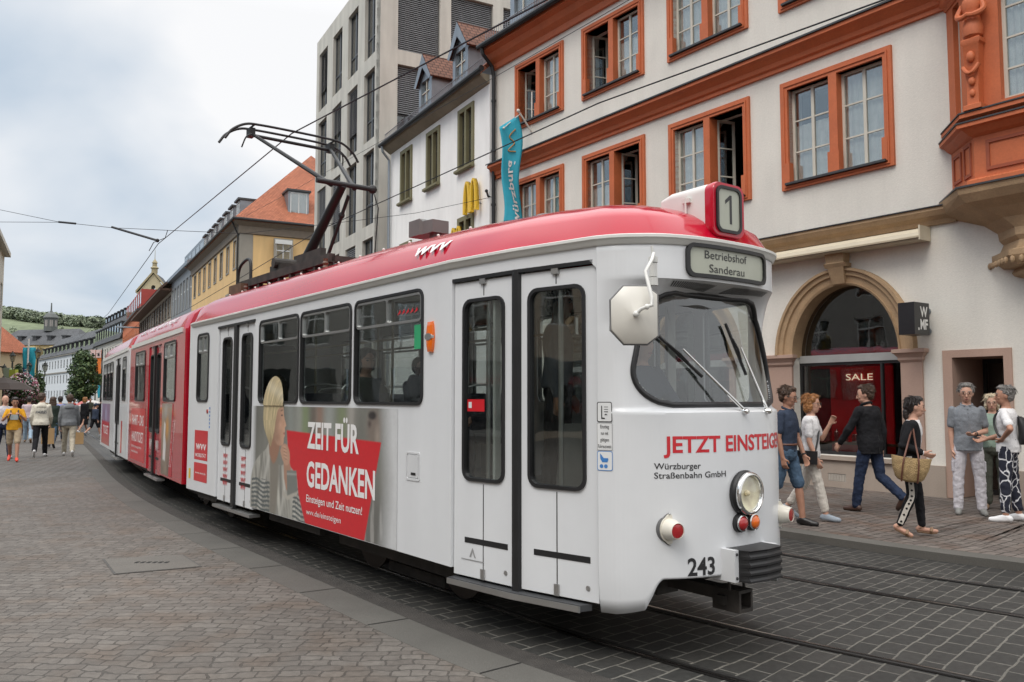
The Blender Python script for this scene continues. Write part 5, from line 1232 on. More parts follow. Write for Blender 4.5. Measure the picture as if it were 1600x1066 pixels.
for cx, w, c in ((-4.80, .16, (.30, .31, .28)), (-4.66, .10, (.20, .25, .13)), (-4.46, .07, (.13, .11, .09)), (-4.30, .10, (.25, .15, .11)), (-4.08, .14, (.31, .33, .31)), (-3.80, .13, (.20, .24, .13)), (-3.62, .09, (.36, .34, .31)), (-5.05, .1, (.24, .26, .24))): A_.put(np.exp(-((X - cx) / w) ** 2) * .85, c)
A_.ell(-3.16, 1.42, .20, .26, (.19, .155, .13), .6); A_.ell(-3.2, 1.545, .10, .05, (.035, .03, .03), .5); A_.ell(-3.10, 1.36, .07, .16, (.30, .25, .21), .9); A_.ell(-3.25, 1.47, .05, .05, (.08, .06, .055), .9)
gm_ = np.clip((.95 - Z) / .25, 0, 1) * np.clip((X + 3.45) / .1, 0, 1); A_.put(gm_ * .8, (.13, .13, .12)); A_.put(gm_ * np.clip((fbm(X, Z, .07, .5, 12) - .52) * 6, 0, 1) * .7, (.36, .35, .33))
edge = np.clip((X + 3.02 + .05 * n2_ + .10 * np.abs(Z - 1.0)) / .26, 0, 1); A_.put(edge, (.56, .57, .575))
A_.put(np.clip((-6.05 - X) / .12, 0, 1), (.58, .59, .60))
A_.poly([(-5.15, 1.355), (-3.03, 1.315), (-3.34, .40), (-4.95, .40)], (.55, .012, .020), .010)
# blouse, pale and softly folded, with a striped lower part
BL = cat2([(-6.20, .40), (-6.21, .70), (-6.14, .90), (-5.97, 1.03), (-5.74, 1.13), (-5.62, 1.22), (-5.46, 1.02), (-5.30, .97), (-5.14, 1.01), (-5.02, .97), (-4.86, .88), (-4.80, .70), (-4.60, .40)])
mb_ = np.clip(.5 - sd_poly(X, Z, BL) / .014, 0, 1); fold = fbm(X + .25 * Z, Z, .07, .38, 21); A_.put(mb_, (.33, .325, .29)); sh_ = (.38 + 1.3 * fold)[..., None]; A_.C = A_.C * (1 - mb_[..., None]) + A_.C * sh_ * mb_[..., None]
A_.put(mb_ * np.exp(-((X + 5.95 - .25 * (Z - .7)) / .035) ** 2) * .55, (.07, .07, .06)); A_.put(mb_ * np.exp(-((X + 5.28 + .1 * (Z - .7)) / .03) ** 2) * .6, (.06, .06, .055)); A_.put(mb_ * np.exp(-((X + 5.72 - .5 * (Z - .9)) / .05) ** 2) * .6, (.52, .51, .47)); A_.put(mb_ * np.exp(-((X + 5.16 - .35 * (Z - .8)) / .04) ** 2) * .6, (.52, .51, .47))
stripe = (np.sin((Z + .05 * X + .012 * np.sin(X * 17)) * 2 * pi / .050) > -.1) & (Z < .79) & (((X < -5.60) & (X > -6.17)) | (X > -4.96)); A_.put(mb_ * stripe * .88, (.055, .075, .08))
A_.poly(cat2([(-5.62, 1.08), (-5.50, 1.02), (-5.38, 1.05), (-5.36, .8), (-5.44, .42), (-5.60, .42)]), (.20, .185, .155), .05); A_.C *= 1
# neck and face in profile, hair over them
A_.poly(cat2([(-5.68, 1.34), (-5.52, 1.36), (-5.34, 1.22), (-5.40, 1.06), (-5.52, .98), (-5.64, 1.08)]), (.29, .155, .10), .03)
FC = cat2([(-5.58, 1.60), (-5.40, 1.66), (-5.27, 1.62), (-5.235, 1.52), (-5.215, 1.475), (-5.165, 1.405), (-5.20, 1.385), (-5.195, 1.345), (-5.215, 1.32), (-5.20, 1.295), (-5.225, 1.27), (-5.23, 1.22), (-5.30, 1.185), (-5.44, 1.20), (-5.56, 1.30)])
mf = A_.poly(FC, (.47, .28, .19), .012); lit = np.clip((X + 5.52) / .30, 0, 1); A_.C = A_.C * (1 - mf[..., None]) + A_.C * (.62 + .55 * lit + .12 * (fbm(X, Z, .05, .05, 33) - .5))[..., None] * mf[..., None]
A_.ell(-5.33, 1.40, .075, .065, (.60, .36, .26), 1, k=.7); A_.ell(-5.40, 1.27, .10, .05, (.30, .16, .11), 1, k=.7); A_.ell(-5.292, 1.512, .036, .014, (.05, .035, .03), .6); A_.ell(-5.30, 1.565, .055, .012, (.12, .08, .05), .8, .12); A_.ell(-5.222, 1.318, .036, .016, (.36, .10, .085), .7); A_.ell(-5.235, 1.44, .02, .05, (.36, .20, .14), 1, k=.6)
HR = cat2([(-5.66, 1.20), (-5.83, 1.40), (-5.83, 1.62), (-5.74, 1.80), (-5.60, 1.91), (-5.44, 1.94), (-5.30, 1.88), (-5.235, 1.74), (-5.24, 1.61), (-5.32, 1.60), (-5.42, 1.56), (-5.47, 1.44), (-5.52, 1.30), (-5.60, 1.16)])
mh = A_.poly(HR, (.50, .41, .24), .014); ang = np.arctan2(Z - 1.45, X + 5.15); st_ = .55 * vnoise(ang * 1.0, np.hypot(X + 5.15, Z - 1.45), .30, .010, 41) + .45 * vnoise(ang, np.hypot(X + 5.15, Z - 1.45), .5, .028, 42); A_.C = A_.C * (1 - mh[..., None]) + A_.C * (.42 + 1.15 * st_)[..., None] * mh[..., None]; A_.put(mh * np.exp(-((Z - 1.80 + .3 * (X + 5.5)) / .07) ** 2) * .45, (.72, .66, .50)); A_.put(mh * np.clip((1.40 - Z) / .2, 0, 1) * .5, (.22, .15, .08)); A_.put(mh * (np.abs(Z - 1.612) < .010) * .0, (0, 0, 0))
# hand under the chin, forearm, book
A_.poly(cat2([(-5.22, 1.00), (-5.12, 1.06), (-5.03, .98), (-4.99, .78), (-5.12, .72), (-5.20, .84)]), (.36, .205, .14), .02); A_.poly(cat2([(-5.32, 1.13), (-5.26, 1.20), (-5.14, 1.20), (-5.06, 1.12), (-5.06, 1.02), (-5.16, .98), (-5.26, 1.04)]), (.46, .27, .185), .015)
for k in range(4): A_.ell(-5.20 + .012 * k, 1.175 - .036 * k, .075, .013, (.56, .34, .24), .7, -.15); A_.ell(-5.20 + .012 * k, 1.158 - .036 * k, .07, .006, (.20, .10, .07), .9, -.15)
bk_ = A_.poly([(-5.13, .93), (-4.87, .945), (-4.83, .73), (-5.10, .66)], (.17, .18, .165), .012); A_.put(bk_ * np.exp(-((Z - .90 - .05 * (X + 5)) / .012) ** 2) * .6, (.42, .42, .39)); A_.poly([(-5.22, .72), (-5.10, .665), (-4.83, .735), (-4.83, .70), (-5.10, .62), (-5.24, .66)], (.40, .38, .33), .02)
A_.C *= (.94 + .12 * fbm(X, Z, .03, .03, 55))[..., None]
keep_ = (Z < 1.617) | ((sd_poly(X, Z, HR) < .004) & (Z < 1.96)); m_print = print_mat('printed_film')
ad = A_.build('advert', lambda a, b, d: SD(a, b, -.0165 if b > 1.617 else -.0028), fs, keep_, m_print)
f = MB(); put_text(f, 'ZEIT FÜR', -4.60, -3.45, 1.20, .265, DC, .026, d=.003); put_text(f, 'GEDANKEN', -4.60, -3.13, .815, .255, DC, .026, d=.003)
put_text(f, 'Einsteigen und Zeit nutzen!', -4.60, -3.37, .655, .075, DC, .010, d=.003); put_text(f, 'wvv.de/einsteigen', -4.60, -3.80, .53, .058, DC, .0, d=.003); f.build('slogan', m_txw, ad)
# operator logo block near the rear
lg = decal('logo_panel', m_ad, [rect(-8.44, .86, -7.86, 1.26), rect(-8.44, .57, -7.86, .82)], 0)
f = MB(); put_text(f, 'wvv', -8.38, -7.92, 1.00, .125, DC, .01, d=.0008, shear=.12); put_text(f, 'MOBILITÄT', -8.38, -7.92, .90, .05, DC, .012, d=.0008); put_text(f, 'www.wvv.de', -8.38, -7.92, .67, .035, DC, .0, d=.0008); f.build('lettering', m_txw, lg)
# roof logo
def RF(a, b, d):                                      # a along, b = rising round the near shoulder of the roof
    ang = b; y = -HWD + b * .30; z = roof_z(y); return (a, y - .004, z + .004)
def roof_map(a, b, d):
    # b: metres of arc up from z 2.84
    y = -1.085 + .0; acc = 0; py, pz = -1.0965, roof_z(-1.0965)
    while acc < b + .06 and py < -.3:
        ny = py + .006; nz2 = roof_z(ny); acc += hypot(ny - py, nz2 - pz); py, pz = ny, nz2
    if HF_ON[0]: pz = ZG + (pz - ZG) * HFR(a)
    return (a, py - .003, pz + .004)
f = MB(); put_text(f, 'wvv', -2.62, -2.08, .05, .16, roof_map, .018, shear=.15); f.build('roof_logo', m_txw, fs)
# small fittings: flap, side marker, door notices
f = MB(); f.panel(rr(-2.60, 1.03, -2.38, 1.26, .02), [rr(-2.585, 1.045, -2.395, 1.245, .015)], SD, -.006, .0); f.panel(rr(-2.575, 1.055, -2.405, 1.235, .012), (), SD, -.005, 0); fl_ = f.build('service_flap', m_tw2, fs)
f = MB(); f.panel(rect(-2.51, 1.075, -2.44, 1.095), (), SD, -.009, -.004); f.build('flap_catch', m_rub, fl_)
f = MB(); f.loft([[SD(-2.215 + .05 * cos(2 * pi * k / 20) * kk, 2.185 + .125 * max(-1, min(1, 1.25 * sin(2 * pi * k / 20))) * kk, dd) for k in range(20)] for dd, kk in ((.0, 1), (-.022, .95), (-.032, .7))]); mk = f.build('side_marker', m_lo, fs, smooth=40)
f = MB(); f.loft([[SD(-2.215 + .052 * cos(2 * pi * k / 16), 2.185 + .028 * sin(2 * pi * k / 16), dd) for k in range(16)] for dd in (-.01, -.036)]); f.build('marker_centre', m_steel, mk)
m_lab = mat('label_white', (.68, .69, .69), .4); m_blue = mat('label_blue', (.05, .20, .50), .4)
def NS(a, b, d): return NF(-NTOT / 2 + a, b, d)
lb = nose_patch(rr(-.52, 1.52, -.41, 1.665, .015) if False else rr(.0, 1.545, .105, 1.675, .012), [rr(.005, 1.55, .10, 1.67, .01)], NS, None, .001, m_txk, 'notice', fs, 3)
nose_patch(rr(.005, 1.55, .10, 1.67, .01), (), NS, None, .0008, m_lab, 'notice_face', lb, 3)
f = MB(); poly2(f, [(.03, 1.565), (.055, 1.565), (.055, 1.572), (.037, 1.575), (.037, 1.65), (.03, 1.65)], NS, .002); poly2(f, [(.05, 1.59), (.075, 1.59), (.0625, 1.60)], NS, .002)
for z in (1.61, 1.625, 1.64): poly2(f, rect(.05, z, .078, z + .004), NS, .002)
f.build('notice_print', m_txk, lb)
lb = nose_patch(rr(0, 1.365, .105, 1.54, .006), [rr(.003, 1.368, .102, 1.537, .005)], NS, None, .001, mat('label_grey', (.3, .3, .3), .4), 'notice', fs, 3)
nose_patch(rr(.003, 1.368, .102, 1.537, .005), (), NS, None, .0008, m_lab, 'notice_face', lb, 3)
f = MB()
for k, (t, wd) in enumerate((('Einstieg', .06), ('nur mit', .05), ('gültigem', .06), ('Fahrausweis', .09))): put_text(f, t, .0525 - wd / 2, .0525 + wd / 2, 1.505 - k * .042, .024, lambda a, b, d: NS(a, b, .002), .008)
f.build('notice_print', m_txk, lb)
lb = nose_patch(rr(0, 1.235, .105, 1.36, .012), [rr(.004, 1.239, .101, 1.356, .01)], NS, None, .001, m_blue, 'notice', fs, 3)
nose_patch(rr(.004, 1.239, .101, 1.356, .01), (), NS, None, .0008, m_lab, 'notice_face', lb, 3)
f = MB(); poly2(f, [(.02, 1.345), (.03, 1.335), (.045, 1.315), (.075, 1.315), (.078, 1.305), (.07, 1.288), (.035, 1.288), (.022, 1.31)], NS, .002)
for x in (.03, .06): poly2(f, [(x + .013 * cos(2 * pi * k / 12), 1.263 + .013 * sin(2 * pi * k / 12)) for k in range(12)], NS, .002)
f.build('notice_print', m_blue, lb)
f = MB(); put_text(f, 'AUFKLEBER', .12, .42, .475, .018, lambda a, b, d: f1(a, b, -.004), .0) if False else poly2(f, [(.19, .53), (.225, .60), (.26, .53), (.245, .53), (.225, .575), (.205, .53)], f1, -.004); poly2(f, rect(.10, .505, .35, .512), f1, -.004); f.build('small_emblem', mat('label_grey', (0, 0, 0)), fs)
lb = MB(); poly2(lb, rect(.15, 1.60, .34, 1.69), f1, .008); o = lb.build('door_sticker', m_ad, fs); lb = MB(); poly2(lb, rect(.165, 1.625, .20, 1.67), f1, .0065); lb.build('sticker_print', m_lab, o)
lb = MB(); poly2(lb, rect(-2.50, 2.10, -2.385, 2.30), SD, .008); o = lb.build('window_sticker', mat('label_green', (.03, .33, .14), .4), fs)
lb = MB(); [poly2(lb, [(-2.79 + .07 * k, 2.40), (-2.74 + .07 * k, 2.45), (-2.73 + .07 * k, 2.42)], SD, .009) for k in range(5)]; lb.build('window_print', m_txr, fs)
lb = MB(); [poly2(lb, rect(-7.82 + .0 * k, 1.30 + .05 * k, -7.785, 1.33 + .05 * k), DC) for k in range(6)]; lb.build('side_print', m_blue, fs); lb = MB(); lb.lathe([(.03, 0), (.025, .012)], 12, M=Matrix.Translation((-7.9, -1.10, 1.52)) @ Matrix.Rotation(pi / 2, 4, 'X')); lb.build('door_button', m_lr, fs)
lb = MB(); poly2(lb, rect(-8.68, .58, -8.60, .72), DC); lb.build('warning_plate', mat('label_yellow', (.70, .45, .03), .4), fs)
# rear door of the front section
SDd = lambda a, b, d: SD(a, b, d + .022)
leaf(fs, -7.49, .40, -6.885, 2.60, (-7.36, 1.11, -7.03, 2.46), SDd, m_tw); leaf(fs, -6.785, .40, -6.19, 2.60, (-6.645, 1.11, -6.30, 2.47), SDd, m_tw); seal(fs, -6.885, .36, -6.785, 2.615, SD)
f = MB(); f.panel(rect(-7.52, 2.60, -6.16, 2.63), (), SD, -.01, .03); f.build('door_track', m_rub, fs)
f = MB(); f.box(-7.52, -1.13, .31, -6.16, -1.0, .345); f.build('step_board', m_steel, fs)
lb = MB()
for x in (-7.28, -6.62):
    for k in range(5):
        put_text(lb, 'WVV', x, x + .17, .60 + k * .085, .06, lambda a, b, d: SDd(a, b, -.003), .02)
lb.build('door_print', m_txr, fs)
# far side: what the shop window mirrors
f = MB(); f.panel(rect(-7.9, .5, -2.2, 1.55), (), lambda a, b, d: SDF(a, b, -.003 - d), 0, .001); fa_ = f.build('far_advert', m_ad, fs)
f = MB(); FD = lambda a, b, d: SDF(-4 - a, b, -.007); put_text(f, '49-TICKET', -1.2, 1.5, 1.1, .3, FD, .015); put_text(f, 'HANDYTICKET', -1.2, 1.5, .65, .3, FD, .015)
f.build('lettering', m_txw, fa_)
def roof_map_far(a, b, d): x, y, z = roof_map(-4 - a, b, d); return (x, -y, z)
f = MB(); put_text(f, 'Dein D-Ticket - alles ist möglich', -2.6, 2.6, .10, .16, roof_map_far, .008); f.build('roof_lettering', m_txw, fs)
# ======== the two sections behind
HF_ON[0] = False
J1 = Vector((XB, 0, 0))
def section(name, origin_world, heading, length, body_m, roof_m, wins, doors, taper_end):
    """local x from 0 (front joint) to -length; placed in the tram's own frame"""
    s = bpy.data.objects.new(name, None); COL.objects.link(s); s.parent = tram
    inv = Matrix.LocRotScale(TO, Matrix.Rotation(TR, 3, 'Z').to_quaternion(), None).inverted()
    s.location = inv @ origin_world; s.rotation_euler = (0, 0, heading - TR)
    L_ = -length
    side_wall('side_wall', body_m, s, L_, -.04, wins, doors, SD); side_wall('far_side_wall', body_m, s, L_, -.04, [(L_ + .5 + k * (length - .8) / 4, 1.655, L_ + .35 + (k + 1) * (length - .8) / 4, 2.58) for k in range(4)], [], SDF)
    for w in wins: tram_window(s, *w, SD, frame=None)
    for k in range(4): tram_window(s, L_ + .5 + k * (length - .8) / 4, 1.655, L_ + .35 + (k + 1) * (length - .8) / 4, 2.58, SDF, False)
    for a, b, zt in doors:
        m_ = (a + b) / 2; leaf(s, a + .01, .40, m_ - .05, 2.60, (a + .13, 1.11, m_ - .15, 2.46), SDd, body_m); leaf(s, m_ + .05, .40, b - .01, 2.60, (m_ + .15, 1.11, b - .13, 2.46), SDd, body_m); seal(s, m_ - .05, .36, m_ + .05, 2.615, SD)
        f = MB(); f.box(a - .03, -1.13, .31, b + .03, -1.0, .345); f.build('step_board', m_steel, s)
    o1 = [(-.06, -.9), (-.06, -1.06)] + [(-.2 + (L_ + .4) * k / 14, -HWD) for k in range(15)] + [(L_ + .02, -1.04), (L_ + .02, -.5), (L_ + .02, .5), (L_ + .02, 1.04)] + [(L_ + .2 + (-.4 - L_) * k / 14, HWD) for k in range(15)] + [(-.06, 1.06), (-.06, .9), (-.06, 0), (-.06, -.9)]
    roof_shell('roof', roof_m, s, o1, [(max(L_ + .35, min(-.35, p[0])), 0) for p in o1])
    gutter(s, o1[2:17]); gutter(s, o1[21:36])
    for x in (-.04, L_):
        f = MB(); f.panel([(-1.08, Z0), (1.08, Z0), (1.08, ZG), (-1.08, ZG)], [rr(-.5, .9, .5, 2.5, .1)], lambda a, b, d: (x + d, a, b), 0, .035); f.build('bulkhead', body_m, s)
    interior(s, L_, -.05)
    return s
def interior(s, x0, x1, cab=0):
    f = MB(); f.box(x0 + .05, -1.05, .80, x1, 1.05, .88); f.build('floor', m_floor, s)
    f = MB(); f.box(x0 + .05, -1.04, 2.68, x1, 1.04, 2.70); f.build('ceiling', m_int, s)
    n = int((x1 - x0 - 1.2) / .95)
    for k in range(n):
        for y in (-.72, .72):
            x = x0 + .9 + k * .95
            if y < 0 and any(a - .1 < x < b + .1 for a, b in ((-7.5, -6.0),)) and cab: continue
            f = MB(); f.bbox(x, y - .26, 1.22, x + .42, y + .26, 1.32, .03); f.loft([[(x - .02 + dx_, y - .24 + i_, z) for dx_, i_ in ((0, 0), (.07, 0), (.07, .48), (0, .48))] for z, in ((1.28,), (1.75,))]); o = f.build('seat', m_seat, s)
            f = MB(); f.box(x + .1, y - .1, .88, x + .3, y + .1, 1.22); f.tube(catmull([(x + .01, y - .24, 1.6), (x + .0, y - .22, 1.82), (x, y + .22, 1.82), (x + .01, y + .24, 1.6)], 4), .014, 6); f.build('seat_frame', m_steel, o)
    f = MB()
    for k in range(int((x1 - x0) / 1.9)):
        x = x0 + .9 + k * 1.9
        for y in (-.42, .42): f.tube([(x, y, .88), (x, y, 2.68)], .016, 6)
    for y in (-.42, .42): f.tube([(x0 + .3, y, 2.3), (x1 - .3, y, 2.3)], .014, 6)
    f.build('grab_pole', mat('pole_yellow', (.45, .40, .28), .4), s)
interior(fs, XB, -1.97, 1)
# driver's cab
f = MB(); f.loft([[(-1.96, -.98, z), (-.62, -.76, z), (-.62, .76, z), (-1.96, .98, z)] for z in (.80, .86)]); f.build('cab_floor', m_floor, fs)
f = MB(); f.loft([[(-.75, -.70, z), (-.45, -.62, z), (-.35, -.3, z), (-.33, .3, z), (-.45, .62, z), (-.75, .70, z)] for z in (.86, 1.52)]); f.build('dashboard', mat('dash_grey', (.16, .165, .17), .6), fs)
f = MB(); f.panel(rect(-1.0, .88, .95, 2.7), [rect(-.35, 1.5, .85, 2.5), rect(-.95, .9, -.42, 2.55)], lambda a, b, d: (-1.52 + d, a, b), 0, .03); f.build('cab_wall', m_int, fs)
f = MB(); f.bbox(-1.25, -.22, 1.22, -.80, .22, 1.34, .03); f.loft([[(-1.28 + dx_, y_, z) for dx_, y_ in ((0, -.2), (.09, -.2), (.09, .2), (0, .2))] for z in (1.30, 2.0)]); f.tube([(-1.0, 0, .86), (-1.0, 0, 1.22)], .05, 8); f.build('driver_seat', m_seat, fs)
# roof gear of the front section: rails, pantograph, resistor box, signal lamp
def rz(y): return roof_z(y)
f = MB()
for y in (-.52, .52):
    f.box(-8.45, y - .04, 3.26, -5.35, y + .04, 3.36)
    for k in range(9): f.box(-8.40 + k * .37, y - .03, 3.10, -8.34 + k * .37, y + .03, 3.27)
for x in (-8.4, -7.6, -6.8, -6.0, -5.4): f.box(x - .05, -.52, 3.27, x + .05, .52, 3.34)
rk = f.build('roof_rack', m_blk, fs)
for bx_ in ((-7.6, -.40, 3.36, -7.2, -.2, 3.5), (-7.05, -.3, 3.36, -6.75, .3, 3.46), (-6.3, -.55, 3.34, -5.6, -.48, 3.46), (-8.0, -.3, 3.36, -7.7, -.2, 3.44)):
    f = MB(); f.box(*bx_); f.build('roof_gear', m_blk, rk)
f = MB(); f.box(-7.5, -.1, 3.36, -7.3, .1, 3.66); f.lathe([(.07, -.45), (.07, .45)], 12, M=Matrix.Translation((-7.35, 0, 3.52)) @ Matrix.Rotation(pi / 2, 4, 'X')); f.build('pantograph_base', m_blk, rk)
for x in (-7.9, -5.3):
    f = MB(); f.lathe([(.03, 3.18), (.035, 3.22), (.025, 3.24), (.035, 3.27), (.025, 3.29), (.03, 3.32)], 10, M=Matrix.Translation((x, -.62, -.04))); f.build('insulator', mat('insulator_brown', (.10, .05, .03), .3), rk)
f = MB(); f.box(-8.62, -.62, 3.16, -8.12, -.15, 3.32); rb_ = f.build('resistor_box', mat('rust_brown', (.10, .065, .04), .8, var=.3, scale=9), fs)
f = MB(); f.tube(catmull([(-8.72, -.45, 3.05), (-8.74, -.45, 3.4), (-8.66, -.45, 3.62), (-8.35, -.45, 3.70), (-8.22, -.45, 3.62), (-8.2, -.45, 3.32)], 6), .022, 8); f.build('guard_hoop', m_iron, rb_)
# half-pantograph
KN = Vector((-6.18, 0, 4.42)); BS = Vector((-7.45, 0, 3.50)); HD = Vector((-7.9, 0, 5.50)); HWP = .58
f = MB(); f.tube([BS, KN], [.075, .055], 12); f.tube([(-6.85, .05, 3.42), (-6.22, .10, 4.30)], .024, 8); f.sphere((-6.4, .09, 4.07), .045, 8, 6); pg = f.build('pantograph', m_iron, fs, smooth=50)
f = MB(); f.tube([KN + Vector((0, -.36, -.0)), KN + Vector((0, .42, 0))], .034, 10); f.sphere(KN + Vector((0, .42, 0)), .06, 10, 6); f.tube([KN + Vector((0, .42, 0)), KN + Vector((.05, .48, -.25)), KN + Vector((-.1, .5, -1.0))], .008, 6); f.build('knee_axle', m_iron, pg)
f = MB()
for s in (-1, 1): f.tube([KN + Vector((0, s * .16, -.03)), HD + Vector((.06, s * HWP, -.12))], [.032, .024], 8)
f.build('upper_arm', m_iron, pg)
f = MB()
for dx_ in (-.13, .13):
    pts = [(HD.x + dx_, -1.0, HD.z - .26), (HD.x + dx_, -.90, HD.z - .12), (HD.x + dx_, -.72, HD.z - .01), (HD.x + dx_, -.5, HD.z + .015), (HD.x + dx_, 0, HD.z + .02), (HD.x + dx_, .5, HD.z + .015), (HD.x + dx_, .72, HD.z - .01), (HD.x + dx_, .90, HD.z - .12), (HD.x + dx_, 1.0, HD.z - .26)]
    f.tube(catmull(pts, 5), .018, 8)
f.tube([(HD.x, -.62, HD.z - .11), (HD.x, .62, HD.z - .11)], .024, 8)
for s in (-1, 1):
    f.tube([(HD.x - .13, s * .60, HD.z), (HD.x + .13, s * .60, HD.z)], .014, 6); f.box(HD.x - .07, s * .6 - .04, HD.z - .14, HD.x + .07, s * .6 + .04, HD.z - .02)
    f.tube(catmull([(HD.x + .1, s * .62, HD.z - .12), (HD.x + .16, s * .72, HD.z - .2), (HD.x + .1, s * .76, HD.z - .34)], 4), .010, 6)
f.build('collector_head', m_iron, pg, smooth=50)
# lamp unit and vents on the roof
f = MB(); f.box(-4.10, -.10, 3.20, -3.80, .10, 3.28); f.box(-3.98, -.05, 3.28, -3.90, .05, 3.42); f.loft([[(x, -.15 * k, 3.33), (x, .15 * k, 3.33), (x, .15 * k, 3.33 + .20 * k), (x, -.15 * k, 3.33 + .20 * k)] for x, k in ((-4.28, .85), (-4.06, .85), (-4.03, .7), (-3.84, .66))]); f.v = [(p[0], p[1], p[2] + (.09 if p[2] > 3.325 else 0)) for p in f.v]; rl = f.build('roof_lamp', mat('lamp_unit_grey', (.13, .13, .125), .5), fs)
f = MB(); f.box(-4.30, -.11, 3.45, -4.285, .11, 3.59); f.build('lens', mat('lamp_dark_red', (.10, .012, .012), .2), rl)
f = MB(); f.lathe([(.13, 0), (.15, .03), (.15, .10), (.11, .15), (.02, .17)], 16, M=Matrix.Translation((-2.3, .18, 3.20))); f.build('roof_vent', mat('lamp_unit_grey', (0, 0, 0)), fs, smooth=40)
f = MB()
for k in range(13): f.sphere((-8.2 + k * .5, -.74, ZG + (roof_z(-.74) - ZG) * HFR(-8.2 + k * .5) + .005), .014, 8, 5)
f.build('roof_bolt', m_cream2, fs)
# underframe and bogies
def bogie(par, x, loc=0):
    f = MB(); f.box(x - .95, -.62, .30, x + .95, .62, .62); f.box(x - 1.15, -.78, .22, x + 1.15, -.70, .34); f.box(x - 1.15, .70, .22, x + 1.15, .78, .34)
    for dx_ in (-.62, .62): f.box(x + dx_ - .12, -.74, .26, x + dx_ + .12, -.6, .56)
    f.lathe([(.09, -.16), (.09, .16)], 10, M=Matrix.Translation((x, -.68, .45))); b_ = f.build('bogie', m_blk, par)
    for dx_ in (-.80, .80):
        for y in (-.5, .5):
            f = MB(); f.lathe([(.02, -.06), (.26, -.06), (.30, -.05), (.30, .05), (.33, .055), (.33, .075), (.05, .08)], 28, M=Matrix.Translation((x + dx_, y, .335)) @ Matrix.Rotation(pi / 2 * (1 if y < 0 else -1), 4, 'X')); f.build('wheel', mat('wheel_steel', (.07, .055, .045), .5, metal=.5), b_)
    f = MB(); f.box(x - .5, -.56, .03, x + .5, -.44, .12); f.build('track_brake', m_blk, b_)
bogie(fs, -3.35)
f = MB(); f.box(-8.6, -.85, .42, -1.2, .85, .78); f.box(-6.0, -.95, .30, -4.6, .9, .45); f.box(-1.6, -.6, .36, -.7, .6, .78); f.box(-8.0, -.95, .28, -7.6, -.5, .45); f.build('underframe', m_blk, fs)
f = MB(); f.box(-8.5, -1.02, .33, -7.7, -.94, .42); f.tube([(-8.45, -.98, .3), (-8.25, -1.02, .44)], .018, 6); f.build('equipment_box', m_blk, fs)
def wpos(p): return Matrix.LocRotScale(TO, Matrix.Rotation(TR, 3, 'Z').to_quaternion(), None) @ Vector(p)
nearJ1 = Vector((-4.80, 12.18, 0)); d1 = Vector((-.534, .845, 0)).normalized(); n1_ = Vector((d1.y, -d1.x, 0)); h1 = atan2(-d1.y, -d1.x)
d0 = -Vector((cos(TR), sin(TR), 0))
M_LEN = 5.62
or1 = nearJ1 + n1_ * HWD + d1 * .10
ms_ = section('middle_section', or1, h1, M_LEN, m_tred, m_tr, [(-4.86, 1.655, -3.72, 2.58), (-1.72, 1.655, -.72, 2.60)], [(-3.30, -2.02, 2.615)], False)
d2 = Vector((-.508, .861, 0)).normalized(); n2_ = Vector((d2.y, -d2.x, 0)); h2 = atan2(-d2.y, -d2.x)
nearJ2 = nearJ1 + d1 * (M_LEN + .22)
or2 = nearJ2 + n2_ * HWD + d2 * .10
rs_ = section('rear_section', or2, h2, 6.8, m_tw, m_tr, [(-6.2, 1.655, -5.2, 2.58), (-5.1, 1.655, -4.3, 2.58), (-4.22, 1.655, -3.5, 2.58), (-1.22, 1.655, -.55, 2.58)], [(-3.0, -1.75, 2.615)], True)
bogie(ms_, -.05); bogie(ms_, -5.7); bogie(rs_, -5.6)
for s, l in ((ms_, -5.6), (rs_, -6.8)):
    f = MB(); f.box(l + .2, -.85, .42, -.2, .85, .78); f.box(l + 1.6, -.98, .30, l + 2.8, .9, .45); f.build('underframe', m_blk, s)
# bellows between the sections
for A_, hA, B_, hB in ((wpos((XB, 0, 0)), TR, or1, h1), (or1 + d1 * M_LEN, h1, or2, h2)):
    f = MB(); rings = []
    for k in range(7):
        t = k / 6; c = A_.lerp(B_, t); h = hA + (hB - hA) * t; q = Vector((-sin(h), cos(h), 0)); w = 1.02 if k % 2 else .97
        rings.append([c + q * (s_ * w) + Vector((0, 0, z)) for s_, z in ((-1, .5), (1, .5), (1, 2.72), (.7, 3.02 if k % 2 else 2.97), (-.7, 3.02 if k % 2 else 2.97), (-1, 2.72))])
    inv = Matrix.LocRotScale(TO, Matrix.Rotation(TR, 3, 'Z').to_quaternion(), None).inverted()
    f.loft([[inv @ p for p in r] for r in rings]); f.build('bellows', m_rub, tram)
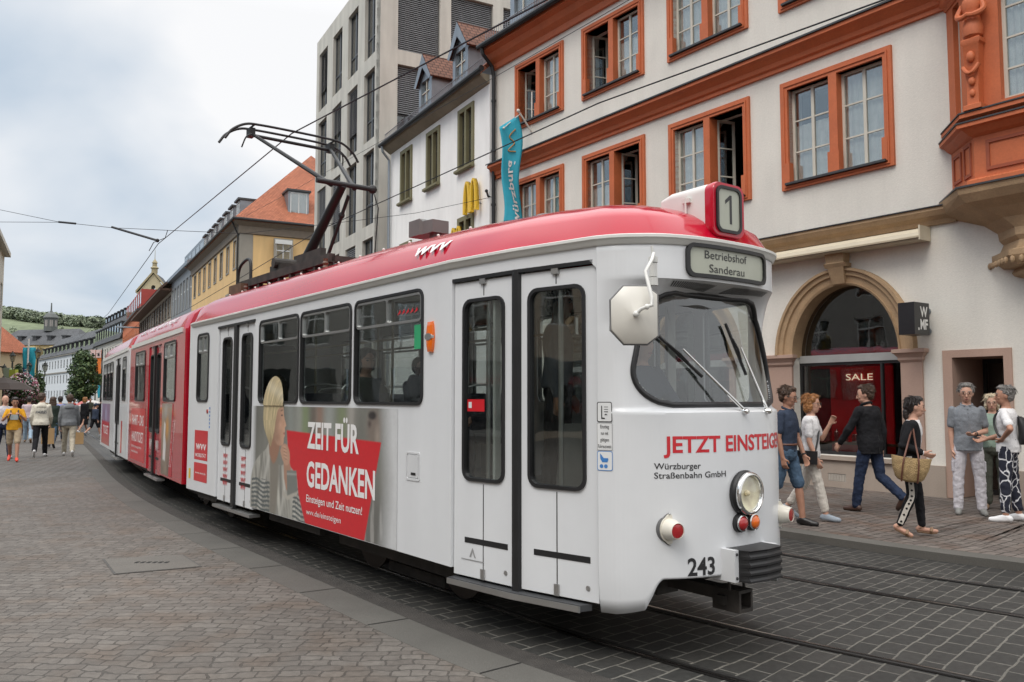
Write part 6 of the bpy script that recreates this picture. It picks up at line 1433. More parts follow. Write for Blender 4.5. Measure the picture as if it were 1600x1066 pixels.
# advert of the middle section
def dec2(sec, name, m, pts, d=0):
    f = MB()
    for p in pts: poly2(f, p, DC, d)
    return f.build(name, m, sec)
a2 = dec2(ms_, 'advert', m_ad, [rect(-5.3, .50, -3.55, 1.50)])
f = MB(); put_text(f, 'FAHRT - DAS', -5.15, -3.72, 1.18, .20, DC, .012, d=.001); put_text(f, 'HANDYTICKET', -5.15, -3.72, .86, .20, DC, .012, d=.001); put_text(f, 'Einfach unterwegs buchen', -5.15, -3.9, .74, .05, DC, 0, d=.001); put_text(f, 'wvv.de/ticket', -5.15, -4.3, .64, .05, DC, 0, d=.001); f.build('slogan', m_txw, a2)
B_ = Print(-1.80, -.82, .46, 1.62, .018); B_.put(np.ones(B_.X.shape), (.20, .15, .11)); B_.C *= (.4 + 1.2 * fbm(B_.X, B_.Z, .22, .5, 61))[..., None]; B_.put(np.clip((B_.Z - 1.15) / .3, 0, 1) * .7, (.30, .26, .22)); B_.ell(-1.30, 1.2, .2, .3, (.55, .26, .05), .9); B_.ell(-1.2, .85, .25, .3, (.24, .15, .11), .9); B_.ell(-1.45, 1.5, .2, .14, (.36, .36, .35), .8)
B_.poly([(-1.64, .70), (-1.42, .68), (-1.38, .95), (-1.46, 1.10), (-1.44, 1.28), (-1.58, 1.32), (-1.62, 1.0)], (.66, .65, .63), .03); B_.put(np.clip(.5 - sd_poly(B_.X, B_.Z, [(-1.12, .40), (-.70, .40), (-.70, 1.66), (-.90, 1.66), (-1.0, 1.0)]) / .03, 0, 1), (.46, .007, .022))
a3 = B_.build('advert', lambda a, b, d: SD(a, b, -.003), ms_, None, m_print)
f = MB()
for k, t in enumerate(('Dein Ticket', 'fuer unterwegs')): put_text(f, t, -.5, .5, -.05, .055, lambda a, b, d: DC(-.95 + .25 * a + k * .14 - b * .9, 1.0 + a * .75 + b * .3, .001), .0)
f.build('slogan', m_txw, a3)
f = MB()
for x in (-3.15, -2.5): put_text(f, 'WVV', x, x + .3, .80, .18, lambda a, b, d: SDd(a, b, -.003), .02)
f.build('door_print', m_txw, ms_)
f = MB(); put_text(f, 'Dein D-Ticket - alles ist möglich', -5.0, -1.2, .10, .15, roof_map, .006); f.build('roof_lettering', m_txw, ms_)
V_ = Print(-6.4, -4.1, .5, 1.56, .03); V_.put(np.ones(V_.X.shape), (.30, .20, .32)); V_.C *= (.4 + 1.2 * fbm(V_.X, V_.Z, .4, .4, 71))[..., None]; V_.ell(-5.2, 1.3, .4, .3, (.40, .38, .55), .9); V_.put(np.clip((1.12 - V_.Z) / .05, 0, 1), (.50, .02, .04)); V_.put(np.clip((.80 - V_.Z) / .25, 0, 1) * .6, (.40, .16, .12)); a4 = V_.build('advert', lambda a, b, d: SD(a, b, -.003), rs_, None, m_print)
f = MB(); put_text(f, 'TICKET', -5.9, -4.4, .78, .22, DC, .012, d=.001); f.build('slogan', m_txw, a4)
dec2(rs_, 'door_notice', m_ad, [rect(-1.3, .5, -1.05, 1.2)])
# ------------------------------------------------------------------ people: one continuous body each, clothes and hair as parts
def fabric(name, c, var=.12): return mat(name, c, .85, var=var, scale=9, bump=.25, bscale=70, fine=.10, fscale=60, spec=.2)
m_skin = mat('skin_fair', (.50, .285, .205), .5, var=.10, scale=12, spec=.35); m_skin2 = mat('skin_tan', (.38, .20, .135), .5, var=.10, scale=12, spec=.35)
m_eye = mat('eye_dark', (.03, .025, .02), .15); m_lip = mat('lip', (.33, .12, .10), .5); m_spec = mat('spectacle_frame', (.03, .03, .03), .3)
def soft(mb, name, m, par, vox, it=3, fold=0.0, fs=.10):
    o = link(name, mb.mesh(name, m), par)
    r = o.modifiers.new('remesh', 'REMESH'); r.mode = 'VOXEL'; r.voxel_size = vox; r.use_smooth_shade = True
    if it: s = o.modifiers.new('smooth', 'SMOOTH'); s.factor = .5; s.iterations = it
    if fold:
        key = 'fold_%.2f' % fs; tx = bpy.data.textures.get(key) or bpy.data.textures.new(key, 'CLOUDS'); tx.noise_scale = fs; tx.noise_depth = 2
        d = o.modifiers.new('folds', 'DISPLACE'); d.texture = tx; d.strength = fold; d.mid_level = .5; d.texture_coords = 'GLOBAL'
    return o
def chain(mb, pts, rad):
    """tapered limb with round ends, through joints"""
    P = [Vector(p) for p in pts]; fine = []; fr = []
    for i in range(len(P) - 1):
        for k in range(4): t = k / 4; fine.append(P[i].lerp(P[i + 1], t)); fr.append(rad[i] + (rad[i + 1] - rad[i]) * t)
    fine.append(P[-1]); fr.append(rad[-1]); mb.tube(fine, fr, 10)
    for i, p in enumerate(P): mb.sphere(p, rad[i] * .995, 10, 6)
def ell_loft(mb, secs, lean=0, z0=0, seg=18, inf=0.0, power=2.15):
    rg = []
    for z, hw, hd, xo in secs:
        x = xo + sin(lean) * (z - z0); zz = z0 + cos(lean) * (z - z0) if z > z0 else z; rg.append([])
        for k in range(seg):
            a = 2 * pi * k / seg; c, s_ = cos(a), sin(a); c = abs(c) ** (2 / power) * (1 if c >= 0 else -1); s_ = abs(s_) ** (2 / power) * (1 if s_ >= 0 else -1)
            rg[-1].append((x + (hd + inf) * c, (hw + inf) * s_, zz))
    mb.loft(rg)
DEFLEG = dict(L=(4, 2, 3), R=(-4, 2, 3)); WALK = dict(L=(24, 6, 1), R=(-16, 24, 1)); WALK2 = dict(L=(-18, 30, 1), R=(22, 5, 1))
def person(label, pos, heading, H=1.75, legs=None, arms=None, lean=2, head=(0, 0), top=None, sleeve='short', bottom=None, blen='long', shoes=None, hair=('short', None), skin=None, vox=.0085, fat=1.0, face=True, glasses=False, skirt=None, coat=None, topcut=.93, group=None, sit=None, untuck=.0, fem=False, collar=None):
    s = H / 1.75; skin = skin or m_skin; legs = legs or DEFLEG; arms = arms or dict(L=(4, 7, 12, 0), R=(-3, 7, 12, 0)); lean = radians(lean)
    root = empty('person', pos, radians(heading), label, 'person', group)
    J = {}; low = 9
    for sd, sg in (('L', 1), ('R', -1)):
        hp, kn, ab = [radians(v) for v in legs[sd][:3]]
        hip = Vector((0, sg * .088, 0)); knee = hip + Vector((sin(hp) * cos(ab), sg * sin(ab), -cos(hp) * cos(ab))) * .43
        ank = knee + Vector((sin(hp - kn), sg * sin(ab) * .4, -cos(hp - kn))) * .41
        fp = (hp - kn) if legs[sd][1] > 15 else 0; fp = max(-.9, fp * .8); ft = legs[sd][3] if len(legs[sd]) > 3 else None
        if ft is not None: fp = radians(ft)
        toe = ank + Vector((cos(fp) * .165, sg * .02, sin(fp) * .165)); heel = ank + Vector((-.045 * cos(fp) , 0, -.045 * sin(fp) - .035)); ball = ank + Vector((.11 * cos(fp) + .05 * sin(fp) * .6, sg * .012, .11 * sin(fp) - .052 * cos(fp)))
        toe = toe + Vector((.045 * sin(fp), 0, -.055 * cos(fp)))
        J[sd] = [hip, knee, ank, heel, ball, toe]; low = min(low, heel.z - .035, ball.z - .030, toe.z - .024)
    if sit is not None: low = -sit / s
    up = Vector((0, 0, -low))
    for sd in 'LR': J[sd] = [p + up for p in J[sd]]
    hz = -low                                              # hip height
    def spine(z, x=0, y=0): dz = z; return Vector((x * cos(lean) + sin(lean) * dz, y, hz + cos(lean) * dz - x * sin(lean)))
    wide = .92 if fem else 1.0
    for sd, sg in (('L', 1), ('R', -1)):
        sp, ab, fl, inw = [radians(v) for v in arms[sd][:4]]
        sh = spine(.462, 0, sg * .170 * wide); el = sh + Vector((sin(sp) * cos(ab), sg * sin(ab), -cos(sp) * cos(ab))) * .29
        d = Vector((sin(sp + fl) * cos(inw), -sg * sin(inw), -cos(sp + fl) * cos(inw))).normalized(); wr = el + d * .25
        J['a' + sd] = [sh, el, wr, d]
    S_ = lambda p: Vector(p) * s
    hc = spine(.685, .015); R = Matrix.Rotation(radians(head[0]), 3, 'Z') @ Matrix.Rotation(radians(head[1]), 3, 'Y')
    hd = lambda x, y, z: S_(hc + R @ Vector((x, y, z)) * 1.07)
    # --- body
    b = MB()
    secs = [(-.10, .09, .08, 0), (-.04, .155, .108, -.005), (.04, .160, .112, -.008), (.14, .138, .095, 0), (.24, .142, .098, .004), (.34, .158, .108, .004), (.42, .164, .102, -.004), (.465, .150, .088, -.006), (.50, .108, .072, -.006), (.535, .066, .060, 0)]
    ell_loft(b, [(hz * s + z * s, w_ * s * fat * wide, d_ * s * fat, x * s) for z, w_, d_, x in secs], lean, hz * s)
    chain(b, [S_(spine(.50, -.005)), S_(spine(.60, .01))], [.058 * s, .052 * s])
    sk = lambda c, r: b.sphere(hd(*c), tuple(v * s * 1.07 for v in r), 16, 12, R=R)
    sk((0, 0, .01), (.094, .074, .105)); sk((.022, 0, -.055), (.066, .056, .062)); sk((.050, 0, -.090), (.028, .030, .022)); sk((.055, 0, .0), (.040, .058, .030))
    for y in (-1, 1): sk((-.005, y * .075, -.008), (.018, .009, .030)); sk((.062, y * .033, -.028), (.022, .022, .022))
    b.tube([hd(.088, 0, .012), hd(.102, 0, -.022), hd(.110, 0, -.034), hd(.086, 0, -.040)], [.009 * s, .012 * s, .015 * s, .010 * s], 8)
    for sd, sg in (('L', 1), ('R', -1)):
        hip, knee, ank, heel, ball, toe = [S_(p) for p in J[sd]]
        chain(b, [hip, hip.lerp(knee, .5), knee, knee.lerp(ank, .35), ank], [.080 * s * fat, .070 * s * fat, .052 * s, .052 * s, .036 * s]); chain(b, [ank, heel], [.036 * s, .033 * s]); chain(b, [heel, ball, toe], [.031 * s, .030 * s, .023 * s])
        sh, el, wr, d = J['a' + sd]; chain(b, [S_(sh), S_(sh.lerp(el, .45)), S_(el), S_(el.lerp(wr, .3)), S_(wr)], [.045 * s, .042 * s, .036 * s, .036 * s, .025 * s])
        # hand: palm, four curled fingers of unequal length, thumb from the side of the palm
        side = Vector((0, 0, 1)).cross(d); side = side.normalized() if side.length > .2 else Vector((0, 1, 0))
        fwd = Vector((1, 0, 0)) - d * d.x; fwd = fwd.normalized() if fwd.length > .2 else side.cross(d).normalized()
        inn = d.cross(fwd); inn = inn if inn.y * -sg > 0 else -inn
        pc = wr + d * .05
        for u in (-.022, 0, .022): chain(b, [S_(wr + fwd * u * .6), S_(wr + d * .088 + fwd * u)], [.017 * s, .014 * s])
        for k, (u, ln) in enumerate(((.030, .070), (.010, .080), (-.010, .074), (-.029, .058))):
            p0 = wr + d * .090 + fwd * u; p1 = p0 + (d * .86 + inn * .4) * ln * .5; p2 = p1 + (d * .5 + inn * .86) * ln * .5; chain(b, [S_(p0), S_(p1), S_(p2)], [.0098 * s, .009 * s, .0078 * s])
        t0 = wr + d * .025 + fwd * .026; t1 = t0 + (fwd * .7 + d * .6 + inn * .3) * .042; t2 = t1 + (d * .9 + inn * .35) * .030; chain(b, [S_(t0), S_(t1), S_(t2)], [.014 * s, .011 * s, .009 * s])
    soft(b, 'body', skin, root, vox * (.85 if vox < .01 else 1), 2)
    # --- clothes
    def sleeves(mb, kind, inf):
        for sd in 'LR':
            sh, el, wr, d = J['a' + sd]
            if kind == 'short': e = sh.lerp(el, .70); chain(mb, [S_(sh), S_(sh.lerp(el, .3)), S_(e)], [.053 * s, .055 * s, .056 * s])
            elif kind == 'long': chain(mb, [S_(sh), S_(sh.lerp(el, .4)), S_(el), S_(el.lerp(wr, .92))], [(.062 + inf) * s, (.054 + inf) * s, (.048 + inf) * s, (.037 + inf) * s])
    def torso(mb, zb, inf, neck=.522):
        sc = [(z, w_, d_, x) for z, w_, d_, x in secs if zb < z < neck]
        def at(z):
            for i in range(len(secs) - 1):
                if secs[i][0] <= z <= secs[i + 1][0]: t = (z - secs[i][0]) / (secs[i + 1][0] - secs[i][0]); return tuple(secs[i][q] + (secs[i + 1][q] - secs[i][q]) * t for q in range(4))
            return (z, .158, .11, 0) if z < 0 else secs[-1]
        sc = [(zb, max(at(zb)[1], .166 if untuck else .150), max(at(zb)[2], .124 if untuck else .108), at(zb)[3])] + [(z, max(w_, .166 if z < .12 and untuck else .150 if z < .3 and not fem else 0), max(d_, .122 if z < .12 and untuck else .10 if z < .3 else 0), x) for z, w_, d_, x in sc] + [at(neck)]
        ell_loft(mb, [(hz * s + z * s, w_ * s * fat * wide + inf * s, d_ * s * fat + inf * s, x * s) for z, w_, d_, x in sc], lean, hz * s)
    if top:
        g = MB(); torso(g, topcut - .93 - untuck, .016); sleeves(g, sleeve, .002 if sleeve == 'short' else 0); soft(g, 'top', top, root, vox, 5, .018 * s, .085)
    if coat:
        g = MB(); torso(g, -.12, .030, .50)
        g2 = MB(); torso(g2, -.12, .032, .53); sleeves(g2, 'long', .008); soft(g2, 'jacket', coat, root, vox, 3, .026 * s, .10)
    if bottom:
        g = MB(); ell_loft(g, [(hz * s + z * s, w_ * s * fat * wide, d_ * s * fat, 0) for z, w_, d_ in ((-.11, .10, .095), (-.05, .165, .122), (.03, .166, .120), (.11, .150, .106))], 0, hz * s)
        for sd in 'LR':
            hip, knee, ank, heel, ball, toe = [S_(p) for p in J[sd]]
            if blen == 'short': chain(g, [hip, hip.lerp(knee, .5), hip.lerp(knee, .95)], [.092 * s * fat, .088 * s, .080 * s])
            elif blen == 'wide': chain(g, [hip, knee, knee.lerp(ank, .9)], [.092 * s * fat, .085 * s, .085 * s])
            elif blen == 'slim': chain(g, [hip, hip.lerp(knee, .5), knee, knee.lerp(ank, .35), knee.lerp(ank, .93)], [.088 * s * fat, .078 * s, .061 * s, .060 * s, .048 * s])
            elif blen == 'crop': chain(g, [hip, hip.lerp(knee, .5), knee, knee.lerp(ank, .80)], [.090 * s * fat, .082 * s, .068 * s, .060 * s])
            else: chain(g, [hip, hip.lerp(knee, .5), knee, knee.lerp(ank, .5), knee.lerp(ank, 1.0)], [.092 * s * fat, .086 * s, .070 * s, .067 * s, .060 * s])
        soft(g, 'trousers' if blen != 'short' else 'shorts', bottom, root, vox, 2, .022 * s, .065)
    if skirt:
        g = MB(); ell_loft(g, [(hz * s + z * s, w_ * s, d_ * s, 0) for z, w_, d_ in ((-.46, .21, .18), (-.2, .19, .15), (0, .172, .125), (.12, .15, .108))], 0, hz * s); soft(g, 'skirt', skirt, root, vox, 2, .02 * s, .1)
    if shoes:
        for sd in 'LR':
            hip, knee, ank, heel, ball, toe = [S_(p) for p in J[sd]]; g = MB(); sole = Vector((0, 0, -.004 * s))
            chain(g, [heel + sole, ball + sole, toe + sole], [.040 * s, .041 * s, .033 * s]); chain(g, [ank - Vector((0, 0, .015 * s)), heel], [.043 * s, .040 * s]); chain(g, [ank - Vector((0, 0, .02 * s)), ball], [.042 * s, .038 * s]); soft(g, 'shoe', shoes, root, vox, 2)
    # --- hair and face
    kind, hm = hair
    if hm:
        g = MB(); hs_ = lambda c, r: g.sphere(hd(*c), tuple(v * s * 1.07 for v in r), 16, 12, R=R)
        hs_((-.022, 0, .035), (.094, .085, .094))
        if kind in ('short', 'bob', 'long', 'tail'): hs_((.030, 0, .098), (.050, .060, .030)); hs_((-.045, 0, -.005), (.062, .078, .075))
        if kind in ('bob', 'long'):
            for y in (-1, 1): hs_((-.015, y * .072, -.02), (.050, .026, .085)); hs_((.02, y * .060, .065), (.05, .028, .045))
            hs_((-.062, 0, -.05), (.050, .080, .075))
        if kind == 'long': hs_((-.075, 0, -.15), (.042, .085, .13)); [hs_((-.04, y * .075, -.12), (.05, .03, .11)) for y in (-1, 1)]
        if kind == 'tail': hs_((-.085, 0, .0), (.05, .05, .05)); hs_((-.10, 0, -.08), (.035, .04, .085))
        if kind == 'cap': hs_((.02, 0, .055), (.098, .088, .062)); g.loft([[hd(x, y, z) for x, y in ((.06, -.07), (.15, -.05), (.165, 0), (.15, .05), (.06, .07))] for z in (.05, .06)])
        soft(g, 'hair' if kind != 'cap' else 'cap', hm, root, min(vox, .009), 1, .026 * s, .022)
    if hm and vox < .01 and kind != 'cap':
        g = MB(); rs = random.Random(len(label)); low_ = {'short': .05, 'bob': .115, 'tail': .07, 'long': .2}.get(kind, .05)
        for _ in range(420):
            th = rs.uniform(-pi, pi); ph = rs.uniform(.10, 1.45); dv = Vector((cos(th) * cos(ph), sin(th) * cos(ph), sin(ph)))
            if dv.x > .35 and dv.z < .75: continue
            c0 = Vector((-.022, 0, .030)); p0 = c0 + Vector((dv.x * .093, dv.y * .084, dv.z * .095)); dn = Vector((0, 0, -1)) - dv * -dv.z; dn = (dn.normalized() if dn.length > .1 else Vector((1, 0, 0))) + Vector((rs.uniform(-.5, .5), rs.uniform(-.5, .5), rs.uniform(-.1, .5))); ln = rs.uniform(.025, .035 + low_ * .45)
            p1 = p0 + dn * ln * .5 + dv * .004; p2 = p0 + dn * ln + dv * rs.uniform(-.012, .001); g.tube([hd(*p0), hd(*p1), hd(*p2)], [.0050 * s, .0038 * s, .0010 * s], 5)
        g.build('hair_strands', hm, root)
    if face:
        g = MB()
        for y in (-1, 1): g.sphere(hd(.083, y * .032, .006), (.010 * s, .013 * s, .008 * s), 8, 6, R=R)
        soft_ = g.build('eyes', m_eye, root)
        g = MB(); g.sphere(hd(.086, 0, -.068), (.010 * s, .024 * s, .007 * s), 10, 6, R=R); g.build('mouth', m_lip, root)
        if hm:
            g = MB()
            for y in (-1, 1): g.tube([hd(.090, y * .018, .026), hd(.090, y * .036, .030), hd(.080, y * .052, .024)], .0045 * s, 6)
            g.build('eyebrows', hm, root)
    if glasses:
        g = MB()
        for y in (-1, 1): g.tube([hd(.106, y * .033 + .024 * cos(2 * pi * k / 14), .004 + .018 * sin(2 * pi * k / 14)) for k in range(14)], .0016, 6, closed=True); g.tube([hd(.104, y * .057, .008), hd(.06, y * .076, .010), hd(-.01, y * .080, .008)], .0025, 6)
        g.tube([hd(.108, -.010, .008), hd(.108, .010, .008)], .0025, 6); g.build('glasses', m_spec, root)
    root['_j'] = 0
    del root['_j']
    return root, {k: [S_(p) for p in v] if k[0] != 'a' else [S_(p) for p in v[:3]] + [v[3]] for k, v in J.items()}, lambda z, x=0, y=0: S_(spine(z, x, y)), s
def W2(root, p): return Matrix.Translation(root.location) @ Matrix.Rotation(root.rotation_euler.z, 4, 'Z') @ Vector(p)
def strap_bag(name, label, cat, root, build):
    t = empty(name, root.location, root.rotation_euler.z, label, cat); build(t); return t
RZ = .097
c_navy = fabric('cloth_navy', (.035, .047, .075)); c_white = fabric('cloth_white', (.66, .65, .65), .05); c_black = fabric('cloth_black', (.012, .012, .014)); c_denim = fabric('cloth_denim', (.07, .115, .175), .25); c_dkdenim = fabric('cloth_dark_denim', (.020, .030, .060), .3)
c_cream = fabric('cloth_cream', (.60, .56, .50), .06); c_grey = fabric('cloth_grey', (.20, .215, .235)); c_pwhite = fabric('cloth_pale_lilac', (.56, .54, .57), .06); c_olive = fabric('cloth_olive', (.085, .09, .07)); c_sage = fabric('cloth_sage', (.25, .33, .27))
c_khaki = fabric('cloth_khaki', (.40, .32, .22)); c_yellow = fabric('cloth_yellow', (.66, .33, .025)); c_hood = fabric('cloth_offwhite', (.62, .59, .50), .06); c_purple = fabric('cloth_periwinkle', (.25, .27, .48)); c_lblue = fabric('cloth_light_denim', (.30, .40, .50)); c_pink = fabric('cloth_pale_pink', (.52, .42, .46)); c_dkgreen = fabric('cloth_dark_green', (.03, .042, .035))
h_brown = mat('hair_brown', (.055, .030, .017), .55, var=.3, scale=30); h_dark = mat('hair_dark', (.018, .012, .010), .5, var=.3, scale=30); h_ginger = mat('hair_ginger', (.29, .125, .038), .55, var=.3, scale=30); h_grey = mat('hair_grey', (.16, .15, .14), .6, var=.35, scale=30); h_blond = mat('hair_blond', (.50, .42, .30), .55, var=.2, scale=30)
s_grey = mat('shoe_grey', (.20, .20, .19), .7); s_white = mat('shoe_white', (.68, .68, .68), .6, var=.03); s_black = mat('shoe_black', (.012, .011, .011), .4); s_red = mat('shoe_orange_red', (.70, .06, .03), .5); s_sand = mat('sandal_beige', (.27, .17, .10), .6); s_brown = mat('shoe_brown', (.06, .03, .02), .5); s_blue = mat('shoe_blue_grey', (.25, .29, .33), .7)
# right hand pavement
P1, j1, sp1, s1 = person('man in navy polo and denim shorts half hidden behind the tram', (3.50, 10.62, RZ), -42, 1.78, dict(L=(14, 8, 2), R=(-12, 14, 2)), dict(L=(8, 8, 14, 4), R=(-4, 8, 14, 4)), 2, (10, 14), c_navy, 'short', c_denim, 'short', s_black, ('short', h_brown), m_skin2, glasses=True, untuck=.0)
P2, j2, sp2, s2 = person('woman with ginger hair, white tee and white trousers', (3.98, 11.10, RZ), -30, 1.68, dict(L=(-14, 22, 1), R=(16, 4, 1)), dict(L=(22, 12, 128, 12), R=(2, 8, 18, 2)), 2, (-8, 2), c_white, 'short', c_cream, 'crop', s_blue, ('bob', h_ginger), glasses=True, fem=True, untuck=.05)
P3, j3, sp3, s3 = person('man in black jacket and dark jeans walking away past the arch window', (5.08, 11.80, RZ), 120, 1.82, dict(L=(13, 4, 2), R=(-10, 42, 2)), dict(L=(24, 16, 14, 0), R=(-14, 10, 20, 0)), 3, (32, 6), c_black, 'long', c_dkdenim, 'long', s_brown, ('short', h_brown), coat=c_black)
P4, j4, sp4, s4 = person('woman in black blazer and side-striped trousers striding to the right', (4.66, 9.76, RZ), -26, 1.61, dict(L=(12, 8, 1), R=(2, 24, 1, -22)), dict(L=(-6, 8, 12, 0), R=(-24, 12, 92, 10)), 6, (6, 4), c_white, 'long', c_black, 'slim', None, ('tail', h_dark), fem=True, coat=None, untuck=.06)
P5, j5, sp5, s5 = person('man in grey polo shirt and pale trousers standing before the doorway', (6.36, 11.60, RZ), -112, 1.82, dict(L=(1, 1, 5), R=(1, 1, 5)), dict(L=(-8, 10, 88, 38), R=(-4, 5, 12, 2)), 0, (-4, 4), c_grey, 'short', c_pwhite, 'long', s_grey, ('short', h_grey), glasses=True, fat=.97, untuck=.08)
P6, j6, sp6, s6 = person('blonde woman with glasses, sage top and olive trousers in the doorway', (7.02, 12.12, RZ), -122, 1.67, dict(L=(1, 1, 4), R=(1, 1, 3)), dict(L=(8, 8, 75, 30), R=(8, 8, 75, 30)), 0, (0, 2), c_sage, 'short', c_olive, 'wide', s_sand, ('bob', h_blond), glasses=True, fem=True)
c_floral = bpy.data.materials.new('cloth_leaf_print'); c_floral.use_nodes = True
_t = c_floral.node_tree; _b = _t.nodes['Principled BSDF']; _b.inputs['Roughness'].default_value = .85; _c = _t.nodes.new('ShaderNodeTexCoord'); _v = _t.nodes.new('ShaderNodeTexVoronoi'); _v.feature = 'DISTANCE_TO_EDGE'; _v.inputs['Scale'].default_value = 11; _m = _t.nodes.new('ShaderNodeMapping'); _m.inputs['Scale'].default_value = (1, 1, .55)
_n = _t.nodes.new('ShaderNodeTexNoise'); _n.inputs['Scale'].default_value = 6; _ad = _t.nodes.new('ShaderNodeMix'); _ad.data_type = 'RGBA'; _ad.inputs[0].default_value = .12
_r = _t.nodes.new('ShaderNodeValToRGB'); _r.color_ramp.elements[0].position = .035; _r.color_ramp.elements[0].color = (.62, .62, .64, 1); _r.color_ramp.elements[1].position = .06; _r.color_ramp.elements[1].color = (.012, .014, .028, 1)
_t.links.new(_c.outputs['Object'], _n.inputs['Vector']); _t.links.new(_c.outputs['Object'], _ad.inputs[6]); _t.links.new(_n.outputs['Color'], _ad.inputs[7]); _t.links.new(_ad.outputs[2], _m.inputs[0]); _t.links.new(_m.outputs[0], _v.inputs['Vector']); _t.links.new(_v.outputs['Distance'], _r.inputs[0]); _t.links.new(_r.outputs[0], _b.inputs['Base Color'])
P7, j7, sp7, s7 = person('woman with cropped grey hair, white tee and leaf-print trousers, hand on hip', (6.50, 10.90, RZ), 138, 1.78, dict(L=(3, 2, 4), R=(-3, 3, 5)), dict(L=(-28, 40, 72, 42), R=(12, 12, 60, 20)), 0, (20, 0), c_white, 'short', c_floral, 'crop', s_white, ('short', h_grey), skin=m_skin2, fem=True, untuck=.04)
# collars of the two polo shirts
for P_, sp_, mm in ((P1, sp1, c_navy), (P5, sp5, c_grey)):
    g = MB(); g.tube([sp_(.535 - .02 * cos(a), .012 + .064 * cos(a), .068 * sin(a)) for a in [radians(20 + 320 * k / 16) for k in range(17)]], .015, 8); g.build('collar', mm, P_)
# blazer of the striding woman: open at the front
g = MB(); s_ = s4; hz4 = sp4(0).z
for side in (-1, 1):
    pts = []
    for z, yw, xf, xb in ((-.10, .19, .10, -.16), (.05, .178, .10, -.14), (.2, .165, .09, -.125), (.35, .18, .09, -.13), (.45, .18, .06, -.11), (.51, .10, .03, -.075)):
        row = [sp4(z, xb, 0), sp4(z, xb * .85, side * yw * .6), sp4(z, -.02, side * yw), sp4(z, xf * .8, side * yw * .85), sp4(z, xf + .02, side * yw * .66)]; pts.append(row)
    g.grid(pts)
o = g.build('blazer', c_black, P4, smooth=80); md = o.modifiers.new('thickness', 'SOLIDIFY'); md.thickness = .025; md.offset = 0; sb = o.modifiers.new('soften', 'SUBSURF'); sb.levels = 1; sb.render_levels = 2
g = MB()
for sd in 'LR': sh, el, wr, d = j4['a' + sd]; chain(g, [sh, sh.lerp(el, .4), el, el.lerp(wr, .85)], [.064, .060, .054, .042])
soft(g, 'sleeves', c_black, P4, .009, 2, .012, .08)
# white stripe with dark lozenges down the near trouser leg
g = MB(); g2 = MB(); hip, knee, ank = j4['R'][:3]; q = [hip + Vector((0, -.082, .06)), hip.lerp(knee, .5) + Vector((0, -.078, 0)), knee + Vector((0, -.062, 0)), knee.lerp(ank, .35) + Vector((0, -.061, 0)), knee.lerp(ank, .92) + Vector((0, -.049, 0))]
q = catmull(q, 8); rows = []
for i, p in enumerate(q):
    t = (q[min(i + 1, len(q) - 1)] - q[max(i - 1, 0)]).normalized(); a = t.cross(Vector((0, 1, 0))).normalized(); rows.append([p + a * w + Vector((0, -.012 + abs(w) * .12, 0)) for w in (-.028, -.014, 0, .014, .028)])
    if i % 3 == 1: g2.add([p + a * .016 + Vector((0, -.0145, 0)), p + t * .016 + Vector((0, -.0145, 0)), p - a * .016 + Vector((0, -.0145, 0)), p - t * .016 + Vector((0, -.0145, 0))], [(0, 1, 2, 3)])
g.grid(rows); st = g.build('trouser_stripe', c_cream, P4); md = st.modifiers.new('thickness', 'SOLIDIFY'); md.thickness = .01; g2.build('stripe_lozenges', c_black, st)
for sd in 'LR':                                            # flat sandals
    hip, knee, ank, heel, ball, toe = j4[sd]; g = MB(); u = Vector((0, 0, -.034)); chain(g, [heel + u * .9, ball + u * .75, toe + u * .55], [.016, .018, .014]); g.tube([ball + Vector((-.01, -.036, -.01)), ball + Vector((0, -.02, .026)), ball + Vector((0, .02, .026)), ball + Vector((-.01, .036, -.01))], .019, 6); g.tube([heel + Vector((.02, -.038, .01)), ank + Vector((.02, 0, .02)), heel + Vector((.02, .038, .01))], .010, 6); soft(g, 'sandal', s_sand, P4, .007, 1)
# belt and watch of the man in navy, jacket collar and vents, soles of the light shoes
g = MB(); g.tube([sp1(.095, .002 + .119 * cos(a), .162 * sin(a)) for a in [2 * pi * k / 24 for k in range(24)]], .014, 6, closed=True); g.build('belt', mat('leather_brown', (.13, .05, .03), .5), P1)
sh, el, wr, d = j1['aL']; g = MB(); q_ = wr - d * .02; u_ = d.orthogonal().normalized(); v_ = d.cross(u_); g.tube([q_ + u_ * .031 * cos(a) + v_ * .031 * sin(a) for a in [2 * pi * k / 14 for k in range(14)]], .008, 6, closed=True); g.build('watch', m_spec, P1)
sh, el, wr, d = j5['aL']; g = MB(); q_ = wr - d * .02; u_ = d.orthogonal().normalized(); v_ = d.cross(u_); g.tube([q_ + u_ * .031 * cos(a) + v_ * .031 * sin(a) for a in [2 * pi * k / 14 for k in range(14)]], .008, 6, closed=True); g.build('watch', m_spec, P5)
g = MB(); g.tube([sp3(.555 - .02 * cos(a), .012 + .066 * cos(a), .072 * sin(a)) for a in [radians(25 + 310 * k / 16) for k in range(17)]], .018, 8); g.build('collar', c_black, P3)
g = MB(); g.tube([sp3(z, -.146, 0) for z in (-.12, 0, .12)], .004, 5); g.build('jacket_vent', m_spec, P3)
